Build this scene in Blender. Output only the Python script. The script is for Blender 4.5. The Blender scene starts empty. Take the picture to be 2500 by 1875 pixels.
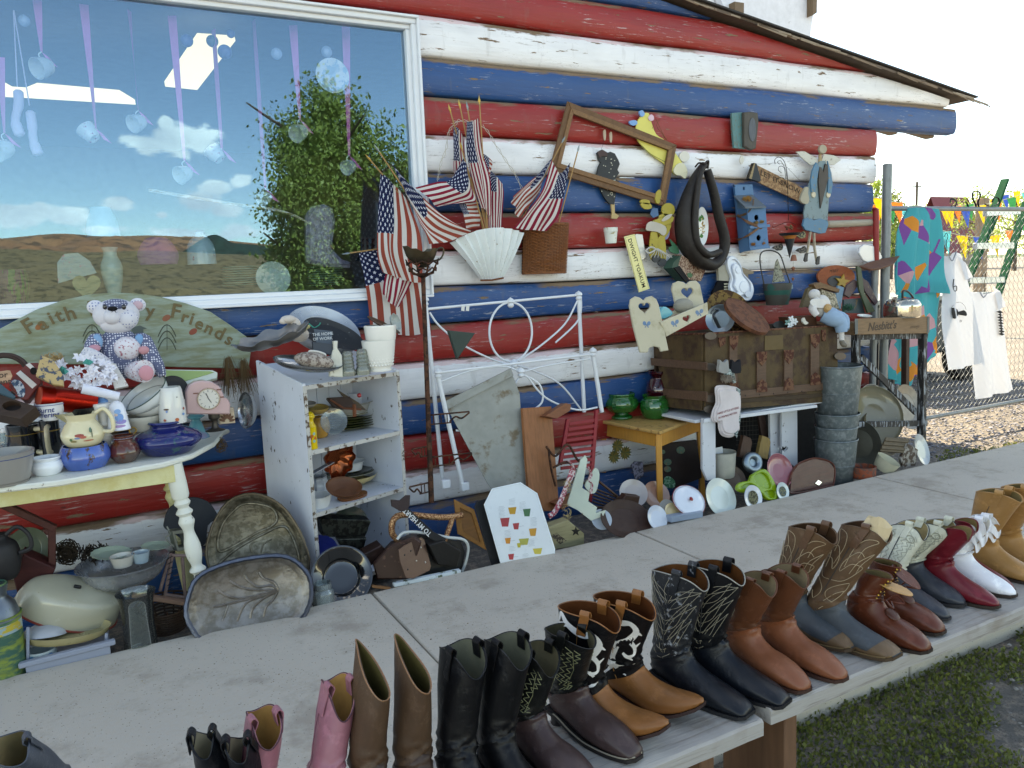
import bpy,bmesh,math,random
import numpy as np
from mathutils import Vector,Matrix,noise
rnd = random.Random(7)
PI = math.pi
R = math.radians
SC = bpy.context.scene
COL = SC.collection
# ---------------------------------------------------------------- camera
CAMP = np.array([0.0,-4.45,1.5])
FPX = 1926.4
yaw,pitch,roll = 0.48846,0.13433,-0.04181
_d = np.array([math.sin(yaw)*math.cos(pitch),math.cos(yaw)*math.cos(pitch),-math.sin(pitch)])
_r0 = np.array([math.cos(yaw),-math.sin(yaw),0.0]);_u0 = np.cross(_r0,_d)
_r = math.cos(roll)*_r0+math.sin(roll)*_u0;_u = -math.sin(roll)*_r0+math.cos(roll)*_u0
cam_data = bpy.data.cameras.new('camera');cam = bpy.data.objects.new('camera',cam_data);COL.objects.link(cam)
cam_data.sensor_width = 36;cam_data.lens = FPX/2500*36;cam_data.clip_end = 6000;cam_data.clip_start = 0.05
cam.matrix_world = Matrix(((_r[0],_u[0],-_d[0],CAMP[0]),(_r[1],_u[1],-_d[1],CAMP[1]),(_r[2],_u[2],-_d[2],CAMP[2]),(0,0,0,1)))
SC.camera = cam
# ---------------------------------------------------------------- light
SUN_EL,SUN_AZ = R(38),R(84)      # sun stands behind the building; azimuth measured from +x towards +y
sun_d = bpy.data.lights.new('sun','SUN');sun_d.energy = 4.2;sun_d.angle = R(0.53);sun_d.color = (1.0,0.96,0.91)
sun = bpy.data.objects.new('sun',sun_d);COL.objects.link(sun)
_s = Vector((math.cos(SUN_AZ)*math.cos(SUN_EL),math.sin(SUN_AZ)*math.cos(SUN_EL),math.sin(SUN_EL)))
sun.rotation_euler = _s.to_track_quat('Z','Y').to_euler();sun.location = _s*30
SC.view_settings.view_transform = 'Standard';SC.view_settings.look = 'None'
SC.view_settings.gamma = 1;SC.view_settings.use_curve_mapping = False
SC.view_settings.exposure = 2.12
SC.view_settings.use_white_balance = True;SC.view_settings.white_balance_temperature = 9400;SC.view_settings.white_balance_tint = 8
SC.cycles.use_denoising = True
SC.cycles.max_bounces = 8;SC.cycles.transparent_max_bounces = 16
SC.cycles.sample_clamp_indirect = 6

# photo pixel -> ray.  Crops let positions be read off enlarged details of the photograph.
CROPS = dict(full=(0,0,2500/2212),z1=(0,0,850/2014),z2=(0,650,600/1991),z3=(0,1050,760/2101),z4=(550,700,600/1991),
             z5=(700,1100,800/2212),z6=(850,220,600/1659),z7=(1350,220,800/2212),z8=(1400,650,950/2212),
             b1=(400,1450,750/2212),b2=(1050,1350,850/2212),b3=(1750,1150,750/2212),b4=(2050,380,450/933),
             b5=(950,0,1450/2212),b6=(0,1550,700/2212),b7=(1800,1450,700/2212),nat=(0,0,1))
V = list(CROPS['nat'])
def use(c): V[:] = CROPS[c]
def nat(x,y): return V[0]+x*V[2],V[1]+y*V[2]
def ray(x,y):
    x,y = nat(x,y);return _d+_r*(x-1250)/FPX-_u*(y-937.5)/FPX
def W(x,y,Y=0.0):
    v = ray(x,y);return CAMP+v*((Y-CAMP[1])/v[1])
def G(x,y,Z=0.0):
    v = ray(x,y);return CAMP+v*((Z-CAMP[2])/v[2])
def PLN(x,y,o,n):
    v = ray(x,y);n = np.array(n,float);return CAMP+v*(np.dot(np.array(o)-CAMP,n)/np.dot(v,n))
def mpp(P): return np.dot(np.array(P)-CAMP,_d)/FPX*V[2]     # metres per crop pixel at P
def HT(B,x,y):                                            # height of the pixel above base point B
    v = ray(x,y);M_ = np.stack([v,-np.array([0,0,1.])],1);return float(np.linalg.lstsq(M_,np.array(B)-CAMP,rcond=None)[0][1])

# ---------------------------------------------------------------- colour / material
def lin(c):
    if isinstance(c,str):
        c = c.lstrip('#');c = c if len(c) == 6 else ''.join(q*2 for q in c);c = [int(c[i:i+2],16)/255 for i in (0,2,4)]
        return tuple(x/12.92 if x <= .04045 else ((x+.055)/1.055)**2.4 for x in c)
    return tuple(c)
def mulc(c,k): return tuple(min(1,max(0,x*k)) for x in c)
class NT:
    def __init__(s,tree): s.t = tree
    def n(s,typ,ins=None,**props):
        nd = s.t.nodes.new('ShaderNode'+typ)
        for k,v in props.items(): setattr(nd,k,v)
        for k,v in (ins or {}).items(): s.set(nd,k,v)
        return nd
    def set(s,nd,k,v):
        sock = nd.inputs[k]
        if isinstance(v,tuple) and len(v) == 2 and isinstance(v[0],bpy.types.Node): s.t.links.new(v[0].outputs[v[1]],sock)
        elif isinstance(v,bpy.types.Node): s.t.links.new(v.outputs[0],sock)
        else:
            if sock.type == 'RGBA' and len(v) == 3: v = (*v,1)
            sock.default_value = v
    def mix(s,f,a,b,blend='MIX'):
        nd = s.t.nodes.new('ShaderNodeMix');nd.data_type = 'RGBA';nd.blend_type = blend
        for k,v in ((0,f),(6,a),(7,b)): s.set(nd,k,v)
        return (nd,2)
    def math(s,op,a,b=0.0,c=0.0,clamp=False):
        nd = s.t.nodes.new('ShaderNodeMath');nd.operation = op;nd.use_clamp = clamp
        s.set(nd,0,a);s.set(nd,1,b)
        if op in ('MULTIPLY_ADD','COMPARE','SMOOTH_MIN'): s.set(nd,2,c)
        return nd
    def ramp(s,f,lo,hi):
        return s.n('MapRange',{'Value': f,'From Min': lo,'From Max': hi},interpolation_type='SMOOTHSTEP')
    def coord(s,scale=(1,1,1),out='Object',loc=(0,0,0)):
        tc = s.n('TexCoord');m = s.n('Mapping',{'Vector': (tc,out),'Scale': scale,'Location': loc});return m
    def noise(s,vec,scale,detail=3.0,rough=.55,dist=0.0):
        return (s.n('TexNoise',{'Vector': vec,'Scale': scale,'Detail': detail,'Roughness': rough,'Distortion': dist}),0)
def newmat(name):
    m = bpy.data.materials.new(name);m.use_nodes = True
    t = m.node_tree;b = t.nodes['Principled BSDF'];return m,NT(t),b
_mc = {}
def M(col,rough=.5,metal=0.,var=.12,vs=12,bump=.15,bs=90,c2=None,thr=.62,s2=14,st=(1,1,1),sat=None,coat=0.,trans=0.,ior=1.45,spec=.5,sss=0.,name=None,soft=.03,alpha=1.):
    key = (str(col),rough,metal,var,vs,bump,bs,str(c2),thr,s2,st,coat,trans,ior,spec,soft,alpha)
    if key in _mc: return _mc[key]
    m,T_,b = newmat(name or 'surface')
    c = lin(col);co = T_.coord(st);iso = T_.coord()
    n1 = T_.noise(co,vs,4);base = T_.mix(n1,mulc(c,1-var*1.6),mulc(c,1+var*1.6))
    h = T_.math('MULTIPLY',T_.noise(co if st != (1,1,1) else iso,bs,3),bump)
    if c2 is not None:
        n2 = T_.noise(co,s2,6,.62);mk = T_.ramp(n2,thr-soft,thr+soft)
        base = T_.mix(mk,base,lin(c2));h = T_.math('SUBTRACT',h,T_.math('MULTIPLY',mk,.6*min(1,bump*4+.2)))
    T_.set(b,'Base Color',base);T_.set(b,'Metallic',metal)
    rn = T_.math('MULTIPLY_ADD',T_.noise(iso,vs*2.3,3),.25,rough-.12)
    T_.set(b,'Roughness',rn);T_.set(b,'Coat Weight',coat);T_.set(b,'Transmission Weight',trans);T_.set(b,'IOR',ior)
    T_.set(b,'Specular IOR Level',spec);T_.set(b,'Alpha',alpha)
    if bump: T_.set(b,'Normal',T_.n('Bump',{'Strength': .35,'Distance': .004,'Height': h}))
    _mc[key] = m;return m
def ceram(col,**k): k.setdefault('rough',.22);k.setdefault('bump',.03);k.setdefault('var',.05);k.setdefault('coat',.5);return M(col,**k)
def metal(col,rough=.35,**k): k.setdefault('metal',.9);k.setdefault('var',.2);k.setdefault('bump',.08);return M(col,rough,**k)
def wood(col,st=(1,8,8),**k): k.setdefault('rough',.62);k.setdefault('var',.28);k.setdefault('vs',9);k.setdefault('bump',.5);k.setdefault('bs',22);return M(col,st=st,**k)
def paint(col,under='#6b5138',st=(1,1,1),**k):
    k.setdefault('rough',.5);k.setdefault('thr',.66);k.setdefault('s2',22);k.setdefault('var',.06);return M(col,c2=under,st=st,**k)
def leather(col,**k): k.setdefault('c2',tuple(min(1,x*1.3+.006) for x in lin(col)));k.setdefault('thr',.6);k.setdefault('s2',30);k.setdefault('soft',.1);k.setdefault('rough',.42);k.setdefault('var',.22);k.setdefault('vs',16);k.setdefault('bump',.35);k.setdefault('bs',130);return M(col,**k)
def cloth(col,**k): k.setdefault('rough',.9);k.setdefault('spec',.2);k.setdefault('bump',.3);k.setdefault('bs',300);return M(col,**k)
def glass(col,rough=.03,a=.55,ior=1.45):
    key = ('glass',str(col),rough,a)
    if key in _mc: return _mc[key]
    m = bpy.data.materials.new('glass');m.use_nodes = True;t = m.node_tree;t.nodes.clear();T_ = NT(t)
    tr = T_.n('BsdfTransparent',{'Color': lin(col)});pr = T_.n('BsdfPrincipled',{'Base Color': lin(col),'Roughness': rough})
    fr = T_.n('Fresnel',{'IOR': ior+.1});gl = T_.n('BsdfGlossy',{'Roughness': rough,'Color': (1,1,1)})
    mx = T_.n('MixShader',{0: a,1: pr,2: tr});m2 = T_.n('MixShader',{0: fr,1: mx,2: gl})
    T_.n('OutputMaterial',{'Surface': m2});_mc[key] = m;return m

# ---------------------------------------------------------------- mesh building
class MB:
    def __init__(s): s.v = [];s.f = [];s.n = 0;s.uv = None
    def add(s,V_,F_,Mx=None):
        V_ = np.asarray(V_,float).reshape(-1,3)
        if Mx is not None: Mx = np.asarray(Mx);V_ = V_@Mx[:3,:3].T+Mx[:3,3]
        s.v.append(V_);s.f += [tuple(i+s.n for i in f) for f in F_];s.n += len(V_);return s
def frame(o,z=(0,0,1),x=(1,0,0)):
    z = np.array(z,float);z /= np.linalg.norm(z);x = np.array(x,float);x = x-z*np.dot(x,z)
    if np.linalg.norm(x) < 1e-6: x = np.cross(z,(0,1,0.3))
    x /= np.linalg.norm(x);y = np.cross(z,x);m = np.eye(4);m[:3,0] = x;m[:3,1] = y;m[:3,2] = z;m[:3,3] = o;return m
def rotm(o,rx=0,ry=0,rz=0):
    e = Matrix.Rotation(R(rz),4,'Z')@Matrix.Rotation(R(ry),4,'Y')@Matrix.Rotation(R(rx),4,'X');m = np.array(e);m[:3,3] = o;return m
def box(sx,sy,sz,c=(0,0,0),b=.003):
    b = min(b,sx*.2,sy*.2,sz*.2)
    bm = bmesh.new();bmesh.ops.create_cube(bm,size=1)
    for v in bm.verts: v.co = Vector((v.co.x*sx+c[0],v.co.y*sy+c[1],v.co.z*sz+c[2]))
    if b > 0: bmesh.ops.bevel(bm,geom=bm.edges[:],offset=b,segments=1,affect='EDGES')
    bm.verts.index_update();r_ = [v.co[:] for v in bm.verts],[[v.index for v in f.verts] for f in bm.faces];bm.free();return r_
def beam(p,q,w,h,b=.003,up=(0,0,1)):
    p = np.array(p,float);q = np.array(q,float);L = np.linalg.norm(q-p);V_,F_ = box(w,h,L,(0,0,L/2),b)
    z = (q-p)/L;x = np.cross(up,z)
    if np.linalg.norm(x) < 1e-4: x = np.array([1.,0,0])
    m = frame(p,z,x);return np.asarray(V_)@m[:3,:3].T+m[:3,3],F_
def ringfaces(nr,n,cap0=False,cap1=False,closed=True):
    F_ = []
    for i in range(nr-1):
        for j in range(n if closed else n-1):
            k = (j+1) % n;F_.append((i*n+j,i*n+k,(i+1)*n+k,(i+1)*n+j))
    if cap0: F_.append(tuple(range(n-1,-1,-1)))
    if cap1: F_.append(tuple((nr-1)*n+j for j in range(n)))
    return F_
def lathe(prof,n=28,sx=1,sy=1,rib=None):
    V_ = []
    for r_,z in prof:
        for j in range(n):
            a = 2*PI*j/n;k = 1+(rib(a,z) if rib else 0);V_.append((max(r_,1e-4)*math.cos(a)*sx*k,max(r_,1e-4)*math.sin(a)*sy*k,z))
    return V_,ringfaces(len(prof),n,True,True)
def smoothprof(p,k=4):
    p = [np.array(q,float) for q in p];out = []
    for i in range(len(p)-1):
        a = p[max(i-1,0)];b = p[i];c = p[i+1];d = p[min(i+2,len(p)-1)]
        for t in np.arange(k)/k:
            out.append(.5*((2*b)+(-a+c)*t+(2*a-5*b+4*c-d)*t*t+(-a+3*b-3*c+d)*t**3))
    out.append(p[-1]);return out
def shellprof(p,t,floor=None):
    """outer profile bottom->rim, returned with an inner wall of thickness t"""
    p = [tuple(q) for q in p];inner = []
    for i in range(len(p)-1,-1,-1):
        a = np.array(p[max(i-1,0)]);b = np.array(p[min(i+1,len(p)-1)]);tg = b-a;L = np.hypot(*tg) or 1;nrm = np.array([-tg[1],tg[0]])/L
        q = np.array(p[i])+nrm*t
        if q[0] < 0: q[0] = 0
        if i == len(p)-1: q = np.array([p[i][0]-t,p[i][1]])
        inner.append((float(q[0]),float(max(q[1],p[0][1]+t))))
    return [(0,p[0][1])]+p+inner+[(0,inner[-1][1])]
def tube(pts,r=.005,n=7,closed=False,caps=True,flat=1.):
    pts = [np.array(p,float) for p in pts];N_ = len(pts);V_ = [];prev = None
    rr = r if isinstance(r,(list,tuple,np.ndarray)) else [r]*N_
    for i in range(N_):
        a = pts[(i-1) % N_ if closed else max(i-1,0)];b = pts[(i+1) % N_ if closed else min(i+1,N_-1)];t = b-a;t /= (np.linalg.norm(t) or 1)
        if prev is None: x = np.cross(t,(0,0,1.)) if abs(t[2]) < .9 else np.cross(t,(0,1.,0))
        else: x = prev-t*np.dot(prev,t)
        x /= (np.linalg.norm(x) or 1);y = np.cross(t,x);prev = x
        for j in range(n): al = 2*PI*j/n;V_.append(pts[i]+(x*math.cos(al)+y*math.sin(al)*flat)*rr[i])
    F_ = ringfaces(N_,n,caps and not closed,caps and not closed)
    if closed: F_ += [((N_-1)*n+j,(N_-1)*n+(j+1) % n,(j+1) % n,j) for j in range(n)]
    return V_,F_
def spline(pts,k=6,closed=False):
    p = [np.array(q,float) for q in pts];N_ = len(p);out = []
    for i in range(N_ if closed else N_-1):
        a = p[(i-1) % N_] if closed else p[max(i-1,0)];b = p[i];c = p[(i+1) % N_];d = p[(i+2) % N_] if closed else p[min(i+2,N_-1)]
        for t in np.arange(k)/k: out.append(.5*((2*b)+(-a+c)*t+(2*a-5*b+4*c-d)*t*t+(-a+3*b-3*c+d)*t**3))
    if not closed: out.append(p[-1])
    return out
def grid(fn,nu,nv,closed_u=False):
    V_ = [fn(i/(nu if closed_u else nu-1),j/(nv-1)) for j in range(nv) for i in range(nu)];return V_,ringfaces(nv,nu,closed=closed_u)
_dg = None
def curve_mesh(cu):
    o = bpy.data.objects.new('tmp',cu);COL.objects.link(o)
    dg = bpy.context.evaluated_depsgraph_get();dg.update();me = o.evaluated_get(dg).to_mesh()
    V_ = np.array([v.co[:] for v in me.vertices]).reshape(-1,3);F_ = [tuple(p.vertices) for p in me.polygons]
    o.evaluated_get(dg).to_mesh_clear();bpy.data.objects.remove(o);bpy.data.curves.remove(cu);return V_,F_
def fill(poly,holes=(),t=.01,b=.001):
    """2D outline (with holes) -> solid of thickness t, lying in local xy, from z=0 to z=t"""
    cu = bpy.data.curves.new('tmp','CURVE');cu.dimensions = '2D';cu.fill_mode = 'BOTH';b = min(b,t*.3)
    cu.extrude = t/2-b;cu.bevel_depth = b;cu.bevel_resolution = 0;cu.offset = -b
    for q in [poly]+list(holes):
        s = cu.splines.new('POLY');s.points.add(len(q)-1);s.use_cyclic_u = True
        for p,c in zip(s.points,q): p.co = (c[0],c[1],0,1)
    V_,F_ = curve_mesh(cu);V_[:,2] += t/2;return V_,F_
def textm(body,size=.1,t=.001,bold=0.,shear=0.,spacing=1.,align='CENTER'):
    cu = bpy.data.curves.new('tmp','FONT');cu.body = body;cu.size = size;cu.extrude = t/2;cu.offset = bold*size;cu.shear = shear
    cu.align_x = align;cu.align_y = 'CENTER';cu.space_character = spacing;cu.resolution_u = 3
    V_,F_ = curve_mesh(cu);V_[:,2] += t/2;return V_,F_
def link(name,me,parent=None):
    o = bpy.data.objects.new(name,me);COL.objects.link(o)
    if parent is not None: o.parent = parent
    return o
def tag(o,label=None,cat=None,group=None,kind=None):
    if label: o['label'] = label
    if cat: o['category'] = cat
    if group: o['group'] = group
    if kind: o['kind'] = kind
    return o
def T(name,label,cat,loc,group=None):
    o = bpy.data.objects.new(name,None);COL.objects.link(o);o.empty_display_size = .05;o.location = [float(x) for x in loc];return tag(o,label,cat,group)
def worldloc(o):
    p = Vector((0,0,0))
    while o is not None: p += o.location;o = o.parent
    return np.array(p)
def O(name,mb,mat_,parent=None,label=None,cat=None,group=None,kind=None,sharp=38,uv=None,loc=None):
    """link world-space geometry as one mesh object"""
    if isinstance(mb,tuple): mb = MB().add(*mb)
    V_ = np.concatenate(mb.v) if mb.v else np.zeros((0,3))
    if loc is None:
        if parent is not None: o0 = worldloc(parent)
        else: o0 = np.array([V_[:,0].mean(),V_[:,1].mean(),V_[:,2].min()])
    else: o0 = np.array(loc,float)
    me = bpy.data.meshes.new(name);me.from_pydata((V_-o0).tolist(),[],mb.f);me.update()
    if isinstance(mat_,(list,tuple)):
        for m in mat_: me.materials.append(m)
    else: me.materials.append(mat_)
    if uv is not None:
        l = me.uv_layers.new(name='UVMap');idx = np.empty(len(me.loops),dtype=int);me.loops.foreach_get('vertex_index',idx)
        l.data.foreach_set('uv',np.asarray(uv,float)[idx].ravel())
    if sharp:
        me.shade_smooth();me.set_sharp_from_angle(angle=R(sharp))
    o = link(name,me,parent)
    o.location = (0,0,0) if parent is not None and loc is None else ([float(x) for x in (o0-(worldloc(parent) if parent is not None else 0))])
    return tag(o,label,cat,group,kind)
# ---- cutouts on a plane
class Pl:
    def __init__(s,o,n=(0,-1,0)):
        s.o = np.array(o,float);n = np.array(n,float);s.n = n/np.linalg.norm(n);s.x = np.cross((0,0,1),s.n);
        if np.linalg.norm(s.x) < 1e-5: s.x = np.array([1.,0,0])
        s.x /= np.linalg.norm(s.x);s.y = np.cross(s.n,s.x)
        s.m = np.eye(4);s.m[:3,0] = s.x;s.m[:3,1] = s.y;s.m[:3,2] = s.n;s.m[:3,3] = s.o
    def __call__(s,x,y):
        p = PLN(x,y,s.o,s.n)-s.o;return (float(p@s.x),float(p@s.y))
    def w(s,a,b,h=0.): return s.o+s.x*a+s.y*b+s.n*h
    def pts(s,L): return [s(*p) for p in L]
    def at(s,h): q = Pl(s.o+s.n*h,s.n);return q
def wallpl(x,y,Y,lean=0,turn=0):
    """plane through pixel at depth Y; lean>0: top tilts back towards the wall (deg); turn: about z"""
    n = np.array([math.sin(R(turn))*math.cos(R(lean)),-math.cos(R(turn))*math.cos(R(lean)),math.sin(R(lean))]);return Pl(W(x,y,Y),n)
def cut(name,pl,pts,t,mat_,parent=None,holes=(),b=.001,h=0.,sm=0,**k):
    p2 = pl.pts(pts)
    if sm: p2 = [tuple(q) for q in spline(p2,sm,True)]
    hs = [pl.pts(q) for q in holes]
    mb = MB().add(*fill(p2,hs,t,b),pl.at(h).m);return O(name,mb,mat_,parent,**k)
def ell(cx,cy,a,b,n=24,rot=0):
    return [(cx+a*math.cos(2*PI*i/n)*math.cos(R(rot))-b*math.sin(2*PI*i/n)*math.sin(R(rot)),cy+a*math.cos(2*PI*i/n)*math.sin(R(rot))+b*math.sin(2*PI*i/n)*math.cos(R(rot))) for i in range(n)]
def heart(cx,cy,s,n=28,rot=0):
    out = []
    for i in range(n):
        t = 2*PI*i/n;x = 16*math.sin(t)**3/17;y = (13*math.cos(t)-5*math.cos(2*t)-2*math.cos(3*t)-math.cos(4*t))/17
        c,d = math.cos(R(rot)),math.sin(R(rot));out.append((cx+s*(x*c+y*d),cy-s*(y*c-x*d)))
    return out
def star(cx,cy,r_,n=5,rot=0,k=.42):
    return [(cx+(r_ if i % 2 == 0 else r_*k)*math.sin(PI*i/n+R(rot)),cy-(r_ if i % 2 == 0 else r_*k)*math.cos(PI*i/n+R(rot))) for i in range(2*n)]
# ---- turned things. hw = half width in crop pixels at widest, prof = [(r 0..1, h 0..1)]
def turned(name,B,hw,ht,prof,mat_,label=None,cat=None,parent=None,shell=.0,n=32,k=4,axis=(0,0,1),sx=1,sy=1,rz=0,rib=None,group=None,sharp=38,**kw):
    """hw, ht in metres"""
    p = [(r_*hw,h*ht) for r_,h in prof]
    if k > 1: p = [(max(0,a),b) for a,b in smoothprof(p,k)]
    if shell: p = shellprof(p,shell)
    x = (math.cos(R(rz)),math.sin(R(rz)),0)
    mb = MB().add(*lathe(p,n,sx,sy,rib),frame(B,axis,x));return O(name,mb,mat_,parent,label,cat,group,sharp=sharp,**kw)
def stand(x,y0,y1,hw,Z=None,Y=None):
    """base point, half width and height (metres) of an upright thing from its foot pixel, top pixel row and half width in pixels"""
    B = G(x,y0,Z) if Z is not None else W(x,y0,Y);return B,hw*mpp(B),HT(B,x,y1)
PLATE = [(.0,.0),(.55,0),(.62,.1),(.7,.25),(.97,.9),(1,1)]
BOWL = [(.4,0),(.45,.03),(.75,.3),(.93,.65),(1,1)]
CUP = [(.55,0),(.62,.02),(.8,.25),(.93,.6),(1,1)]
VASE = [(.5,0),(.62,.04),(.95,.35),(1,.5),(.8,.75),(.55,.88),(.6,1)]
def plate(name,label,x,y,rad,Y,n=(0,-1,.3),mat_=None,dep=.12,prof=PLATE,sx=1,sy=1,shell=.003,cat='plate',parent=None,xax=(1,0,0),group=None,rib=None,off=0.):
    """dish facing n, centre at pixel, rad in pixels"""
    C = W(x,y,Y);r_ = rad*mpp(C);nn = np.array(n,float);nn /= np.linalg.norm(nn)
    p = [(a*r_,b*dep*r_) for a,b in smoothprof(prof,3)];p = [(max(a,0),b) for a,b in p];p = shellprof(p,shell)
    mb = MB().add(*lathe(p,40,sx,sy,rib),frame(C-nn*dep*r_*.5+nn*off,nn,xax));return O(name,mb,mat_,parent,label,cat,group)
def handle(P0,P1,out,r_=.004,n=8,parent=None,mat_=None,name='handle',flat=1.):
    P0 = np.array(P0,float);P1 = np.array(P1,float);out = np.array(out,float);m = (P0+P1)/2
    pts = spline([P0,P0+out*.75+(P0-m)*.12,m+out,P1+out*.7+(P1-m)*.08,P1],5);return O(name,tube(pts,r_,n,flat=flat),mat_,parent)

def pot(name,label,cat,x,y0,y1,hw,prof,m,Z=None,Y=None,shell=.0,rb=.6,parent=None,k=4,n=32,**kw):
    """upright turned thing: foot row y0, top row y1, half width hw (crop px). Returns object, base, radius, height"""
    B = G(x,y0,Z) if Y is None else W(x,y0,Y);v = ray(x,y0);v = v/np.linalg.norm(v[:2]);r_ = hw*mpp(B);H = HT(B,x,y1)
    if Y is None: B = B+np.array((v[0],v[1],0))*r_*rb;r_ = hw*mpp(B)
    if Y is None: H = HT(B,x,y1)
    o = turned(name,B,r_,H,prof,m,label,cat,parent,shell,n,k,**kw);return o,B,r_,H
def ellip(name,C,rad,m,parent,rot=None,n=20,**k):
    p = [(math.sin(PI*i/12),-math.cos(PI*i/12)) for i in range(13)];M_ = (rot if rot is not None else np.eye(4)).copy();M_[:3,3] = C
    return O(name,MB().add(*lathe(p,n),M_@np.diag([*rad,1])),m,parent,**k)
def ring3(C,r_,k,n_=(0,0,1),seg=28): 
    f = frame(C,n_);return tube([f[:3,3]+f[:3,0]*r_*math.cos(2*PI*i/seg)+f[:3,1]*r_*math.sin(2*PI*i/seg) for i in range(seg)],k,6,closed=True)
def L3(*p): return [np.array(q) for q in p]
# ================================================================ sky
w = bpy.data.worlds.new('World');SC.world = w;w.use_nodes = True
wt = w.node_tree;wt.nodes.clear();S = NT(wt)
sky = S.n('TexSky',sky_type='NISHITA',sun_disc=False,sun_elevation=SUN_EL,sun_rotation=PI/2-SUN_AZ,altitude=2000.0,air_density=1.0,dust_density=0.25,ozone_density=1.6)
tc = S.n('TexCoord');sep = S.n('SeparateXYZ',{0: (tc,'Generated')})
az = S.math('ARCTAN2',(sep,0),S.math('MULTIPLY',(sep,1),-1.0));el = S.math('ARCSINE',(sep,2))
pv = S.n('CombineXYZ',{0: az,1: S.math('MULTIPLY',el,1.9),2: 0.0})
def rdir(x,y):     # native pixel seen in the window pane -> azimuth, elevation of the mirrored sight line
    V[:] = CROPS['z1'];v = ray(x,y);v = v/np.linalg.norm(v);return math.atan2(v[0],v[1]),math.asin(v[2])
field = None
for (x,y,rx,ry) in ((830,830,150,90),(1000,800,190,110),(1160,810,130,90),(960,720,60,50),(130,1240,260,90),(380,1250,170,70),(680,1185,110,55),
                       (1240,1070,110,50),(1390,1050,70,40),(1140,1180,130,70),(1300,1220,120,40),(1040,1350,200,40),(1400,1350,160,50),(940,1245,40,22),(600,1330,160,30)):
    a0,e0 = rdir(x,y);a1,_ = rdir(x+rx,y);_,e1 = rdir(x,y-ry)
    q = S.n('CombineXYZ',{0: S.math('DIVIDE',S.math('SUBTRACT',az,a0),abs(a1-a0)),1: S.math('DIVIDE',S.math('SUBTRACT',el,e0),abs(e1-e0)),2: 0.0})
    ln = S.n('VectorMath',{0: q},operation='LENGTH');f_ = S.math('SUBTRACT',1.0,(ln,1))
    field = f_ if field is None else S.math('MAXIMUM',field,f_)
nz = S.noise(pv,22.0,7,.6);nzb = S.noise(pv,3.4,5,.55)
cm = S.ramp(S.math('ADD',S.math('MAXIMUM',field,-1.0),S.math('MULTIPLY',S.math('SUBTRACT',nz,.5),2.6)),.0,.4)
# scattered fair-weather clouds over the rest of the sky
front = S.ramp(S.math('ABSOLUTE',az),.9,1.3)
gen = S.math('MULTIPLY',S.ramp(S.math('ADD',nzb,S.math('MULTIPLY',S.math('SUBTRACT',nz,.5),.3)),.55,.64),S.ramp(el,.02,.12))
cm2 = S.math('MAXIMUM',cm,S.math('MULTIPLY',gen,front))
shade = S.ramp(S.noise(pv,9.0,4),.3,.7)
cc = S.mix(shade,(6.0,6.9,8.6),(10.5,11.4,12.8))
low = S.math('GREATER_THAN',el,-.02)
bg = S.n('Background',{'Color': S.mix(S.math('MULTIPLY',cm2,low),sky,cc),'Strength': .13})
S.n('OutputWorld',{'Surface': bg})

# ================================================================ ground
def struct(name,mb,m,**k): return O(name,mb,m,kind='structure',**k)
def ground_mat():
    m,T_,b = newmat('dirt_ground');co = T_.coord()
    n1 = T_.noise(co,1.3,5);n2 = T_.noise(co,22,5,.65);n3 = T_.noise(co,140,3)
    c = T_.mix(n1,lin('#54524f'),lin('#76726c'));c = T_.mix(T_.ramp(n2,.45,.62),c,lin('#8d8377'));c = T_.mix(T_.ramp(n3,.55,.7),c,lin('#4b463f'))
    T_.set(b,'Base Color',c);T_.set(b,'Roughness',.95)
    h = T_.math('ADD',T_.math('MULTIPLY',n2,1.0),T_.math('MULTIPLY',n3,.5));T_.set(b,'Normal',T_.n('Bump',{'Strength': .6,'Distance': .02,'Height': h}));return m
GZ = -.13
def gnd(u_,v_):
    x = -3000+6000*u_;y = -3000+6000*v_;return (x,y,GZ)
# fine middle, coarse far field in one sheet
xs = [-3000,-600,-150,-40]+list(np.arange(-12,16,.5))+[40,150,600,3000];ys = [-3000,-600,-150,-40]+list(np.arange(-12,16,.5))+[40,150,600,3000]
V_ = [(x,y,GZ+(.012*noise.noise((x*1.3,y*1.3,0)) if abs(x) < 16 and abs(y) < 16 else 0)) for y in ys for x in xs]
struct('ground',MB().add(V_,ringfaces(len(ys),len(xs),closed=False)),ground_mat(),loc=(0,0,GZ))
# sidewalk slabs
def conc_mat():
    m,T_,b = newmat('broom_finished_concrete');co = T_.coord();br = T_.coord((30,4,30))
    n1 = T_.noise(co,1.6,6,.6);n2 = T_.noise(co,55,4,.7);n3 = T_.noise(br,16,2);n4 = T_.noise(co,2.6,7,.72);vo = T_.n('TexVoronoi',{'Vector': co,'Scale': 60.0})
    c = T_.mix(n1,lin('#a79d8f'),lin('#cbc2b4'));c = T_.mix(T_.ramp(n2,.35,.75),c,lin('#b6b1a7'));c = T_.mix(T_.math('MULTIPLY',n3,.25),c,lin('#918f8b'))
    c = T_.mix(T_.math('MULTIPLY',T_.ramp(n4,.48,.68),.5),c,lin('#7b6f62'))
    pit = T_.math('LESS_THAN',(vo,0),.13);c = T_.mix(T_.math('MULTIPLY',pit,.7),c,lin('#4c4a48'))
    T_.set(b,'Base Color',c);T_.set(b,'Roughness',.9)
    h = T_.math('SUBTRACT',T_.math('ADD',T_.math('MULTIPLY',n3,.35),T_.math('MULTIPLY',n2,.5)),T_.math('MULTIPLY',pit,.6));T_.set(b,'Normal',T_.n('Bump',{'Strength': .5,'Distance': .004,'Height': h}));return m
CONC = conc_mat()
SWI,SWO = -.845,-2.6
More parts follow.
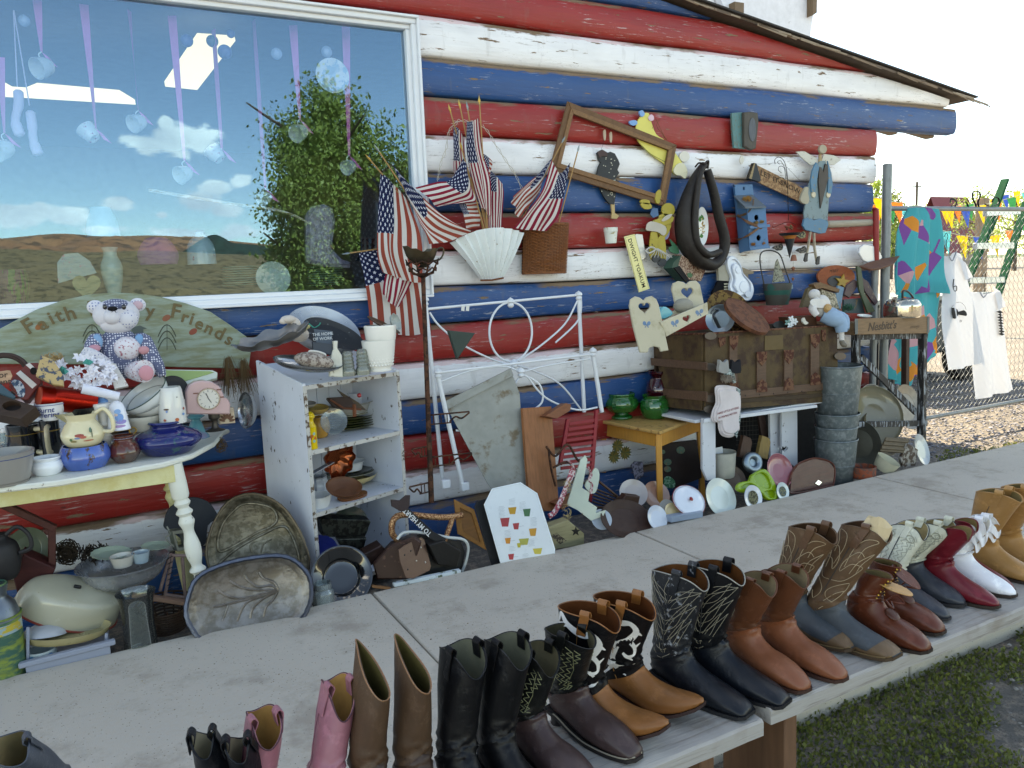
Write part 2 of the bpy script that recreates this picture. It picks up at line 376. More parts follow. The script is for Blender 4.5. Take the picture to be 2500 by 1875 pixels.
sw = T('sidewalk',None,None,(0,-1.7,0));tag(sw,'grey concrete sidewalk',None,None,'structure')
jx = [-2.9,-.75,1.09,2.69,4.77,6.75,9.2,12.]
for a,b in zip(jx[:-1],jx[1:]):
    o = O('slab',box(b-a-.007,SWI-SWO,.14,((a+b)/2,(SWI+SWO)/2,-.07),.006),CONC,sw)
O('joint_filler',box(14.9,SWI-SWO-.02,.1,(4.55,(SWI+SWO)/2,-.075),0),M('#2e2a27',.95),sw)

# ================================================================ cabin
ZB = [3.457,3.237,3.017,2.797,2.577,2.354,2.141,1.905,1.678,1.464,1.242,1.02,.797,.575,.352,.13,-.16]
XC,XE = 5.80,6.83;WX,WT,WBt = 1.815,2.985,1.405
def zroof(x): return 3.312-.1371*(x-3.6) if x > -1.5 else 3.312-.1371*(-5.1)+.1371*(x+1.5)
def logmat(col,k):
    m,T_,b = newmat('painted_log');uv = T_.n('UVMap');mp = T_.n('Mapping',{'Vector': uv,'Location': (k*3.7,k*1.3,0)})
    st = T_.n('Mapping',{'Vector': mp,'Scale': (1.6,1.15,1)});fine = T_.n('Mapping',{'Vector': mp,'Scale': (7,26,1)});mid = T_.n('Mapping',{'Vector': mp,'Scale': (2.4,5,1)})
    sp = T_.n('SeparateXYZ',{0: uv});v_ = (sp,1)
    nA = T_.noise(mid,1.7,8,.64);nB = T_.noise(fine,1.0,7,.7);nC = T_.noise(st,1.2,4);nE = T_.noise(mid,6,5,.6)
    edge = T_.ramp(T_.math('ADD',v_,T_.math('MULTIPLY',T_.math('SUBTRACT',nE,.5),.22)),.74,.79)     # bare wood along the top seam
    seam = T_.math('MULTIPLY',edge,T_.ramp(nC,.44,.56))
    chip = T_.ramp(T_.math('ADD',nA,T_.math('MULTIPLY',T_.math('SUBTRACT',nB,.5),.25)),.63,.645)
    bare = T_.math('MAXIMUM',seam,chip)
    c = lin(col);base = T_.mix(nC,mulc(c,.8),mulc(c,1.22))
    base = T_.mix(T_.math('MULTIPLY',T_.ramp(T_.noise(mid,.8,3),.4,.8),.25),base,mulc(c,.55))
    wcol = (.62,.62,.62) if col != LW else lin('#9a9490')
    scuff = T_.math('MULTIPLY',T_.ramp(nB,.56,.62),T_.ramp(T_.noise(st,2.2,3),.48,.62))
    base = T_.mix(T_.math('MULTIPLY',scuff,.55 if col != LW else .5),base,wcol)
    crack = T_.ramp(T_.math('ABSOLUTE',T_.math('SUBTRACT',T_.noise(fine,.55,3),.5)),.006,.0);base = T_.mix(T_.math('MULTIPLY',crack,T_.math('MULTIPLY',T_.ramp(nC,.5,.6),.8)),base,lin('#4c3a2c'))
    kn = T_.n('TexVoronoi',{'Vector': st,'Scale': 2.3});kd = T_.ramp(kn,.07,.03);base = T_.mix(T_.math('MULTIPLY',kd,.75),base,mulc(c,.28) if col != LW else lin('#8a7d70'))
    drip = T_.ramp(T_.noise(T_.n('Mapping',{'Vector': mp,'Scale': (9,.8,1)}),1.5,4,.6),.58,.7);base = T_.mix(T_.math('MULTIPLY',drip,.15),base,lin('#6f675e'))
    wd = T_.mix(nB,lin('#5a4433'),lin('#9b8369'));
    if col == LW: base = T_.mix(T_.math('MULTIPLY',T_.ramp(T_.math('ADD',nA,T_.math('MULTIPLY',edge,.25)),.64,.66),.7),base,lin('#d9b3b3'))
    c2 = T_.mix(bare,base,wd);T_.set(b,'Base Color',c2)
    T_.set(b,'Roughness',T_.math('MULTIPLY_ADD',bare,.4,.44));
    h = T_.math('ADD',T_.math('MULTIPLY',bare,-.9),T_.math('ADD',T_.math('MULTIPLY',nB,.35),T_.math('MULTIPLY',T_.noise(mid,3,3),.9)));T_.set(b,'Normal',T_.n('Bump',{'Strength': .5,'Distance': .006,'Height': h}));return m
LW = '#e9eaec';LR = '#98241f';LB = '#124a80'
LOGC = [LB,LR,LW,LB,LR,LW,LB,LR,LW,LB,LR,LW,LB,LR,LW,LB]
cabin = T('log_cabin','log shop building striped in peeling red, white and blue paint with large picture window','building',(2,2,GZ))
def logmesh(x0,x1,z0,z1,seed,clip=True,side=False,y0=0.):
    nu = max(6,int((x1-x0)*12));na = 15;V_ = [];uv = []
    h = z1-z0
    for j in range(na):
        s = j/(na-1)   # 0 bottom back .. 1 top back over the front
        for i in range(nu+1):
            u_ = i/nu;x = x0+(x1-x0)*u_
            n1 = noise.noise((x*.55,seed*7.1,0))*.015+noise.noise((x*2.1,seed*3.1,4))*.005
            n2 = noise.noise((x*.55,(seed-1)*7.1,0))*.015+noise.noise((x*2.1,(seed-1)*3.1,4))*.005
            a = -PI/2+PI*s;zb,zt = z0+n1+.002,z1+n2-.002
            zc = (zb+zt)/2;rz = (zt-zb)/2;y = y0+.02-(.02+.034)*math.cos(a)**.45 if 0 < s < 1 else y0+.06
            z = zc+rz*math.sin(a)*(1 if abs(math.sin(a)) > .98 else .985)
            y += noise.noise((x*1.6,z*6,seed))*.007+.02*noise.noise((x*.5,seed*2.3,9))
            if clip and z > zroof(x)-.015: z = zroof(x)-.015
            V_.append((x,y,z));uv.append((x,s))
    n = nu+1;F_ = ringfaces(na,n,closed=False)
    k = len(V_)
    for i in (0,nu):   # end caps
        idx = [j*n+i for j in range(na)];F_.append(tuple(idx if i else idx[::-1]))
    F_ += [((na-1)*n+i,(na-1)*n+i+1,i+1,i) for i in range(nu)]
    return V_,F_,uv
for i in range(len(ZB)-1):
    z1,z0 = ZB[i],ZB[i+1];xe = XC+.02*math.sin(i*5) if i >= 4 else XE
    if i == 0: xe = 4.05
    if i == 1: xe = 5.66
    if i == 2: xe = 6.75
    if i == 3: xe = 6.86
    m = logmat(LOGC[i],i+1)
    for (a,b) in (((WX-.01,xe),(-4.2,-1.05)) if 2 < i+1 and i in (2,3,4,5,6,7,8) else ((-4.2,xe),)):
        V_,F_,uv = logmesh(a,b,z0,z1,i+3,clip=i < 4)
        o = O('log',MB().add(V_,F_),m,cabin,uv=uv,sharp=50)
# strip of the cut log left above the window head, and under the sill
for (z0,z1,m) in ((2.985,3.017,logmat(LW,31)),(1.242+.164,1.464,None)):
    if m: V_,F_,uv = logmesh(-1.05,WX-.01,z0,z1,77,False);O('log_strip',MB().add(V_,F_),m,cabin,uv=uv)
# log courses of the end wall
for i in range(4,len(ZB)-1):
    z1,z0 = ZB[i],ZB[i+1];V_,F_,uv = logmesh(0.06,6.4,z0,z1,i+40,clip=False)
    V_ = [(XC-.06-y,x,z) for x,y,z in V_];F_ = [f[::-1] for f in F_];O('log',MB().add(V_,F_),logmat(LOGC[i],i+20) if False else bpy.data.materials['painted_log'] if i == 4 else bpy.data.materials['painted_log.%03d' % (i)],cabin,uv=uv)
# roof
rw = wood('#54493f',st=(8,1,8),rough=.9)
def roofslab(x0,x1,y0,y1,dz,t):
    V_ = [(x,y,zroof(x)+dz+s*t) for s in (0,1) for y in (y0,y1) for x in (x0,x1)];return V_,[(0,2,3,1),(4,5,7,6),(0,1,5,4),(2,6,7,3),(0,4,6,2),(1,3,7,5)]
rf = O('roof',MB().add(*roofslab(-1.5,6.97,-.10,6.6,.012,.018)).add(*roofslab(-5,-1.5,-.10,6.6,.012,.018)),rw,cabin,sharp=0)
O('roofing_felt',MB().add(*roofslab(-1.5,7.0,-.125,6.6,.032,.012)).add(*roofslab(-5,-1.5,-.125,6.6,.032,.012)),M('#3a3836',.95,bump=.6,bs=60),rf,sharp=0)
use('b5')
for k in range(40):      # ragged edge of the felt and splintered boards
    x = rnd.uniform(2.6,6.9);L = rnd.uniform(.08,.35);o = O('splinter',beam((x,-.115-rnd.random()*.012,zroof(x)+.004),(x+L,-.118-rnd.random()*.012,zroof(x+L)+rnd.uniform(-.012,.014)),.006,rnd.uniform(.008,.02),.001),wood(rnd.choice(['#7a6550','#5c4a3a','#8d7c68'])),rf)
for (x,y,L) in ((6.22,.3,.42),(6.66,.16,.2),(6.4,1.6,.5),(6.4,3.2,.5)):
    O('rafter_tail',beam((x-L,y,zroof(x-L)-.26),(x+L*.6,y,zroof(x+L*.6)-.26),.09,.1,.01),wood('#7d6a55'),rf)
# back and inner faces
O('inner_wall',MB().add(*box(10,.02,3.6,(.8,6.4,1.65),0)).add(*box(.02,6.3,3.5,(-4.1,3.25,1.6),0)),M('#8d8578',.9),cabin)
O('shop_ceiling',box(9.6,6.1,.03,(.9,3.3,3.24),0),M('#6d7478',.9),cabin)
O('shop_floor',box(9.8,6.1,.03,(.85,3.3,-.1),0),M('#4b4038',.9),cabin)
# ---------------- window
WL = -1.05
white = M('#dfe3e6',.38,var=.03,bump=.05)
win = T('window',None,None,(.4,0,1.4));win.parent = cabin;win.location = Vector((.4,0,1.4))-cabin.location
def ring(x0,x1,z0,z1,w_,ya,yb,name,m,par,b=.004):
    mb = MB();d = (yb-ya);yc = (ya+yb)/2
    for (a,b_,c,e) in ((x0,x1,z1-w_,z1),(x0,x1,z0,z0+w_),(x0,x0+w_,z0+w_+.0005,z1-w_-.0005),(x1-w_,x1,z0+w_+.0005,z1-w_-.0005)):
        mb.add(*box(b_-a,d,e-c,((a+b_)/2,yc,(c+e)/2),b))
    return O(name,mb,m,par)
ring(WL,WX,WBt,WT,.014,-.105,-.045,'outer_flange',white,win)
ring(WL+.013,WX-.013,WBt+.013,WT-.013,.03,-.085,.05,'jamb',white,win)
ring(WL+.042,WX-.042,WBt+.042,WT-.042,.026,-.06,.03,'sash',white,win)
gm = bpy.data.materials.new('window_glass');gm.use_nodes = True;t_ = gm.node_tree;t_.nodes.clear();Tn = NT(t_)
wav = Tn.n('Bump',{'Strength': .05,'Distance': .002,'Height': Tn.noise(Tn.coord(),1.4,1)})
tr = Tn.n('BsdfTransparent',{'Color': (.93,.96,.97)});gl = Tn.n('BsdfGlossy',{'Roughness': 0.0,'Color': (.46,.76,1),'Normal': wav})
Tn.n('OutputMaterial',{'Surface': Tn.n('MixShader',{0: Tn.math('MULTIPLY_ADD',Tn.n('Fresnel',{'IOR': 1.5}),1.6,.045),1: tr,2: gl})})
O('pane',box(WX-WL-.13,.006,WT-WBt-.13,((WX+WL)/2,-.02,(WT+WBt)/2),0),gm,win,sharp=0)

# ================================================================ land behind the camera, mirrored in the pane
def RW(x,y,dist):
    p = W(x,y,dist);p[1] *= -1;return p
use('z1')
def hillmat(c1,c2,c3,sc=.02):
    m,T_,b = newmat('hillside');co = T_.coord();n = T_.noise(co,sc,7,.6);n2 = T_.noise(T_.coord((1,1,.3)),sc*6,5,.65)
    c = T_.mix(n,lin(c1),lin(c2));c = T_.mix(T_.ramp(n2,.5,.6),c,lin(c3));T_.set(b,'Base Color',c);T_.set(b,'Roughness',.95);return m
def ridge(name,pts,dist,depth,m,base=GZ-1,**k):
    tops = [RW(x,y,dist) for x,y in pts];tops = spline(tops,10);V_ = [];rows = 14
    for j in range(rows):
        s = j/(rows-1)
        for i,p in enumerate(tops):
            y = p[1]+depth*(1-s)*.8;z = base+(p[2]-base)*(s**.9)
            z += (noise.fractal((p[0]*.02,y*.02,3),1,2,4)*(p[2]-base)*.14) if 0 < s < 1 else 0
            V_.append((p[0],y,z))
    n = len(tops)
    for p in tops: V_.append((p[0],p[1]-depth,base))
    return struct(name,MB().add(V_,ringfaces(rows+1,n,closed=False)),m,sharp=0)
ridge('red_hill',[(-700,1440),(-200,1400),(60,1375),(350,1352),(600,1368),(900,1362),(1150,1378),(1400,1400),(1800,1440)],900,420,hillmat('#96583c','#b08766','#6a5040',.012))
ridge('foothill',[(-900,1480),(-300,1450),(100,1440),(500,1460),(900,1450),(1300,1470),(1900,1480),(2800,1470)],420,150,hillmat('#7d6848','#93795a','#5a4c36',.05))
ridge('dark_green_hill',[(1050,1460),(1220,1360),(1320,1400),(1450,1415),(1650,1430),(2000,1445),(2600,1455),(3300,1460)],700,200,hillmat('#1e3530','#27453b','#16261f',.02))
# tree
def leafmat(c1,c2):
    m,T_,b = newmat('leaf');oi = T_.n('ObjectInfo');g = T_.n('NewGeometry');n = T_.noise(T_.coord(),1.2,3)
    c = T_.mix(T_.math('ADD',T_.math('MULTIPLY',(g,'Random Per Island'),.6),T_.math('MULTIPLY',n,.4)),lin(c1),lin(c2));T_.set(b,'Base Color',c);T_.set(b,'Roughness',.55)
    t = m.node_tree;trn = T_.n('BsdfTranslucent',{'Color': c});out = t.nodes['Material Output'];mx = T_.n('MixShader',{0: .3,1: b,2: trn});t.links.new(mx.outputs[0],out.inputs[0]);return m
LEAF = leafmat('#55692f','#9aa955');BARK = wood('#5b4a3c',st=(8,8,1),rough=.9)
def leaves(P,size,n_per,spread,rg,hang=0.):
    P = np.repeat(np.asarray(P,float),n_per,0);N_ = len(P);g = np.random.RandomState(rg)
    c = P+g.normal(0,1,(N_,3))*spread;a = g.normal(0,1,(N_,3));a[:,2] -= hang;a /= np.linalg.norm(a,axis=1)[:,None]
    b = np.cross(a,g.normal(0,1,(N_,3)));b /= np.linalg.norm(b,axis=1)[:,None];s = size*g.uniform(.6,1.4,(N_,1))
    V_ = np.stack([c,c+a*s*.5+b*s*.28,c+a*s,c+a*s*.5-b*s*.28],1).reshape(-1,3);F_ = [(i,i+1,i+2,i+3) for i in range(0,N_*4,4)];return V_,F_
def tree(base,h,w_,seed,label,nl=60,leaf=.1,group=None,name='leafy_tree',lm=None,crown0=.12,shape=1.,ncl=260):
    g = random.Random(seed);t = T(name,label,'tree',base,group);base = np.array(base,float)
    tk = MB();tops = [(0,0,h*.9)]
    pts = spline([base,base+(.1,0,h*.3),base+(-.05*h*.2,0,h*.6),base+(0,0,h*.92)],5);tk.add(*tube(pts,list(np.linspace(h*.03,h*.006,len(pts))),8))
    for k in range(14):
        s = g.uniform(.2,.8);a = g.uniform(0,2*PI);p = base+np.array((0,0,h*s));q = p+np.array((math.cos(a)*w_*.4,math.sin(a)*w_*.4,h*g.uniform(.1,.2)));tk.add(*tube(spline([p,(p+q)/2+(0,0,-.02*h),q],4),list(np.linspace(h*.012,h*.003,9)),6))
    O('trunk',tk,BARK,t)
    C = []
    while len(C) < ncl:
        x,y,z = g.uniform(-1,1),g.uniform(-1,1),g.uniform(0,1);rr = math.hypot(x,y);lim = (math.sin(PI*min(1,z*.92+.08))**.6)*(.75+.25*noise.noise((math.atan2(y,x)*1.2,z*4,seed))*2)
        if rr < lim*shape and rr > lim*.25: C.append(base+np.array((x*w_/2,y*w_/2,h*(crown0+z*(1-crown0)))))
    O('crown',leaves(C,leaf,nl,w_*.045+.05,seed,.8),lm or LEAF,t,sharp=0);return t
b0 = RW(1880,1500,24);tree((b0[0]+.3,b0[1],GZ),RW(1960,560,24)[2]-GZ+.2,6.4,5,'big leafy cottonwood standing across the lot, mirrored in the shop window',nl=130,leaf=.16,ncl=330)
# ================================================================ benches and boots
BZ = .30
use('nat')
OLDWOOD = None
def plankmat():
    m,T_,b = newmat('weathered_plank');g = T_.coord((1.2,16,16));f = T_.coord((2.5,60,60));iso = T_.coord()
    n1 = T_.noise(g,1.5,6,.65);n2 = T_.noise(f,1.3,4,.6);n3 = T_.noise(iso,5,4)
    c = T_.mix(n1,lin('#8f8b86'),lin('#aeaaa5'));c = T_.mix(T_.math('MULTIPLY',T_.ramp(n2,.52,.68),.55),c,lin('#6a6259'));c = T_.mix(T_.math('MULTIPLY',T_.ramp(n3,.55,.7),.5),c,lin('#6e5f4e'))
    T_.set(b,'Base Color',c);T_.set(b,'Roughness',.85);h = T_.math('ADD',T_.math('MULTIPLY',n2,-.8),n1);T_.set(b,'Normal',T_.n('Bump',{'Strength': .7,'Distance': .006,'Height': h}));return m
PLK = plankmat();LEGW = wood('#6a4b36',st=(9,9,1),rough=.8,vs=5)
def plank(x0,x1,y0,y1,z0,z1,seed):
    nx = int((x1-x0)*18);V_ = [];g = random.Random(seed)
    prof = [(y0,z0),(y0,z1-.006),(y0+.007,z1),(y1-.007,z1),(y1,z1-.006),(y1,z0)]
    for i in range(nx+1):
        x = x0+(x1-x0)*i/nx;wv = .006*noise.noise((x*1.1,seed,0))+.002*noise.noise((x*9,seed,2))
        for (y,z) in prof: V_.append((x,y+wv+(.003*noise.noise((x*14,y*30,seed))),z+.002*noise.noise((x*4,y*4,seed))))
    return V_,ringfaces(nx+1,6,True,True)
BF,BB = -3.01,-2.70
bt = G(1855,1752,BZ)[0];bt2 = G(1897,1745,BZ)[0]
for nm,(x0,x1,lab,zz,yo,legs) in enumerate(((-.6,bt,'nearer weathered plank bench holding black and tan boots',BZ,0.0,(bt-.16,.3)),(bt2-.01,5.3,'farther weathered plank bench with red, white and brown boots on it',BZ+.012,.012,(bt2+.10,4.6)))):
    t = T('bench',lab,'bench',((x0+x1)/2,(BF+BB)/2,GZ))
    O('seat',plank(x0,x1,BF+yo,BB+yo,zz-.045,zz,3+nm),PLK,t)
    for lx in legs:
        O('leg',box(.05,.25,zz-.046-GZ,(lx,(BF+BB)/2+.01,(zz-.046+GZ)/2),.004),LEGW,t)

FP = [(0,.118,.335),(.08,.112,.30),(.2,.108,.25),(.33,.103,.185),(.42,.104,.15),(.49,.112,.130),(.55,.126,.113),(.61,.142,.098),(.68,.166,.084),(.78,.2,.069),(.88,.244,.054),(.95,.275,.041),(.985,.292,.028),(1,.298,.018)]
BP = [(0,-.016,.335),(.08,-.014,.30),(.2,-.008,.25),(.33,.002,.18),(.42,.004,.125),(.49,-.003,.085),(.55,-.006,.055),(.60,.006,.038),(.66,.05,.034),(.74,.1,.02),(.82,.15,.010),(.9,.215,.008),(.96,.262,.009),(.985,.285,.012),(1,.296,.015)]
WP = [(0,.056),(.1,.056),(.2,.054),(.33,.048),(.42,.044),(.5,.040),(.58,.037),(.66,.038),(.76,.046),(.84,.0475),(.91,.04),(.96,.028),(.985,.017),(1,.004)]
Bt_slope = [0]
class Boot:
    def __init__(s,L=.3,H=.335,sw=1.,heel=.034,toe='r',lift=0.,lean=(0,0),W_=1.,crush=0.,slouch=0.):
        s.L,s.H,s.sw,s.W_,s.lift,s.lean,s.crush,s.slouch = L,H,sw,W_,lift,lean,crush,slouch
        s.kz = (H-.12)/(.335-.12);s.toe = toe;s.hl = heel;s.slope = Bt_slope[0]
    def ip(s,tab,t,k):
        for a,b in zip(tab[:-1],tab[1:]):
            if t <= b[0]:
                u_ = (t-a[0])/(b[0]-a[0]);return a[k]+(b[k]-a[k])*u_
        return tab[-1][k]
    def prof(s,t):
        def sm(tab,k):
            e = .02;return (s.ip(tab,max(0,t-e),k)+2*s.ip(tab,t,k)+s.ip(tab,min(1,t+e),k))/4 if .02 < t < .975 else s.ip(tab,t,k)
        F_ = np.array([sm(FP,1),sm(FP,2)]);B_ = np.array([sm(BP,1),sm(BP,2)]);w_ = sm(WP,1)
        if s.toe == 's' and t > .82: w_ = .0475-(.0475-w_)*.45 if t < .99 else .02;
        if s.toe == 'o' and t > .82: w_ = .0475-(.0475-w_)*.72 if t < .995 else .008
        if s.toe == 'o' and t > .7: F_[1] += .008*math.sin(PI*(t-.7)/.3)
        w_ *= s.W_
        for P in (F_,B_):
            if P[1] > .12: P[1] = .12+(P[1]-.12)*s.kz
            P[0] *= s.L/.3
        if t < .52: k = 1-t/.52;c_ = (F_[0]+B_[0])/2;d = (F_-B_)[0]/2*(1+(s.sw-1)*k);F_[0] = c_+d;B_[0] = c_-d;w_ *= (1+(s.sw-1)*k)*(1-s.crush*k)
        return F_,B_,w_
    def S(s,t,th,off=0.):
        F_,B_,w_ = s.prof(t);c,sn = math.cos(th),math.sin(th);mid = (F_+B_)/2;h = (F_-B_)/2
        e = 1. if t < .4 else (1.-.35*min(1,(t-.4)/.25))
        cc = math.copysign(abs(c)**e,c) if c < 0 else c;ss = math.copysign(abs(sn)**(e if c < 0 else 1),sn)
        hl = np.linalg.norm(h);k = 1+off/max(hl,.02);x,z = mid+h*cc*k;y = (w_+off)*ss
        # creases
        if .3 < t < .62 and off < .004: a_ = math.exp(-((t-.46)/.08)**2)*.009;d = a_*noise.noise((t*30,th*1.3+t*6,s.L*90+s.lean[0]*7));y += d*ss*1.6;x += d*c*1.3;z += d*.6
        y += .004*noise.noise((t*6,th,s.lean[1]*20))*(t < .4)
        if s.lift and x > .14*s.L/.3: z += s.lift*((x/s.L-.46)/.54)**2
        q = max(0,z-.11);x += s.lean[0]*q;y += s.lean[1]*q
        if s.slouch: z -= 0;x += s.slouch*math.sin(q/(s.H-.11)*PI)*.03
        return np.array((x,y,z))
    def ttop(s,th,dip,bk):   # scalloped mouth: deep at front and back, high at the sides
        return s.slope*(.5+.5*math.cos(th))+dip*(.5+.5*math.cos(2*th))*(1 if math.cos(th) > 0 else bk)*(abs(math.cos(th))**.5)
def boot(name,label,toe,top,shaft,vamp,sole='#2a1f18',lining='#8b7a55',L=.3,H=.335,turn=6,toes='r',lift=0.,dip=.09,bk=.7,W_=1.,sw=1.28,crush=.42,straps=True,strapc=None,heelh=1.,group=None,tongue=.05,base=.5,deco=None,trim=None,yawfix=None,lin_mat=None,z0=BZ,leanlim=.7,cat='boot',welt=None,straph=.016,slouch=0.,slope=0.):
    P = G(*toe,z0+.012);th = R(-90+turn);dx = np.array((math.cos(th),math.sin(th),0));dy = np.array((-math.sin(th),math.cos(th),0))
    O0 = P-dx*L;O0[2] = z0
    tp = G(*top,z0+H)-O0;lx = (tp@dx-.05*L/.3)/(H-.11);ly = (tp@dy)/(H-.11)
    lx = max(-leanlim,min(leanlim,lx));ly = max(-leanlim,min(leanlim,ly))
    Bt_slope[0] = slope;B = Boot(L,H,sw,toe=toes,lift=lift,lean=(lx,ly),W_=W_,crush=crush,slouch=slouch)
    m = np.eye(4);m[:3,0] = dx;m[:3,1] = dy;m[:3,3] = O0
    r = T(name,label,cat,O0,group);n = 40
    tb = lambda a: base+tongue*(-math.exp(-(math.sin(a/2)/.32)**2)+.25*math.exp(-((math.cos(a/2))/.3)**2)*-1.2)
    g0 = [[B.S(B.ttop(a,dip,bk)+(tb(a)-B.ttop(a,dip,bk))*i/23,a) for a in (2*PI*j/n for j in range(n))] for i in range(24)]
    gi = [[B.S(B.ttop(a,dip,bk)+(tb(a)-B.ttop(a,dip,bk))*i/23,a,-.0035) for a in (2*PI*j/n for j in range(n))] for i in range(20)]
    V_ = [p for rg in reversed(gi) for p in rg];O('lining',MB().add(V_,ringfaces(20,n,True,False),m),lin_mat or leather(lining,rough=.8,spec=.2,c2=None),r,sharp=60)
    V_ = [p for rg in g0 for p in rg]+[p for p in g0[0]];
    O('shaft',MB().add([p for rg in g0 for p in rg]+gi[0],ringfaces(24,n)+[(j,24*n+j,24*n+(j+1) % n,(j+1) % n) for j in range(n)],m),shaft,r,sharp=60)
    nv = 30;gv = [[B.S(tb(a)+(1-tb(a))*i/(nv-1),a,.0012) for a in (2*PI*j/n for j in range(n))] for i in range(nv)]
    O('vamp',MB().add([p for rg in gv for p in rg],ringfaces(nv,n,False,True),m),vamp,r,sharp=70)
    # rim piping
    O('piping',MB().add(*tube([g0[0][j] for j in range(n)],.0017,5,closed=True),m),trim or shaft,r)
    # sole with welt
    def solerg(t,g_,dz):
        F_,B_,w_ = B.prof(t);x,z = B_;
        if lift and x > .14*L/.3: z += lift*((x/L-.46)/.54)**2
        return x,z,w_+g_
    ts = list(np.linspace(.585,1,22));V_ = []
    for t in ts:
        x,z,w_ = solerg(t,.0045 if t < .99 else .006,0)
        ex = .004 if t > .98 else 0
        V_ += [(x+ex,w_,z+.004),(x+ex,-w_,z+.004),(x+ex,-w_,z-.006),(x+ex,w_,z-.006)]
    O('sole',MB().add(V_,ringfaces(len(ts),4,True,True),m),M(sole,.55),r,sharp=30)
    if welt:
        for sgn in (1,-1): O('welt',MB().add(*tube([(lambda q: (q[0],sgn*(q[2]),q[1]+.006))(solerg(t,.004,0)) for t in ts[3:]],.0022,5),m),M(welt,.6),r)
    hb = [];hz = .036
    for z,gx in ((0,.004),(.004,.0),(hz*.6,-.002),(hz,.001)):
        for j in range(20):
            a = 2*PI*j/20;x = .026+(.033-gx*(.5))*math.cos(a);y = (.031+gx)*math.sin(a)
            if math.cos(a) > 0: x = min(x,.055)
            hb.append(((x-.006*(hz-z)/hz*(-1 if math.cos(a) < 0 else .5))*L/.3,y*W_,z))
    O('heel',MB().add(hb,ringfaces(4,20,True,True),m),M(sole,.5),r)
    if straps:
        sm = strapc or shaft
        for sg in (1,-1):
            a = sg*PI/2+(-sg*.12);t0 = B.ttop(a,dip,bk);path = []
            for k,(tt,of) in enumerate(((t0+.12,.0015),(t0+.08,.002),(t0+.03,.002),(t0,.003))): path.append(B.S(tt,a,of))
            e0 = path[-1];up = np.array((0,0,1.));inn = B.S(t0,a,-.012)
            path += [e0+up*straph*.6,(e0+inn)/2+up*straph,inn+up*straph*.5,inn,B.S(t0+.06,a,-.008)]
            path = spline(path,4);wd = np.array((1.,0,0))*.0135;V_ = []
            for i,p in enumerate(path):
                q = path[min(i+1,len(path)-1)]-path[max(i-1,0)];nn = np.cross(q,wd);nn = nn/(np.linalg.norm(nn) or 1)*.0012
                V_ += [p+wd+nn,p-wd+nn,p-wd-nn,p+wd-nn]
            O('pull_strap',MB().add(V_,ringfaces(len(path),4,True,True),m),sm,r,sharp=40)
    if deco:
        def emb(lines,rad,mt,nm,flat=False,sides=(1,-1),off=.0014):
            mb = MB()
            for sg in sides:
                for ln in lines:
                    if flat:   # ribbon of varying width: (a,b,w)
                        pp = spline([(q[0],q[1],q[2]) for q in ln],5);V2 = []
                        for i,q in enumerate(pp):
                            d = pp[min(i+1,len(pp)-1)]-pp[max(i-1,0)];d2 = np.array((-d[1]*.235,d[0]/.235));d2 = np.array((d2[0],d2[1]));
                            dd = np.array((-d[1]*2.2,d[0]/2.2));dd = dd/(math.hypot(dd[0]*.085,dd[1]*.21) or 1)*q[2]*.5
                            for sgn in (1,-1): V2.append(pos(q[0]+sgn*dd[0],q[1]+sgn*dd[1],sg,off))
                        mb.add(V2,[(2*i,2*i+1,2*i+3,2*i+2) for i in range(len(pp)-1)],m)
                    else: mb.add(*tube([pos(q[0],q[1],sg,off) for q in spline(ln,5)],rad,4),m)
            return O(nm,mb,mt,r)
        def pos(a,b,sg,off):  # a -1 back .. 1 front, b 0 mouth .. 1 vamp seam
            th_ = sg*(PI/2-a*1.35);t0 = B.ttop(th_,dip,bk);return B.S(t0+(tb(th_)-t0)*b,th_,off)
        deco(emb)
    return r,B,m

BLK = leather('#0c0d10',rough=.4,var=.3,spec=.3);BLK2 = leather('#111419',spec=.3,rough=.4,var=.3);
TAN = leather('#87552c',rough=.45);COG = leather('#8f5231',rough=.42);BRN = leather('#5d3a26',rough=.5);DBR = leather('#3b2a27',rough=.45)
THR = M('#b9a98a',.7,bump=0)
# ---- decorations in (a,b) on the side panel
def flame(emb,c='#8a8474',rad=.0008):
    L = []
    for s_ in (1,-1):
        for k_ in range(7):
            y = .98-.11*k_;e = max(.04,y-.5+.1*(k_ % 2));x_ = .9-.28*(k_ % 2);L.append([(s_*.02,y),(s_*.4,y-.1),(s_*x_,e)]);L.append([(s_*x_,e),(s_*.3,(y+e)/2-.02),(s_*.04,y-.07)])
        L.append([(s_*.02,.35),(s_*.12,.2),(s_*.05,.06)])
    emb(L,rad,M(c,.7,bump=0),'stitching')
def swirl(emb,c='#a8957a'):
    L = []
    for s_ in (1,-1):
        L += [[(s_*.15,.98),(s_*.75,.8),(s_*.8,.62),(s_*.3,.66),(s_*.1,.75),(s_*.55,.9),(s_*.8,.98)],
              [(s_*.05,.6),(s_*.5,.58),(s_*.85,.42),(s_*.4,.4),(s_*.15,.5),(s_*.1,.4),(s_*.35,.25),(s_*.6,.28)],
              [(s_*.2,.45),(s_*.15,.25),(s_*.3,.1),(s_*.7,.05),(s_*.45,.18),(s_*.42,.32)],[(s_*.5,.5),(s_*.55,.35),(s_*.9,.2),(s_*.7,.38),(s_*.75,.5)],
              [(s_*.2,.85),(s_*.5,.75),(s_*.85,.74)]]
    emb(L,.0011,M(c,.7,bump=0),'stitching')
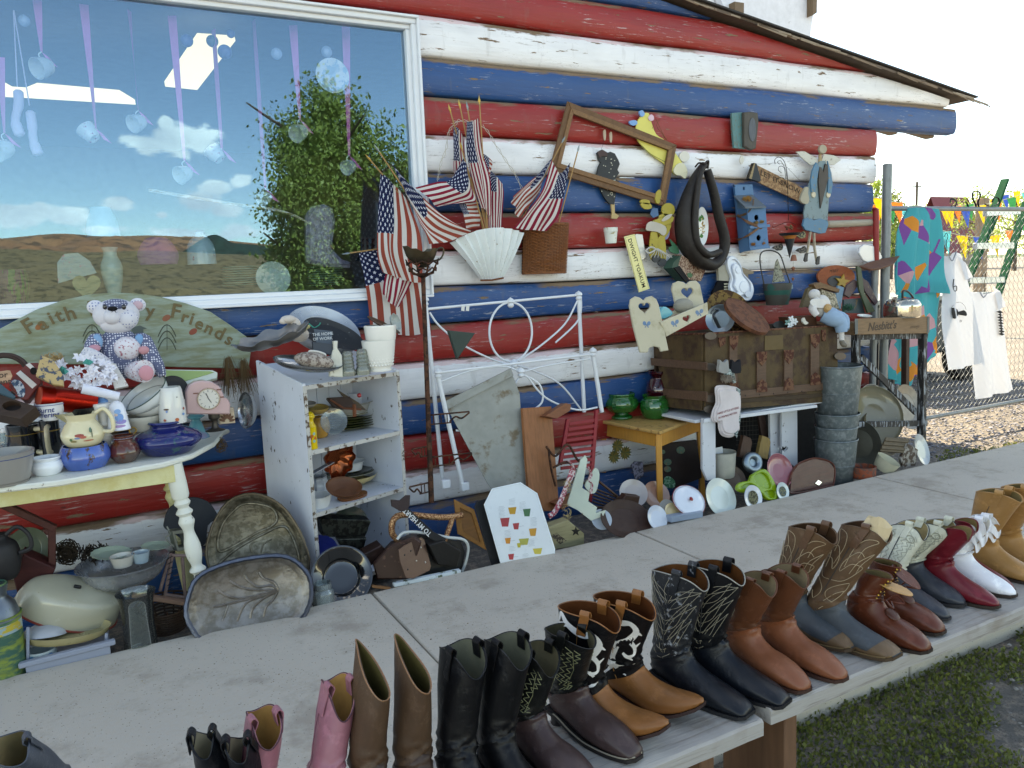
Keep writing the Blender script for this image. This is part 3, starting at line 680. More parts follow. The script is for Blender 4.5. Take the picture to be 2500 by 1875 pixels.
def zig(emb,c='#77795a'):
    L = []
    for s_ in (1,-1):
        p = []
        for i in range(17): p.append((s_*(.25+(.18 if i % 2 else 0)+.1*math.sin(i*.5)),.1+.8*i/16))
        L.append(p);L.append([(s_*(q[0]+.28-.15*(q[1])),q[1]) for q in p]);L.append([(s_*.5,.15),(s_*.62,.5),(s_*.45,.9)])
    mb = [[(a,b) for a,b in l] for l in L];emb([x for l in mb for x in [[l[i],((l[i][0]+l[i+1][0])/2,(l[i][1]+l[i+1][1])/2),l[i+1]] for i in range(len(l)-1)]],.001,M(c,.7,bump=0),'stitching')
def scroll(emb):
    wm = leather('#dcdcda',var=.04,rough=.4);w_ = .014
    L = [[(-.62,.12,.004),(-.55,.03,.010),(-.3,.13,w_),(.1,.2,.018),(.42,.17,w_),(.62,.27,.017),(.45,.42,.018),(.15,.5,w_),(.05,.6,.010)],
         [(-.3,.13,.012),(-.7,.2,.012),(-.62,.32,.010),(-.35,.27,.006)],[(.15,.5,w_),(-.25,.47,w_),(-.6,.42,.010),(-.72,.36,.003)],[(-.25,.47,w_),(-.55,.6,.010),(-.75,.66,.003)],
         [(.45,.42,w_),(.72,.5,.012),(.78,.62,.010),(.55,.66,.012),(.35,.6,.007)],[(.72,.5,.012),(.9,.42,.003)],[(.15,.5,w_),(.0,.66,.018),(.05,.8,.016),(.25,.88,.012)],
         [(.05,.8,.014),(-.3,.74,.012),(-.45,.82,.004)],[(.05,.8,.016),(-.35,.92,.004)],[(.05,.8,.016),(.6,.86,.010),(.8,.82,.003)],[(.05,.8,.016),(.35,.98,.003)],[(.55,.66,.012),(.75,.74,.004)],[(.62,.27,.014),(.85,.3,.003)]]
    emb(L,0,wm,'scroll_inlay',flat=True)
def seam(emb,c='#3c3c3c',rad=.0012): emb([[(0,.02),(0,.5),(0,1)]],rad,M(c,.7,bump=0),'side_seam')
def both(*fs):
    def f(emb):
        for g in fs: g(emb)
    return f
use('full')
gA = 'black and tan boots paired on the nearer bench';gB = 'boots paired on the farther bench'
# farther bench, right to left in the photograph
for k,(toe,top) in enumerate((((2262,1262),(2163,1062)),((2310,1240),(2208,1056)))):
    boot('cowboy_boot',('honey tan tall boot farthest along the bench, cut by the photo edge','honey tan tall boot standing just behind the white fringed pair')[1-k],toe,top,leather('#a27848',var=.1),leather('#a27848',var=.1),L=.29,H=.36,dip=.06,group=gB,z0=BZ+.012,deco=seam)
WB_ = leather('#dfe2e8',var=.05,rough=.35)
for k,(toe,top) in enumerate((((2238,1255),(2150,1120)),((2196,1288),(2118,1120)))):
    r,B,m = boot('fringed_boot',('white short boot with fringe at its rim, nearer the tan boots','white fringed boot half hidden behind the dark red pair')[k],toe,top,WB_,WB_,L=.265,H=.26,dip=.16,bk=.6,W_=.9,group=gB,z0=BZ+.012,lining='#d6d2c8',sw=.98)
    fr = MB()
    for tier,(b0_,ln) in enumerate(((.10,.034),(.26,.034))):
        for j in range(70):
            a = 2*PI*j/70;t0 = B.ttop(a,.16,.6);p = B.S(t0+.03+b0_*.5,a,.003);q = p+np.array((.001*math.cos(a),.002*math.sin(a),-ln));q2 = B.S(t0+.03+b0_*.5,a,.006)
            fr.add(*beam(p,q,.0032,.0012,0,up=(math.cos(a),math.sin(a),0)),m)
    O('fringe',fr,WB_,r,sharp=0)
RED = leather('#681521',rough=.34,var=.12)
for k,(toe,top) in enumerate((((2192,1278),(2128,1150)),((2160,1312),(2080,1140)))):
    boot('cowboy_boot',('dark red leather boot, the one nearer the white fringed boots','dark red leather boot, the one nearer the grey shafted boots')[k],toe,top,RED,RED,L=.275,H=.27,dip=.16,bk=.8,W_=.95,sw=.9,crush=.42,group=gB,z0=BZ+.012,straps=False)
BONE = leather('#b9baa9',var=.06,rough=.5);GRF = leather('#2f333a',rough=.42)
def bonedeco(emb):
    zig(emb,'#8e9084');seam(emb,'#23242a',.0018)
    for a in (-.42,.42): emb([[(a+.2*math.cos(x),.2+.06*math.sin(x)) for x in np.linspace(0,2*PI,9)]],.002,M('#8f907f',.5),'eyelet')
for k,(toe,top) in enumerate((((2086,1308),(2032,1128)),((2052,1338),(1976,1128)))):
    boot('cowboy_boot',('bone white shafted boot with slate foot, behind the dark red boots','bone white shafted boot with round eyelets and slate foot beside the lace ups')[k],toe,top,BONE,GRF,sole='#202024',L=.265,H=.27,dip=.14,bk=.8,sw=1.35,crush=.45,group=gB,z0=BZ+.012,base=.5,deco=bonedeco,trim=M('#23242a',.5),tongue=.02,strapc=BONE)
# lace-up ankle boots
LAC = leather('#5a2a18',rough=.36,var=.15);TONG = leather('#b98b55',rough=.5)
for k,(toe,top) in enumerate((((2040,1368),(1986,1235)),((2010,1408),(1935,1250)))):
    r,B,m = boot('lace_up_boot',('reddish brown lace up ankle boot next to the slate boots','reddish brown lace up ankle boot with its tan tongue flopped out')[k],toe,top,LAC,LAC,L=.265,H=.205,dip=.02,toes='o',sw=.85,group=gB,z0=BZ+.012,straps=False,base=.40,sole='#251a16',leanlim=.45)
    for i in range(6):
        for sg in (1,-1):
            p = B.S(.06+i*.07,sg*.42,.0025);O('eyelet',MB().add(*lathe([(0,-.001),(.003,0),(.003,.001),(0,.0015)],10),m@frame(p,(1,sg*.4,.5))),metal('#b08a3e',.3),r)
    lc = [B.S(.10+i*.05,(.4 if i % 2 else -.4),.004) for i in range(8)];O('lace',MB().add(*tube(lc,.0018,5),m),M('#2c1b12',.7),r)
    for sg,dz in ((1,0),(-1,.012)): p = B.S(.52,0,.006);O('kiltie',MB().add(*tube(spline([p,p+(.02,sg*.03,.018),p+(.045,sg*.03,.0),p+(.02,0,.006)],4),.003,5),m),LAC,r)
    p = B.S(.66,0,.002);O('toe_flap',MB().add(*lathe(smoothprof([(0,.006),(.02,.005),(.026,.0),(.02,-.002),(0,-.002)],2),20,1,.85),m@frame(p,(.5,0,.9))),leather('#4a2517'),r)
    p = B.S(.22,0,.008);V_,F_ = fill([tuple(q) for q in spline([(-.03,0),(-.02,.02),(.03,.028),(.068,.012),(.075,-.012),(.03,-.028),(-.02,-.02)],4,True)],(),.003,.001)
    O('tongue',MB().add(V_,F_,m@frame(p+(0,0,.01),(-.1+(.25 if k else .9),0,.95),(1,.1,0) if k else (1,.5,-.6))),TONG if k else LAC,r)
# brown shafts, slate vamps
BSH = leather('#5e4632',rough=.5,var=.15);
for k,(toe,top) in enumerate((((1940,1428),(1880,1135)),((1850,1408),(1762,1140)))):
    r,B,m = boot('cowboy_boot',('tall brown boot with swirling stitches and crumpled paper stuffed in its mouth','tall brown boot with swirling stitches and slate grey foot, without visible paper wad')[k],toe,top,BSH,leather('#3d444a',rough=.5),sole='#453526',L=.31,H=.385,dip=.07,bk=.5,toes='s',lift=.012,group=gB,z0=BZ+.012,deco=both(swirl,seam),welt='#6b5638',strapc=leather('#5d4230'),base=.52,lining='#4a3220')
    # brown overlay guards round heel and toe
    ts = np.linspace(.5,.66,8);gd = MB()
    for (t0_,t1_,al) in ((.52,.70,1.25),(.9,.995,3.15)):
        nn = 22;rows = 9;V_ = []
        for i in range(rows):
            for j in range(nn):
                a = PI+(j/(nn-1)*2-1)*(al if t0_ > .8 else 1.3);V_.append(B.S(t0_+(t1_-t0_)*i/(rows-1),a,.003))
        gd.add(V_,ringfaces(rows,nn,closed=False),m)
    # side rands
    V_ = []
    for i in range(16):
        t_q = .56+(.99-.56)*i/15
        for a in (PI*.5+.05,PI*.62,PI*.78): V_.append(B.S(t_q,a,.0032))
    gd.add(V_,ringfaces(16,3,closed=False),m);gd.add([p for p in [B.S(.56+(.99-.56)*i/15,-a,.0032) for i in range(16) for a in (PI*.5+.05,PI*.62,PI*.78)]],[f[::-1] for f in ringfaces(16,3,closed=False)],m)
    O('leather_guard',gd,leather('#66503a',rough=.5),r)
    if k == 0:
        g = np.random.RandomState(5);q = B.S(.04,0,-.03);V_,F_ = lathe([(0,0),(.03,.0),(.034,.05),(.02,.075),(0,.07)],9);V_ = np.array(V_)+g.normal(0,.006,(len(V_),3));O('crumpled_paper',MB().add(V_,F_,m@frame(B.S(.05,0,-.05)+(0,0,-.02))),M('#c9b592',.8,bump=.4),r,sharp=10)
# tan ropers
for k,(toe,top) in enumerate((((1828,1470),(1700,1228)),((1748,1493),(1634,1245)))):
    boot('cowboy_boot',('russet boot of the plain pair, nearer the brown stitched boots','russet boot of the plain pair, nearer the black stitched boots')[k],toe,top,leather('#5b3420',rough=.46),leather('#7f4a31',rough=.42,var=.15),sole='#3a221b',L=.295,H=.31,dip=.13,bk=.8,toes='o',group=gB,z0=BZ+.012,base=.47,crush=.42,lining='#8c7c62',straph=.008)
# black flame stitched
for k,(toe,top) in enumerate((((1702,1522),(1550,1222)),((1622,1545),(1472,1232)))):
    mt = leather('#1a1d22',rough=.42,c2='#8d9299',thr=.62,s2=60,soft=.06) if k else leather('#0d0f13',rough=.45,spec=.3)
    boot('cowboy_boot',('black square toed boot with flame stitching, its shaft unscuffed','black square toed boot with flame stitching and badly scuffed grey shaft front')[k],toe,top,mt,leather('#10151c',rough=.36,var=.2,spec=.4),sole='#17181c',L=.31,H=.365,dip=.08,bk=.5,toes='s',group=gA,turn=16,sw=1.4,deco=both(flame,seam),trim=M('#8d8a82',.6),lining='#5a3417',z0=BZ if k else BZ+.003)
# tan foot with white scrolls
for k,(toe,top) in enumerate((((1522,1562),(1352,1296)),((1446,1612),(1276,1318)))):
    boot('cowboy_boot',('tan boot with white scrolls on black shaft and brown paper inside','tan boot with white scrolls on black shaft, next to the dark brown boots')[k],toe,top,leather('#0b0b0e',rough=.45,spec=.3),TAN,sole='#33201f',L=.31,H=.34,dip=.10,bk=.2,lift=.055,group=gA,deco=both(scroll,lambda e: seam(e,'#9a6a35')),trim=TAN,strapc=TAN,lining='#5e3318',base=.565,tongue=.04,sw=1.45,turn=23)
p = G(1405,1345,BZ+.27);g = np.random.RandomState(9)
# dark brown / black
for k,(toe,top) in enumerate((((1382,1640),(1232,1365)),((1290,1715),(1160,1400)))):
    boot('cowboy_boot',('plum brown round toed boot with black stitched shaft on the bench end','plum brown boot with black shaft cut low, nearer the plain black boots')[k],toe,top,leather('#0d0f0f',rough=.4,spec=.35),leather('#40302f',rough=.38,var=.1),sole='#201c1c',L=.30,H=(.31,.285)[k],dip=(.06,.16)[k],bk=.7,toes='o',group=gA,deco=zig,welt='#8a8272',base=.5,turn=13,lining='#57523f')
# plain black
for k,(toe,top) in enumerate((((1205,1790),(1098,1382)),((1115,1830),(1000,1398)))):
    boot('cowboy_boot',('plain black boot with pale lining, right of its pair','plain black boot with pale lining, next to the tall brown boots')[k],toe,top,BLK,BLK,sole='#101012',L=.295,H=.345,dip=.10,bk=.6,toes='o',group=gA,lining='#5f6050')
# tall brown without straps
for k,(toe,top) in enumerate((((1010,1850),(893,1400)),((905,1880),(805,1412)))):
    boot('riding_boot',('tall brown pull on boot with small square patch on its side','tall brown pull on boot standing beside the pink boot')[k],toe,top,leather('#4d3828',rough=.55,var=.25),leather('#3c2a21',rough=.5),L=.295,H=.385,dip=.0,bk=1.4,crush=.86,sw=1.4,toes='o',group=gA,straps=False,slope=.15,trim=leather('#80593a'),lining='#5c5330')
PNK = leather('#96616c',rough=.42,var=.08)
for k,(toe,top) in enumerate((((800,1900),(735,1460)),((640,1930),(572,1535)))):
    boot('cowboy_boot',('dusty pink boot leaning against the tall brown boot','dusty pink boot standing apart beside the small black boots')[k],toe,top,PNK,PNK,L=.28,H=(.315,.285)[k],dip=.10,bk=.9,leanlim=.45,group=gA,lining='#a57c46',trim=M('#4a2c33',.6),sw=1.2,crush=.5,W_=.9,slope=.08,deco=lambda e: seam(e,'#6b3d49'))
for k,(toe,top) in enumerate((((560,1940),(512,1600)),((478,1960),(437,1585)))):
    boot('cowboy_boot',('small black boot with pale grey lining beside the pink boot','small black boot at the open end of the row with pale lining')[k],toe,top,BLK2,BLK2,L=.26,H=.27,dip=.12,bk=.9,group=gA,lining='#9b927a',sw=.85,W_=.9,turn=-12)
boot('cowboy_boot','slate grey boot lying slumped at the nearest corner of the bench',(150,1905),(15,1640),leather('#3c424b',rough=.4),leather('#3c424b',rough=.4),L=.29,H=.26,dip=.08,group=gA,sw=1.2,leanlim=.5)
# ================================================================ hung on the wall
use('z6')
def flagmat():
    m,T_,b = newmat('stars_and_stripes');uv = T_.n('UVMap');sp = T_.n('SeparateXYZ',{0: uv});u_,v_ = (sp,0),(sp,1)
    st = T_.math('LESS_THAN',T_.math('FRACT',T_.math('MULTIPLY',v_,6.5)),.5)      # 13 stripes
    red = T_.mix(T_.ramp((T_.n('ObjectInfo'),'Random'),.45,.5),lin('#8e2138'),lin('#a04a3c'));c = T_.mix(st,lin('#d9d5cf'),red)
    can = T_.math('MULTIPLY',T_.math('LESS_THAN',u_,.46),T_.math('LESS_THAN',v_,.5385))
    a = T_.math('MULTIPLY',u_,5.5/.46);r_ = T_.math('MULTIPLY',v_,9/.5385);row = T_.math('FLOOR',r_)
    a2 = T_.math('ADD',a,T_.math('MULTIPLY',T_.math('MODULO',row,2.0),.5));fx = T_.math('SUBTRACT',T_.math('FRACT',a2),.5);fy = T_.math('SUBTRACT',T_.math('FRACT',r_),.5)
    fx2 = T_.math('MULTIPLY',fx,1.25);fy2 = T_.math('MULTIPLY',fy,.8)
    rad = T_.math('SQRT',T_.math('ADD',T_.math('MULTIPLY',fx2,fx2),T_.math('MULTIPLY',fy2,fy2)));an = T_.math('ARCTAN2',fx2,fy2)
    sr = T_.math('MULTIPLY_ADD',T_.math('COSINE',T_.math('MULTIPLY',an,5.0)),.075,.235);star_ = T_.math('LESS_THAN',rad,sr)
    c = T_.mix(can,c,T_.mix(star_,lin('#1d2547'),lin('#cfd3de')));T_.set(b,'Base Color',c);T_.set(b,'Roughness',.85);T_.set(b,'Specular IOR Level',.2)
    T_.set(b,'Normal',T_.n('Bump',{'Strength': .3,'Distance': .001,'Height': T_.noise(T_.coord(),500,2)}))
    tl = T_.n('BsdfTranslucent',{'Color': c});t = m.node_tree;mx = T_.n('MixShader',{0: .25,1: b,2: tl});t.links.new(mx.outputs[0],t.nodes['Material Output'].inputs[0]);return m
FLAGM = flagmat();STK = wood('#a07c4e',st=(1,1,1));
def flag(label,stick,ctrl,Y,tip='gold',amp=.012,seed=1,wf=3.,group='small flags stuck behind the white fan holder'):
    """stick: foot pixel, top pixel; ctrl: rows over v (0 = star side) of columns over u, pixels (+ optional depth shift)"""
    A = W(*stick[0],Y);B_ = W(*stick[1],Y-.03);t = T('stick_flag',label,'flag',A,group)
    d = (B_-A)/np.linalg.norm(B_-A);O('stick',tube([A,B_],.004,7),STK,t)
    O('spear_tip',MB().add(*lathe([(0,0),(.005,.002),(.0045,.01),(.008,.022),(.004,.04),(0,.055)],10,1,.6),frame(B_-d*.005,d)),metal('#a98b4e',.35) if tip == 'gold' else metal('#7f8a8c',.4),t)
    nr,nc = len(ctrl),len(ctrl[0]);P = np.array([[list(W(q[0],q[1],Y-.012-(q[2] if len(q) > 2 else 0))) for q in row] for row in ctrl])
    def interp(u_,v_):
        def cr(p,s):
            n = len(p)-1;i = min(int(s*n),n-1);f = s*n-i;a = p[max(i-1,0)];b = p[i];c = p[i+1];e = p[min(i+2,n)]
            return .5*((2*b)+(-a+c)*f+(2*a-5*b+4*c-e)*f*f+(-a+3*b-3*c+e)*f**3)
        return cr(np.array([cr(P[r_],u_) for r_ in range(nr)]),v_)
    V_ = [];uv = []
    for j in range(26):
        for i in range(30):
            u_,v_ = i/29,j/25;p = interp(u_,v_);k = u_**.6
            p = p+np.array((.4,-1,.1))*amp*(math.sin(v_*wf*2*PI+seed+u_*1.5)*k+.5*noise.noise((u_*3,v_*5,seed))*1.5)
            V_.append(p);uv.append((u_,v_))
    O('cloth',MB().add(V_,ringfaces(26,30,closed=False)),FLAGM,t,uv=uv,sharp=0);return t
gW = 'small flags hung by the window corner';gC = 'small flags standing in the fluted fan holder';gR = 'small flags standing in the wicker basket'
flag('flag with blue field hanging lowest, half behind the others at the window corner',((420,1040),(10,1100)),[[(70,1098),(118,1345),(150,1640)],[(170,1082),(270,1310),(310,1650)],[(330,1060),(400,1290),(440,1655)],[(400,1050),(490,1270),(570,1630)]],-.10,'pewter',.008,1,2.2,gW)
flag('flag with big starry field hanging straight down beside the window frame',((420,790),(155,480)),[[(217,548),(198,860),(196,1100),(235,1225)],[(270,600,.03),(265,880,.03),(270,1090,.03),(320,1265)],[(330,660,0),(350,890),(350,1110,.01),(400,1290)],[(400,740),(480,950,.02),(500,1140,.02),(492,1300)]],-.16,'gold',.01,2,2.6,gW)
flag('flag folded to a dangling point with red and white stripes below the starry one',((430,840),(300,700)),[[(300,720),(310,1000),(250,1260),(232,1380)],[(360,800),(380,1050),(330,1300,.02),(300,1450)],[(430,850),(470,1040),(450,1230),(335,1466)]],-.135,'gold',.008,5,2.2,gW)
flag('flag swept rightwards from a pewter tipped stick, ending in a point over the fan',((440,760),(210,418)),[[(283,480),(445,660,.01),(610,815,.03),(800,948)],[(345,600),(470,760),(640,900,.02),(815,960)],[(408,735),(480,850),(560,945,.01),(690,1020)],[(420,760),(470,880),(520,970),(545,1040)]],-.20,'pewter',.009,4,1.6,gW)
flag('furled flag at left of the fan group under a tan stick tip',((910,940),(692,150)),[[(712,240),(708,420),(708,560),(735,640)],[(745,260,.02),(745,430,.02),(760,560),(790,700)],[(785,330),(800,500),(830,680),(850,760)]],-.13,'gold',.008,7,1.4,gC)
flag('flag blown out to the left from the fan with long maroon stripes',((920,940),(768,400)),[[(790,440),(695,600),(600,620,.01),(462,655)],[(800,520,.03),(750,640,.03),(640,690,.02),(520,715)],[(815,600,.02),(820,700,.03),(730,740,.02),(600,782)],[(820,640),(862,742),(800,760),(640,775)]],-.19,'gold',.01,9,1.6,gC)
flag('tall furled flag in the middle of the fan group under the tallest stick',((940,935),(887,92)),[[(800,215),(800,400),(850,640),(905,790)],[(835,210,.03),(850,400,.03),(900,640,.03),(930,820)],[(882,190),(905,410),(955,600,.01),(958,850)]],-.20,'gold',.008,3,1.5,gC)
flag('flag with short stripe tail peeping out right of the tall furled one',((930,935),(757,120)),[[(900,420),(955,460),(970,490)],[(900,540,.01),(950,560),(965,560)],[(890,640),(940,650),(955,645)]],-.17,'gold',.005,6,1,gC)
flag('flag hanging straight with rust stripes at the right of the fan',((935,940),(808,135)),[[(950,530),(942,690),(948,930)],[(1000,580,.02),(995,700,.02),(990,935)],[(1045,640),(1052,705),(1040,932)]],-.14,'pewter',.006,8,1.4,gC)
flag('crumpled flag with only its stripes showing, tucked low in the fan',((915,940),(840,640)),[[(740,755),(790,760),(870,748)],[(775,830,.02),(820,830,.02),(885,830)],[(800,945),(850,930),(895,925)]],-.15,'gold',.008,11,2,gC)
flag('flag curling leftwards from the wicker basket',((1180,860),(1443,355)),[[(1380,455),(1290,560),(1220,620,.02),(1105,720)],[(1330,560,.01),(1260,640,.02),(1190,700,.03),(1120,790)],[(1290,690),(1250,750),(1200,800,.02),(1150,865)]],-.17,'pewter',.01,12,2,gR)
flag('flag hanging in front of the wicker basket with rust stripes',((1424,890),(1548,418)),[[(1500,488),(1462,660),(1420,840),(1340,950)],[(1430,560,.02),(1385,680,.02),(1290,830,.02),(1230,945)],[(1375,470,.02),(1300,690,.02),(1200,830),(1115,932)]],-.21,'pewter',.01,14,2,gR)
# twisted wire
tw = T('twisted_wire','pale twisted wire looping down from the flag sticks','wire',W(1100,560,-.1))
for path in ([(900,235),(945,285),(1000,380),(1060,470),(1120,560),(1165,650),(1195,740),(1215,800)],[(745,215),(700,250),(675,300),(660,400),(630,480),(612,560),(605,610)],[(700,225),(740,205),(800,210),(880,220)]):
    P = spline([W(x,y,-.12) for x,y in path],8)
    for ph in (0,PI): O('strand',tube([p+np.array((math.cos(i*.55+ph),-.5,math.sin(i*.55+ph)))*.006 for i,p in enumerate(P)],.0016,5),M('#b9b2a4',.5),tw)
# fluted fan
fan = T('fan_wall_pocket','white enamelled metal fan shaped holder with rusty pleats','wall vase',W(970,1280,-.1))
top = [(690,1030),(735,1000),(790,972),(850,950),(912,938),(975,932),(1040,936),(1105,946),(1150,958),(1187,972)]
bot = [(897,1280+i*0) for i in range(1)]
V_ = [];npl = 19
tp = spline([W(x,y,-.16) for x,y in top],4);
for side in (0,1):
    for i in range(npl):
        f = i/(npl-1);a = tp[int(round(f*(len(tp)-1)))];z_ = (.024 if i % 2 else -.008);bow = math.sin(PI*f)*.05
        b_ = W(897+148*f,1284-14*f,-.10);
        for j in range(5):
            s = j/4;p = a+(b_-a)*s;p = p+np.array((0,-(z_*(1-s*.6)+bow*(1-s*.7)+.02*math.sin(PI*s)),0));V_.append(p+np.array((0,.002*side,0)))
mb = MB().add(V_[:npl*5],ringfaces(npl,5,closed=False)).add(V_[npl*5:],[f[::-1] for f in ringfaces(npl,5,closed=False)])
O('pleated_front',mb,paint('#dfe5e4','#8a6a3c',thr=.68,s2=40),fan,sharp=12)
O('back_plate',MB().add([W(690,1030,-.085),W(1187,972,-.085),W(1045,1270,-.085),W(897,1284,-.085)],[(0,3,2,1)]),paint('#cfd6d6','#8a6a3c'),fan,sharp=0)
O('rusty_foot',tube([W(893,1284,-.125),W(970,1283,-.14),W(1047,1268,-.125)],.006,6),M('#6e3f22',.9,bump=.5),fan)
# wicker basket
bk = T('wicker_basket','brown wicker wall basket woven with a flat back','basket',W(1340,1245,-.12));WK = wood('#7d4a26',st=(1,1,1),vs=60,var=.5,rough=.6)
Wt0,Wt1,Wb0,Wb1 = W(1207,915,-.12),W(1493,900,-.12),W(1199,1238,-.12),W(1476,1230,-.12)
def bkp(a,s,r_=0):   # a angle 0..pi front, s 0 top ..1 bottom
    l = Wt0+(Wb0-Wt0)*s;r2 = Wt1+(Wb1-Wt1)*s;c = (l+r2)/2;h = (r2-l)/2;return c+h*math.cos(a)*(1+r_)+np.array((0,-1,0))*(.10+.0*s)*math.sin(a)*(1+r_)+np.array((0,.04,0))
wv = MB();rows = 34
for i in range(rows):
    P = [bkp(2*PI*j/60 if False else PI*j/44,i/(rows-1),.055*math.sin(j*PI/2+PI*i)) for j in range(45)];wv.add(*tube(P,.0042,5))
O('weave',wv,WK,bk,kind='stuff',sharp=0)
for j in range(0,23): P = [bkp(PI*j/22,s/8,-.005) for s in range(9)];O('stake',tube(P,.003,5),WK,bk)
O('rim',tube([bkp(PI*j/30,0) for j in range(31)],.0075,7),WK,bk);O('foot_rim',tube([bkp(PI*j/30,1) for j in range(31)],.007,7),WK,bk)
O('back',MB().add([q+np.array((0,.055,0)) for q in (Wt0,Wt1,Wb1,Wb0)],[(0,1,2,3),(3,2,1,0)]),M('#2f1c10',.9),bk,sharp=0)

use('z7')
# picture frame
fr = T('picture_frame','empty brown wooden picture frame hung crooked over the logs','frame',W(400,430,-.09));pf = wallpl(400,430,-.075)
FW = wood('#6b4c31',st=(7,7,7),vs=5,bump=.6,bs=30)
o4 = [(92,78),(828,372),(750,790),(-33,552)];i4 = [(125,165),(768,408),(712,712),(42,500)]
for k in range(4):
    a,b_ = k,(k+1) % 4;cut('frame_rail',pf,[o4[a],o4[b_],i4[b_],i4[a]],.016,FW,fr,b=.004)
    m4 = [((o4[q][0]*.45+i4[q][0]*.55),(o4[q][1]*.45+i4[q][1]*.55)) for q in (a,b_)]
    cut('inner_lip',pf,[m4[0],m4[1],i4[b_],i4[a]],.008,wood('#7d5b3b',st=(7,7,7)),fr,b=.002,h=.0165)
# yellow wooden figure behind frame
yf = T('moon_maiden_cutout','pale yellow wooden figure with a crescent dress behind the crooked frame','wall ornament',W(640,350,-.055));YL = paint('#d9cf6d','#a18c46',thr=.7)
pl = wallpl(640,350,-.06)
cut('dress',pl,[(555,235),(600,165),(640,160),(655,210),(690,300),(760,350),(850,470),(870,520),(830,580),(760,510),(660,440),(590,370),(560,320)],.012,YL,yf,sm=3)
for q in ([(568,150),(590,140),(606,165),(590,185),(575,175)],[(505,212),(545,208),(556,230),(530,245),(505,232)]): cut('sleeve',pl,q,.012,paint('#6f9fd0','#c9c9a0'),yf,h=.012,sm=3)
cut('flower_trim',pl,[(632,190),(650,168),(668,180),(668,205),(645,212)],.008,M('#d7b9c4',.6),yf,h=.012,sm=3)
cut('face_disc',pl,ell(880,450,34,36),.012,paint('#d8d5c8','#9a958a',thr=.72),yf,h=.002)
cut('cream_wing',pl,[(800,545),(830,500),(870,500),(895,550),(880,600),(850,580),(820,575)],.01,paint('#ddd7b8','#b7a77a'),yf,h=.012,sm=3)
for q in ([(670,260),(690,215),(720,200),(700,240),(740,300),(765,340)],[(690,190),(712,230),(745,300),(770,338)]): O('curly_wire',tube(spline([W(x,y,-.085) for x,y in q],5),.0014,5),metal('#7b5a3a',.6),yf)
O('stitching',tube(spline([W(x,y,-.0735) for x,y in ((600,375),(660,430),(720,465),(770,490))],4),.0015,4),M('#3d4a3a'),yf)
# rooster
rp = wallpl(370,560,-.05);RB = M('#2b2f31',.6,bump=.3)
ro = T('rooster_ornament','black hen shaped board with pale dots and a tan leg','wall ornament',rp.w(0,0))
cut('body',rp,[(290,425),(300,470),(315,490),(300,520),(288,580),(292,620),(320,690),(345,735),(375,770),(405,775),(418,700),(405,650),(440,620),(415,600),(440,560),(428,540),(444,500),(432,470),(410,430),(380,418),(350,430),(330,415),(320,405)],.014,RB,ro)
cut('comb',rp,[(288,420),(322,404),(358,425),(355,450),(318,448),(305,462)],.006,M('#4a3a38',.7),ro,h=.014)
cut('leg',rp,[(385,765),(410,768),(412,830),(440,850),(425,870),(388,868),(392,830)],.012,paint('#b59b6b','#7a6a4a'),ro)
g = random.Random(3)
for i in range(34):
    x = 320+g.random()*100;y = 450+g.random()*280
    if x > 415: continue
    cut('dot',rp,ell(x,y,3.2,3.2,8),.001,M('#c9c7b4',.7),ro,h=.0141,b=0)
O('hanger_wire',tube([W(325,405,-.06),W(350,330,-.06),W(380,370,-.06)],.001,4),metal('#555',.5),ro)
for (x,y) in ((348,305),(390,320)):
    cut('charm',wallpl(x,y,-.06),[(x-10,y-30),(x+4,y-38),(x+8,y),(x+3,y+35),(x-6,y+30),(x-10,y)],.006,M('#b7a48f',.6),None,label='tiny bone coloured charm dangling inside the empty frame, '+('left' if x < 360 else 'right')+' one of two',cat='charm',group='charms inside the frame',sm=2)
# little white pot
B_ = W(392,1035,-.12);pt = turned('flower_pot',B_,47*mpp(B_),HT(B_,392,928),[(.72,0),(.78,.02),(.95,.72),(.93,.73),(1,.74),(1,1)],paint('#d5dad0','#a69a6c',thr=.62,s2=30),'small weathered white clay pot hung on the logs','pot',shell=.004,k=1)
O('string',tube(spline([W(350,930,-.12),W(370,880,-.1),W(392,870,-.07),W(410,890,-.1),W(435,930,-.12)],5),.001,4),M('#7b5a4a',.8),pt)
# teal weathered board
tbp = wallpl(1280,290,-.06);tb_ = T('scrap_board','teal weathered board with a dark half round wood slab, high on the red log','wall ornament',tbp.w(0,0))
cut('teal_board',tbp,[(1196,158),(1262,152),(1288,160),(1290,400),(1212,392),(1200,270)],.018,paint('#4f7f80','#6b5a45',thr=.58,s2=30,st=(6,6,1)),tb_)
cut('bark_slab',tbp,[(1258,158),(1300,154),(1352,162),(1358,220),(1340,400),(1310,412),(1290,405),(1262,385)],.03,wood('#4a463f',st=(9,9,1),vs=6),tb_,h=.018,b=.006)
cut('slab_knot',tbp,ell(1312,275,24,80),.004,wood('#565c62',st=(12,12,1)),tb_,h=.048)
cut('teardrop_charm',wallpl(1270,460,-.07),[(1270,440),(1284,462),(1282,485),(1268,503),(1256,482),(1258,460)],.008,M('#cfccc0',.5),None,label='small white teardrop charm hanging below the teal scrap board',cat='charm',sm=3)
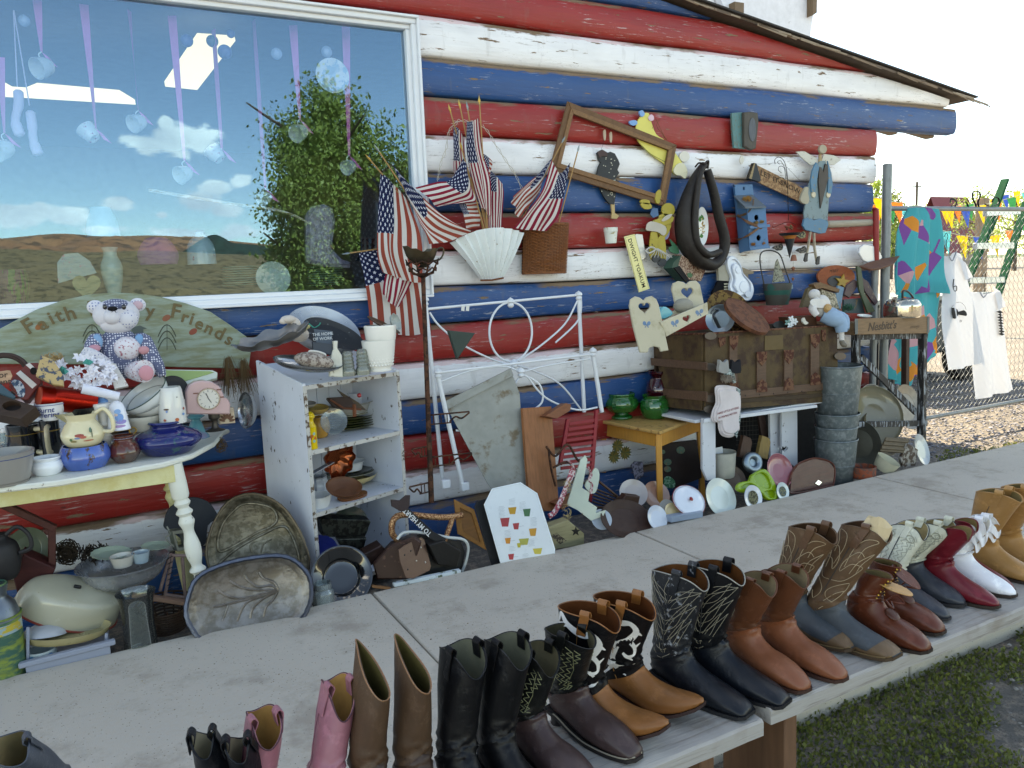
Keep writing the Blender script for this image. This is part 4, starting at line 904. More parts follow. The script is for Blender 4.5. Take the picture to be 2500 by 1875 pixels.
# horse collar
hc = T('horse_collar','old black padded leather horse collar hung on the wall','horse collar',W(1000,1200,-.12));HCm = leather('#241f1c',rough=.6,var=.3,vs=9)
Lc = [(1020,500),(960,600),(900,760),(880,900),(905,1040),(980,1140),(1075,1180),(1140,1120),(1160,1010),(1120,850),(1085,690),(1040,540)]
rr = [.030,.045,.062,.075,.078,.07,.055,.045,.046,.044,.040,.036]
P = spline([W(x,y,-.13) for x,y in Lc],6);rr2 = np.interp(np.linspace(0,1,len(P)),np.linspace(0,1,12),rr)
O('padded_body',tube(P,list(rr2*.93),14,flat=.8),HCm,hc)
Lr = [(1010,520),(985,620),(965,780),(960,920),(980,1040),(1050,1110),(1130,1090)];P = spline([W(x,y,-.205) for x,y in Lr],6)
O('rim_roll',tube(P,list(np.interp(np.linspace(0,1,len(P)),[0,.5,1],[.016,.026,.022])),12),HCm,hc)
O('top_strap',tube(spline([W(960,520,-.15),W(985,492,-.17),W(1020,498,-.18),W(1045,478,-.15),W(1040,530,-.13)],4),.011,7,flat=.5),HCm,hc)
# oval plate behind the collar
pp = wallpl(1005,900,-.055);pl_ = T('oval_platter','white oval platter painted with golden grapes, seen through the horse collar','platter',pp.w(0,0))
O('dish',MB().add(*lathe(shellprof([(a*.06,b*.012) for a,b in smoothprof(PLATE,3)],.003),40,1,1),frame(W(1000,920,-.07),(0,-1,0))@np.diag([.95,2.25,1,1])),ceram('#e3e5e2'),pl_)
g = random.Random(4)
for i in range(46):
    a = 920+g.gauss(0,38);x = 1008+g.gauss(0,11);O('grape',MB().add(*lathe([(0,0),(.005,.001),(.004,.003),(0,.0035)],8),frame(W(x,a,-.071),(0,-1,0))),M(g.choice(['#a8862a','#8b5f1c','#c09a34','#7d4f1d']),.4),pl_)
for (x,y,s,r_) in ((1012,845,36,20),(1000,995,30,-30),(992,870,22,60)): cut('painted_leaf',wallpl(x,y,-.073),[(x,y-s),(x+s*.5,y-s*.4),(x+s*.35,y),(x+s*.5,y+s*.4),(x,y+s),(x-s*.4,y+s*.3),(x-s*.3,y-s*.3)],.001,M('#3d7a35',.5),pl_,b=0)
# name sign
sp_ = wallpl(560,1160,-.10,turn=0);sg = T('name_sign','narrow cream sign with black capital letters hung at a slant','sign',sp_.w(0,0))
cut('board',sp_,[(477,990),(549,972),(650,1340),(578,1365)],.006,M('#e6dc9c',.5,var=.05),sg)
ins = lambda q,c=(563,1168),k=.9: (c[0]+(q[0]-c[0])*k,c[1]+(q[1]-c[1])*(k+.06));q4 = [(477,990),(549,972),(650,1340),(578,1365)]
bl = [sp_.w(*sp_(*ins(q)),.0065) for q in q4];O('border_line',tube(bl+[bl[0]],.0008,4),M('#4b4632',.6),sg)
p0,p1 = sp_.w(*sp_(512,1000),.006),sp_.w(*sp_(612,1335),.006);ax = (p1-p0)/np.linalg.norm(p1-p0);L_ = np.linalg.norm(p1-p0)
V_,F_ = textm('DWIGHT YOAKUM',.042,.001,.012,spacing=1.08);wd = V_[:,0].max()-V_[:,0].min();V_[:,0] *= L_*.97/wd;V_[:,0] -= (V_[:,0].max()+V_[:,0].min())/2;V_[:,1] -= (V_[:,1].max()+V_[:,1].min())/2
O('lettering',MB().add(V_,F_,frame((p0+p1)/2,sp_.n,ax)),M('#1d1b18',.6,bump=0),sg,sharp=0)
pw = wallpl(560,1060,-.07);cut('white_tile',pw,[(503,1000),(560,972),(600,975),(622,1130),(600,1148),(512,1152)],.012,ceram('#d5d3cc'),None,label='off white rounded tile frame behind the slanted cream sign',cat='frame',sm=0,b=.004)
# yellow wooden bunny with scarf
yb = T('wooden_doll','yellow jointed wooden bunny doll with a rag scarf under the frame','doll',W(700,1150,-.1));YB = paint('#a8973a','#5c4f2a',thr=.64,s2=30);q = wallpl(700,950,-.085)
for nm,pts_,h in (('head',ell(765,810,44,46),.012),('ear',[(690,690),(712,672),(722,700),(712,760),(690,765),(680,730)],.006),('ear',[(640,775),(580,760),(590,740),(640,745)],.006),('hat',[(610,805),(655,800),(650,770),(600,760),(582,775)],.006),('arm',[(660,880),(780,852),(792,878),(765,905),(672,930),(655,905)],.024),('body',[(700,850),(770,840),(785,920),(740,1000),(690,960)],.012),('leg',[(645,960),(685,958),(692,1100),(660,1150),(635,1110)],.02),('leg',[(692,1000),(735,985),(745,1140),(715,1165),(692,1120)],.02)):
    cut(nm,q,pts_,.011,YB,yb,h=h,sm=2 if nm != 'head' else 0)
for pts_ in (ell(672,1140,28,26),ell(712,1165,30,28)): cut('shoe',q,pts_,.012,M('#35383a',.6),yb,h=.033)
for pts_ in ([(640,840),(655,800),(690,800),(697,850),(660,865)],): cut('blue_patch',q,pts_,.008,M('#46688a',.7),yb,h=.02)
cut('lilac_leaf',q,ell(757,955,28,55),.006,M('#8d90b5',.6),yb,h=.0)
for L_ in ([(710,880),(740,850),(780,840),(760,870),(720,890)],[(615,900),(650,890),(730,920),(740,960),(720,985),(680,960),(610,950),(605,925)]): cut('scarf',q,L_,.006,cloth('#b9b3a6'),yb,h=.036,sm=3)
for k in range(7): x = 690+12*k;O('tassel',tube(spline([W(690+k*3,1070,-.13),W(x,1085+3*k,-.14),W(x-30+k*12,1130,-.13)],4),.003,5),cloth('#b5b3ac'),yb)
O('knot',tube(spline([W(625,1085,-.13),W(660,1060,-.14),W(690,1075,-.14),W(650,1100,-.14),W(625,1085,-.13)],4),.006,6),cloth('#b9b7b0'),yb)
cut('leaf_ornament',wallpl(815,1060,-.07),[(780,1005),(800,1020),(835,1060),(848,1100),(820,1105),(785,1090),(778,1062),(800,1050)],.01,paint('#3f7a5c','#2b4a3a'),None,label='green wooden leaf cutout left of the horse collar',cat='wall ornament',sm=2)
# patterned box
bx = wallpl(915,1210,-.12,turn=18);t = T('floral_box','tilted box with brown leafy pattern and green edge under the horse collar','box',bx.w(0,0))
cut('patterned_face',bx,[(862,1108),(1030,1215),(1000,1290),(905,1275),(835,1175)],.05,M('#6b4433',.6,c2='#b39a86',thr=.5,s2=70),t,h=-.05)
cut('green_edge',bx,[(850,1125),(866,1110),(842,1180),(905,1278),(885,1290),(800,1200),(812,1160)],.07,M('#2d4a3d',.6),t,h=-.065)
cut('dark_hollow',bx,[(805,1200),(845,1188),(905,1275),(890,1302)],.01,M('#141414',.9),t,h=.005)
cut('green_motif',bx,[(905,1240),(925,1232),(942,1250),(930,1265),(910,1262)],.002,M('#3f6b4a',.6),t,h=.001,sm=2)
# white cat mould, black mitten, slate
q = wallpl(1250,1280,-.10,lean=4);t = T('cake_mould','white scalloped cat shaped baking mould hung by its neck','mould',q.w(0,0));CM = ceram('#d3dae4',rough=.3)
oc = [(1165,1145),(1200,1120),(1240,1150),(1262,1195),(1275,1240),(1330,1300),(1343,1360),(1320,1415),(1270,1420),(1205,1385),(1180,1330),(1192,1270),(1170,1210)]
ic = [((x-1250)*.8+1250,(y-1275)*.84+1275) for x,y in oc];ic2 = [((x-1250)*.6+1250,(y-1275)*.7+1278) for x,y in oc]
cut('flange',q,oc,.008,CM,t,holes=(),sm=3);cut('rim',q,oc,.014,CM,t,holes=[[tuple(p) for p in spline(ic,3,True)]],sm=3,h=.008,b=.004)
cut('raised_body',q,ic2,.02,CM,t,sm=3,h=.008,b=.006)
for pts_ in (ell(1228,1215,16,24),ell(1270,1330,30,40),ell(1240,1375,24,14),ell(1298,1380,20,22)): cut('relief',q,pts_,.008,CM,t,h=.026,b=.003)
O('hook',tube(spline([W(1170,1150,-.11),W(1175,1105,-.10),W(1200,1098,-.1)],4),.002,5),metal('#33394a',.5),t)
q = wallpl(1120,1340,-.07);t = T('mitten_ornament','black mitten shaped ornament with a white cuff beside the cat mould','wall ornament',q.w(0,0))
cut('hand',q,[(1105,1290),(1165,1285),(1178,1330),(1190,1400),(1140,1420),(1080,1415),(1065,1370),(1085,1330)],.02,cloth('#17171a'),t,sm=3);cut('cuff',q,[(1100,1190),(1150,1180),(1180,1195),(1172,1290),(1105,1285)],.024,M('#a9a596',.9,bump=.8,bs=60),t)
for i in range(3): cut('stripe',q,[(1140,1305+i*18),(1168,1303+i*18),(1170,1313+i*18),(1142,1315+i*18)],.002,M('#b9b39b'),t,h=.0205)
q = wallpl(1290,1220,-.06);cut('bark_chip',q,[(1262,1195),(1300,1210),(1345,1228),(1340,1240),(1305,1245),(1308,1290),(1270,1240)],.02,wood('#8a7c66'),None,label='rough bark chip sticking out behind the white cat mould',cat='wood chip')
# birdhouse
bh = T('birdhouse','tall blue two hole birdhouse wrapped in vine twigs','birdhouse',W(1350,1095,-.1));BL_ = paint('#3f6f97','#2b3f52',thr=.66,s2=18);q = wallpl(1330,900,-.17,turn=-8)
cut('back_board',wallpl(1280,800,-.06),[(1213,640),(1335,638),(1345,720),(1345,1060),(1258,1100),(1240,900)],.018,BL_,bh,holes=[ell(1277,666,7,11,12)])
cut('front',q,[(1305,800),(1428,795),(1450,1062),(1322,1085)],.012,BL_,bh,holes=[ell(1367,862,15,20,16),ell(1382,998,15,20,16)])
O('side',MB().add([W(1245,800,-.075),W(1305,800,-.17),W(1322,1085,-.17),W(1258,1098,-.075)],[(0,1,2,3),(3,2,1,0)]),BL_,bh,sharp=0)
O('side',MB().add([W(1428,795,-.168),W(1400,800,-.075),W(1410,1060,-.075),W(1450,1062,-.168)],[(0,1,2,3),(3,2,1,0)]),BL_,bh,sharp=0)
O('dark_inside',MB().add([W(1300,815,-.09),W(1415,812,-.09),W(1425,1060,-.09),W(1310,1075,-.09)],[(0,3,2,1),(0,1,2,3)]),M('#0c0c0d',.9),bh,sharp=0)
RFm = M('#57636b',.6);V_ = [W(1220,712,-.08),W(1345,705,-.08),W(1440,785,-.215),W(1298,790,-.215)];V_ += [v+np.array((0,0,-.01)) for v in V_]
O('roof',MB().add(V_,[(0,3,2,1),(4,5,6,7),(0,1,5,4),(1,2,6,5),(2,3,7,6),(3,0,4,7)]),RFm,bh,sharp=0)
for y in (918,1062): cut('ledge',wallpl(1385,y,-.185),[(1318,y),(1452,y-12),(1455,y+6),(1322,y+20)],.03,BL_,bh,h=-.012)
for k in range(5):
    O('vine',tube(spline([W(1240+k*2,850-k*3,-.09),W(1310,880+k*4,-.19),W(1380+k*3,910+k*5,-.2),W(1445,930+k*4,-.17)],5),.003,5),wood('#6b4a33'),bh)
    O('vine',tube(spline([W(1250,1005+k*3,-.10),W(1320,985-k*3,-.19),W(1395,930-k*2,-.2),W(1440,880+k*3,-.17)],5),.003,5),wood('#6b4a33'),bh)
    O('vine',tube(spline([W(1235,850,-.09),W(1300,830+k*3,-.16),W(1345,790,-.2),W(1350+k*2,735,-.18)],5),.003,5),wood('#5e4a38'),bh)
def nest(name,par,C,r_,col,n=70,k=.0013,seed=0,flat=.5):
    g = np.random.RandomState(seed);mb = MB()
    for i in range(n):
        a = g.normal(0,1,3);a[2] *= flat;a /= np.linalg.norm(a);b_ = np.cross(a,g.normal(0,1,3));b_ /= np.linalg.norm(b_);c = C+a*r_*g.uniform(.2,.9)*np.array((1,1,flat))
        mb.add(*tube([c-b_*r_*.6,c+a*r_*.15,c+b_*r_*.6],k,3,caps=False))
    return O(name,mb,M(col,.9),par,kind='stuff',sharp=0)
nest('straw',bh,W(1310,735,-.15),.035,'#a3763c',seed=1);nest('moss',bh,W(1370,895,-.19),.022,'#8a6a34',50,seed=2);nest('moss',bh,W(1405,890,-.19),.02,'#8a6a34',50,seed=3);nest('moss',bh,W(1350,1040,-.19),.018,'#96602f',50,seed=4);nest('moss',bh,W(1418,1035,-.19),.018,'#96602f',50,seed=5)
# let it snow
q = wallpl(1520,630,-.085);t = T('winter_sign','checked wooden sign with scrawled winter wish hung on a wire','sign',q.w(0,0))
cut('board',q,[(1355,500),(1690,668),(1690,690),(1655,752),(1370,620)],.012,M('#a1805c',.7,c2='#7d5c40',thr=.5,s2=45),t)
V_,F_ = textm('LET IT SNOW',.052,.0015,.0,shear=-.15);a,b_ = q.w(*q(1395,560),.0125),q.w(*q(1660,690),.0125);ax = (b_-a)/np.linalg.norm(b_-a);V_[:,0] *= np.linalg.norm(b_-a)/(V_[:,0].max()-V_[:,0].min());O('lettering',MB().add(V_,F_,frame((a+b_)/2,q.n,ax)),M('#33271c',.7),t,sharp=0)
cut('tree_block',q,[(1300,600),(1335,495),(1352,500),(1382,612),(1372,622)],.03,M('#2c3338',.7),t,h=.004);cut('tree_side',q,[(1300,600),(1335,495),(1340,500),(1318,605)],.034,wood('#8c7a5a'),t,h=.003)
cut('snowman',q,[(1655,720),(1672,680),(1690,655),(1705,665),(1702,700),(1710,745),(1695,772),(1665,765),(1650,745)],.02,M('#a59f8c',.7),t,h=.01,sm=2)
O('hanging_wire',tube(spline([W(1350,498,-.1),W(1430,500,-.09),W(1500,492,-.08),W(1560,505,-.08),W(1665,610,-.09)],4),.0012,4),metal('#3b3b3b',.5),t)
# wire ornament with cone
t = T('wire_cone_hanger','curled black wire hanging a dark metal cone with an orange band','hanging ornament',W(1595,1130,-.12));BW = metal('#26221f',.6)
for path,r_ in (([(1500,500),(1498,470),(1525,452),(1560,480),(1580,560),(1585,700),(1590,880)],.0024),([(1530,500),(1515,485),(1540,480),(1570,540),(1580,600)],.0018),([(1545,560),(1522,540),(1530,515),(1560,525),(1572,600)],.0018),([(1545,640),(1520,610),(1530,590),(1562,600),(1580,660)],.0018),([(1482,915),(1490,925),(1540,905),(1590,890),(1640,910)],.002)):
    O('wire',tube(spline([W(x,y,-.12) for x,y in path],5),r_,6),BW,t)
B_ = W(1597,1135,-.15);k = mpp(B_);
O('cone',MB().add(*lathe([(.001,0),(36*k,150*k*.9),(34*k,150*k*.9)],20),frame(B_)),M('#1f2328',.5),t);O('orange_band',MB().add(*lathe([(34*k,128*k),(48*k,150*k),(46*k,151*k),(36*k,137*k)],20),frame(B_)),M('#a5632a',.6),t)
O('brim',MB().add(*lathe(smoothprof([(30*k,150*k),(58*k,152*k),(70*k,165*k),(72*k,168*k),(55*k,158*k),(20*k,156*k)],2),24),frame(B_)),M('#23272c',.5),t)
g = random.Random(6)
for i in range(8): O('cone_berry',MB().add(*lathe([(0,-.008),(.008,-.003),(.009,.003),(0,.01)],8),frame(B_+np.array((g.uniform(-40,40)*k,g.uniform(-.03,.03),(185+g.random()*35)*k)))),M(g.choice(['#4a3426','#6a5e3b','#7a4a30']),.6),t)
for i,(x,y) in enumerate(((1625,1130),(1622,1205),(1620,1275))):
    c = W(x,y,-.14);s = (.024,.014,.011)[i]
    O('bell' if i == 0 else 'bead',MB().add(*lathe(smoothprof([(0,s*.9),(s*.5,s*.8),(s*.8,s*.2),(s,-s),(s*.85,-s)],3) if i == 0 else smoothprof([(0,-s*1.5),(s,0),(s*.9,s*.6),(0,s*1.2)],3),18),frame(c)),M('#8e5a45',.6),t)
O('string',tube([W(1605,1060,-.14),W(1622,1120,-.14),W(1621,1280,-.14)],.001,4),M('#2b2b2b'),t)
for (x,y) in ((1512,1062),(1670,1080),(1665,980)): cut('chickadee',wallpl(x,y,-.09),[(x-35,y+4),(x-15,y-12),(x+5,y-16),(x+20,y-26),(x+30,y-8),(x+25,y+15),(x,y+22),(x-15,y+12)],.018,M('#6f6a60' if y != 980 else '#8a8460',.7,c2='#2d2c2c',thr=.5,s2=60),t,sm=2)
# angel
q = wallpl(1775,760,-.10);t = T('wooden_angel','weathered wooden angel with pale wings, dark heart and long legs','angel',q.w(0,0));AW = paint('#6f858a','#5b6a6c',thr=.6,s2=30);AB = paint('#487792','#7a7a6a',thr=.62,s2=30)
cut('wing',q,[(1645,415),(1700,412),(1790,465),(1780,515),(1740,505),(1680,455)],.01,paint('#c2c0b4','#8f8a78',thr=.6),t,h=-.012);cut('wing',q,[(1830,430),(1900,440),(1948,470),(1900,505),(1850,500),(1815,480)],.01,paint('#c2c0b4','#8f8a78',thr=.6),t,h=-.012)
cut('body',q,[(1795,480),(1830,478),(1850,560),(1856,700),(1845,880),(1690,870),(1685,830),(1720,640),(1760,520)],.014,AW,t,b=.002)
cut('hem',q,[(1682,872),(1715,862),(1750,880),(1790,868),(1840,885),(1845,910),(1825,965),(1790,970),(1690,945),(1672,915)],.018,AB,t,h=.004,b=.002)
cut('heart',q,[(1790,800),(1775,620),(1780,520),(1795,525),(1808,560),(1822,500),(1838,510),(1840,600),(1815,700)],.012,paint('#3a322c','#8a6b45',thr=.68),t,h=.014)
cut('arm',q,[(1760,490),(1780,520),(1765,620),(1755,690),(1728,690),(1722,620),(1735,540)],.014,AB,t,h=.012,b=.002);cut('arm',q,[(1838,480),(1862,560),(1872,640),(1862,700),(1838,700),(1842,600)],.014,AB,t,h=.012,b=.002)
for x in (1745,1845): cut('hand',q,ell(x,708,13,20,12),.012,M('#c9bfa6',.6),t,h=.012)
hd = W(1818,400,-.13);O('head',MB().add(*lathe([(0,-.012),(.032,-.012),(.034,-.008),(.034,.008),(.032,.012),(0,.012)],24),frame(hd,(-.25,-1,.1))),wood('#a59a84',st=(1,1,1)),t)
cut('neck',q,[(1790,490),(1793,430),(1806,428),(1812,490)],.012,wood('#a18b66'),t,h=-.002)
for a,b_,c in (((1738,955),(1722,1060),(1702,1150)),((1762,965),(1765,1065),(1782,1170))):
    for p_,q_ in ((a,b_),(b_,c)): O('leg',beam(W(*p_,-.11),W(*q_,-.11),.018,.014,.002),wood('#a79c88'),t)
    cut('shoe',wallpl(c[0],c[1],-.115),[(c[0]-14,c[1]),(c[0]-4,c[1]-45),(c[0]+12,c[1]-50),(c[0]+8,c[1]+6),(c[0]-5,c[1]+10)],.014,M('#3c3a38',.6),t)
# handle pole on right
t = T('wooden_pole','pale rounded wooden pole lying level between the angel and the fence post','pole',W(1990,900,-.1))
O('shaft',tube([W(1835,905,-.09),W(1870,905,-.1),W(2190,892,-.14)],[.024,.028,.026],12),wood('#9d9484',st=(1,8,8)),t);O('turned_end',tube([W(1838,905,-.09),W(1850,905,-.092)],.031,12),wood('#857a68'),t)
use('b4')
B_ = W(180,470,-.16);O('shovel_handle',tube(spline([W(178,280,-.17),W(183,288,-.17),W(184,470,-.17),W(183,560,-.16)],4),[.01]+[.024]*11+[.02],12),paint('#8c2626','#6b3a2a'),None,label='dark red turned post end standing by the fence post',cat='post')
# hanging bucket
use('z7')
B_ = W(1515,1450,-.16);k = mpp(B_);t = turned('hanging_bucket',B_,96*k,HT(B_,1515,1305),[(.72,0),(.75,.02),(1,1)],M('#4f4d48',.6,c2='#2b5a55',thr=.55,s2=10),'dark painted wooden bucket with clover hung by its bail','bucket',shell=.006,k=1)
O('green_band',MB().add(*lathe([(.098*96*k*9.7*.0+96*k*.86,HT(B_,1515,1380)),(96*k*.93,HT(B_,1515,1350)),(96*k*.95,HT(B_,1515,1350)),(96*k*.88,HT(B_,1515,1380))],32),frame(B_)),M('#1f5a50',.5),t)
O('bail',tube(spline([W(1425,1310,-.16),W(1400,1180,-.14),W(1405,1100,-.12),W(1465,1082,-.1),W(1530,1110,-.12),W(1565,1200,-.14),W(1600,1300,-.16)],5),.005,7),M('#2f2d2b',.5),t)
for (x,y,c,s) in ((1572,1342,'#d4d6cc',26),(1600,1330,'#7f9aa5',18)):
    for a in range(4): cut('petal',wallpl(x,y,-.235),ell(x+s*.6*math.cos(a*PI/2+.4),y+s*.6*math.sin(a*PI/2+.4),s*.55,s*.5,10),.004,M(c,.6),t,h=.002*a)
cut('bucket_note',wallpl(1510,1250,-.17),[(1500,1160),(1512,1140),(1560,1290),(1478,1300)],.01,M('#8d8d7c',.7,c2='#4b4b42',thr=.55,s2=60),None,label='small slanted slate card standing in the hanging bucket',cat='card')
# crescent dish near fence pole + bark
use('z7');q = wallpl(2125,1110,-.15);O('porcelain_face',MB().add(*fill(q.pts([(2050,1100),(2060,1060),(2090,1040),(2150,1050),(2190,1080),(2212,1130),(2180,1165),(2130,1172),(2080,1150)]),(),.02,.006),q.m),ceram('#cdd0d3'),None,label='white porcelain oval dish hung at the log corner',cat='dish')
use('b4');q = wallpl(190,550,-.2,lean=55);cut('bark_plaque',q,[(95,568),(150,545),(210,530),(300,515),(270,555),(200,580),(150,585)],.02,wood('#5c3826',st=(1,6,6)),None,label='ragged reddish bark piece jutting above the crate stand',cat='bark',b=.004)
# ================================================================ left table and what stands on it
use('z3');TZ = .77
TBW = paint('#d8d8cc','#5c4a38',thr=.68,s2=30,rough=.45);TBY = M('#d3cd9c',.45,c2='#cabf85',thr=.52,s2=9,soft=.1)
tb = T('table','off white painted oval table with turned legs, crowded with crockery','table',(.0,-.5,GZ))
fe = [G(x,y,TZ)[:2] for x,y in ((0,385),(400,340),(750,280),(1100,220),(1300,160),(1450,80),(1510,5))]
out = [(-1.05,-.8)]+[tuple(p) for p in fe]+[(.60,-.12),(.5,-.075),(-1.05,-.075)]
V_,F_ = fill(out,(),.025,.006);O('tabletop',MB().add(V_,F_,frame((0,0,TZ-.025))),TBW,tb)
O('apron',MB().add(*box(1.3,.02,.075,(-.38,-.74,TZ-.064),.002)).add(*box(.02,.6,.075,(.24,-.44,TZ-.064),.002)).add(*box(1.3,.02,.075,(-.38,-.14,TZ-.064),.002)),TBY,tb)
LP = [(1.,0),(1,.17),(.62,.18),(.95,.21),(.62,.235),(1.,.26),(.68,.28),(.95,.31),(.72,.34),(.62,.37),(.95,.44),(.9,.5),(.6,.55),(1.,.575),(.6,.60),(.86,.64),(1.02,.70),(.85,.85),(.62,1)]
for (x,y,a,b) in ((.27,-.71,.10,.02),(.27,-.2,.06,.05),(-.9,-.7,-.05,-.02),(-.9,-.2,-.05,.02)):
    A = np.array((x,y,TZ-.026));d = np.array((a,b-.03,-(TZ-.03-GZ)));d2 = d/np.linalg.norm(d);V_,F_ = lathe([(r_*.037,h*np.linalg.norm(d)) for r_,h in smoothprof(LP,3)],20);O('leg',MB().add(V_,F_,frame(A,d2)),TBY if y > -.5 else TBW,tb)
use('z2')
# arched sign
q = wallpl(1000,780,-.115,lean=3);SG = M('#7f8468',.7,c2='#8f9c8d',thr=.5,s2=7,st=(1,1,5),var=.15,bump=.4,bs=25,soft=.12)
t = T('arched_sign','weathered sage green arched board lettered in raised brown script above the table','sign',q.w(0,0))
arc = [(-260,790),(-230,640),(-120,560),(0,508),(150,428),(300,350),(500,280),(700,235),(900,216),(1100,222),(1300,250),(1500,300),(1700,370),(1850,470),(1991,570),(2024,608),(2026,700),(2008,830),(1400,815),(700,795)]
cut('board',q,arc,.022,SG,t,b=.003)
LM = M('#6c5c3c',.7,bump=.3)
for ch,x,y,a,s in (('F',235,490,26,1.25),('a',345,468,24,1.1),('i',415,425,20,1.1),('t',480,405,18,1.15),('h',570,385,14,1.2),('F',755,345,8,1.25),('a',850,345,4,1.1),('m',960,340,0,1.1),('i',1050,340,-4,1.1),('l',1110,340,-6,1.2),('y',1215,365,-10,1.15),('F',1420,370,-16,1.3),('r',1495,415,-20,1.1),('i',1550,430,-22,1.15),('e',1612,468,-26,1.1),('n',1690,505,-28,1.1),('d',1775,545,-32,1.2),('s',1852,595,-34,1.15)):
    V_,F_ = textm(ch,.078*s,.004,.02);c_,s_ = math.cos(R(a)),math.sin(R(a));V2 = V_.copy();V2[:,0] = V_[:,0]*c_-V_[:,1]*s_;V2[:,1] = V_[:,0]*s_+V_[:,1]*c_;u_,v_ = q(x,y);O('letter',MB().add(V2+np.array((u_,v_,.022)),F_,q.m),LM,t,sharp=0)
IN = M('#4d5044',.8,bump=0)
for x in (745,1350):
    mb = MB().add(*tube([q.w(*q(x,680),.023),q.w(*q(x,475),.023)],.0012,4))
    for y in (480,530,585):
        for sg in (1,-1): mb.add(*tube([q.w(*q(x+sg*k*18,y+k*k*6-6),.023) for k in range(5)],.0022,4))
    O('painted_tree',mb,IN,t)
for (x,y,c) in ((320,490,'#96603a'),(1345,420,'#8f5a44'),(1560,530,'#8f4b38')): cut('painted_bird',q,ell(x,y,36,24,12,-30),.001,M(c,.8),t,h=.022,b=0)
cut('painted_house',q,[(1060,500),(1130,480),(1190,505),(1160,512),(1160,560),(1075,560)],.001,M('#56605c',.8),t,h=.022,b=0)
# teddy bear
YB_ = -.42;c = lambda x,y,d=0: W(x,y,YB_-d)
def dots(c1,c2,sc,th,st_=(1,1,1)):
    m,T_,b = newmat('printed_cotton');vo = T_.n('TexVoronoi',{'Vector': T_.coord(st_),'Scale': sc,'Randomness': 0.0});mk = T_.math('LESS_THAN',(vo,0),th)
    T_.set(b,'Base Color',T_.mix(mk,lin(c1),lin(c2)));T_.set(b,'Roughness',.9);T_.set(b,'Normal',T_.n('Bump',{'Strength': .3,'Distance': .001,'Height': T_.noise(T_.coord(),300,2)}));return m
NAV = dots('#59607c','#d3d4de',95,.36);WHD = dots('#cfcfd6','#54659a',80,.24);FLW = M('#d3d0d6',.9,c2='#a86a76',thr=.58,s2=90);WHT = cloth('#cfced4')
bear = T('teddy_bear','patchwork cotton teddy bear with dotted body sitting before the arched sign','teddy bear',c(990,910));k = mpp(c(950,600))
ellip('body',c(975,705),(168*k,130*k,212*k),NAV,bear);ellip('belly_patch',c(1030,665,.05),(105*k,95*k,95*k),FLW,bear)
ellip('head',c(942,392),(172*k,130*k,128*k),WHT,bear);ellip('jaw',c(950,465,.01),(128*k,110*k,85*k),WHT,bear);ellip('forehead_patch',c(935,325,.006),(112*k,118*k,60*k),NAV,bear);ellip('muzzle',c(905,410,.06),(62*k,78*k,62*k),WHT,bear);ellip('cheek_patch',c(1022,425,.028),(92*k,100*k,88*k),WHD,bear)
for x,y,m_ in ((772,330,WHD),(1115,312,WHD)):
    ellip('ear',c(x,y,-.01),(62*k,24*k,55*k),m_,bear);ellip('ear_lining',c(x,y+4,.004),(40*k,18*k,36*k),cloth('#c4a6ae') if x > 900 else m_,bear)
def limb(name,pts_,rad,m_,d=0): O(name,tube(spline([c(x,y,dd) for x,y,dd in pts_],5),list(np.interp(np.linspace(0,1,(len(pts_)-1)*5+1),np.linspace(0,1,len(rad)),[q*k for q in rad])),14),m_,bear)
limb('arm',[(820,565,.0),(780,600,.03),(745,660,.06),(720,720,.08)],[20,62,60,30],NAV);limb('arm',[(1100,560,0),(1160,600,.03),(1210,700,.05),(1270,810,.07),(1320,890,.08)],[18,62,66,60,28],NAV)
ellip('sleeve_patch',c(790,610,.055),(38*k,34*k,60*k),cloth('#7aa0c4'),bear);ellip('sleeve_patch',c(1130,600,.052),(36*k,34*k,52*k),cloth('#6f9cc2'),bear);ellip('paw_patch',c(765,665,.09),(44*k,30*k,30*k),cloth('#c18d9a'),bear);ellip('paw_patch',c(1165,680,.08),(42*k,30*k,34*k),cloth('#c58f94'),bear)
limb('leg',[(1060,850,.04),(1120,850,.09),(1170,850,.13)],[60,85,92],FLW);limb('leg',[(880,820,.04),(760,740,.1),(680,705,.12)],[60,62,55],WHD)
ellip('sole_patch',c(1185,865,.165),(55*k,22*k,62*k),cloth('#c98f98'),bear)
for x in (850,1003): ellip('eye',c(x,330,.088 if x > 900 else .082),(17*k,14*k,22*k),M('#17161a',.2,coat=1,bump=0),bear)
ellip('nose',c(912,345,.115),(36*k,20*k,19*k),cloth('#1b1a1d'),bear);O('mouth',tube(spline([c(905,372,.128),c(912,362,.14),c(920,355,.146),c(930,362,.14),c(940,374,.128)],3),2.6*k,5),M('#17161a'),bear)
# silk flowers
fl = T('silk_flowers','bunch of white silk flowers with a teal leaf lying before the bear','flowers',c(700,980,.1));g = random.Random(2);FLm = cloth('#e3e2ea')
for i in range(46):
    a = g.uniform(0,2*PI);rr = math.sqrt(g.random());C = W(690+rr*235*math.cos(a),855+rr*125*math.sin(a)+.1*rr*235*math.cos(a),-.56-.05*(1-rr)-g.random()*.02);mb = MB();nd = np.array((g.uniform(-.7,.7),-1,g.uniform(-.3,.9)));f = frame(C,nd)
    for p in range(6):
        al = p*PI/3+g.random()*.4;L_ = .024*g.uniform(.8,1.25);dr = np.array((math.cos(al),math.sin(al),0));sd = np.array((-math.sin(al),math.cos(al),0))*L_*.3;up_ = np.array((0,0,L_))
        mb.add([(0,0,0),dr*L_*.5+sd+up_*.3,dr*L_+up_*.15*g.uniform(-1,2),dr*L_*.5-sd+up_*.3],[(0,1,2,3)],f)
    O('flower',mb,FLm,fl,sharp=0)
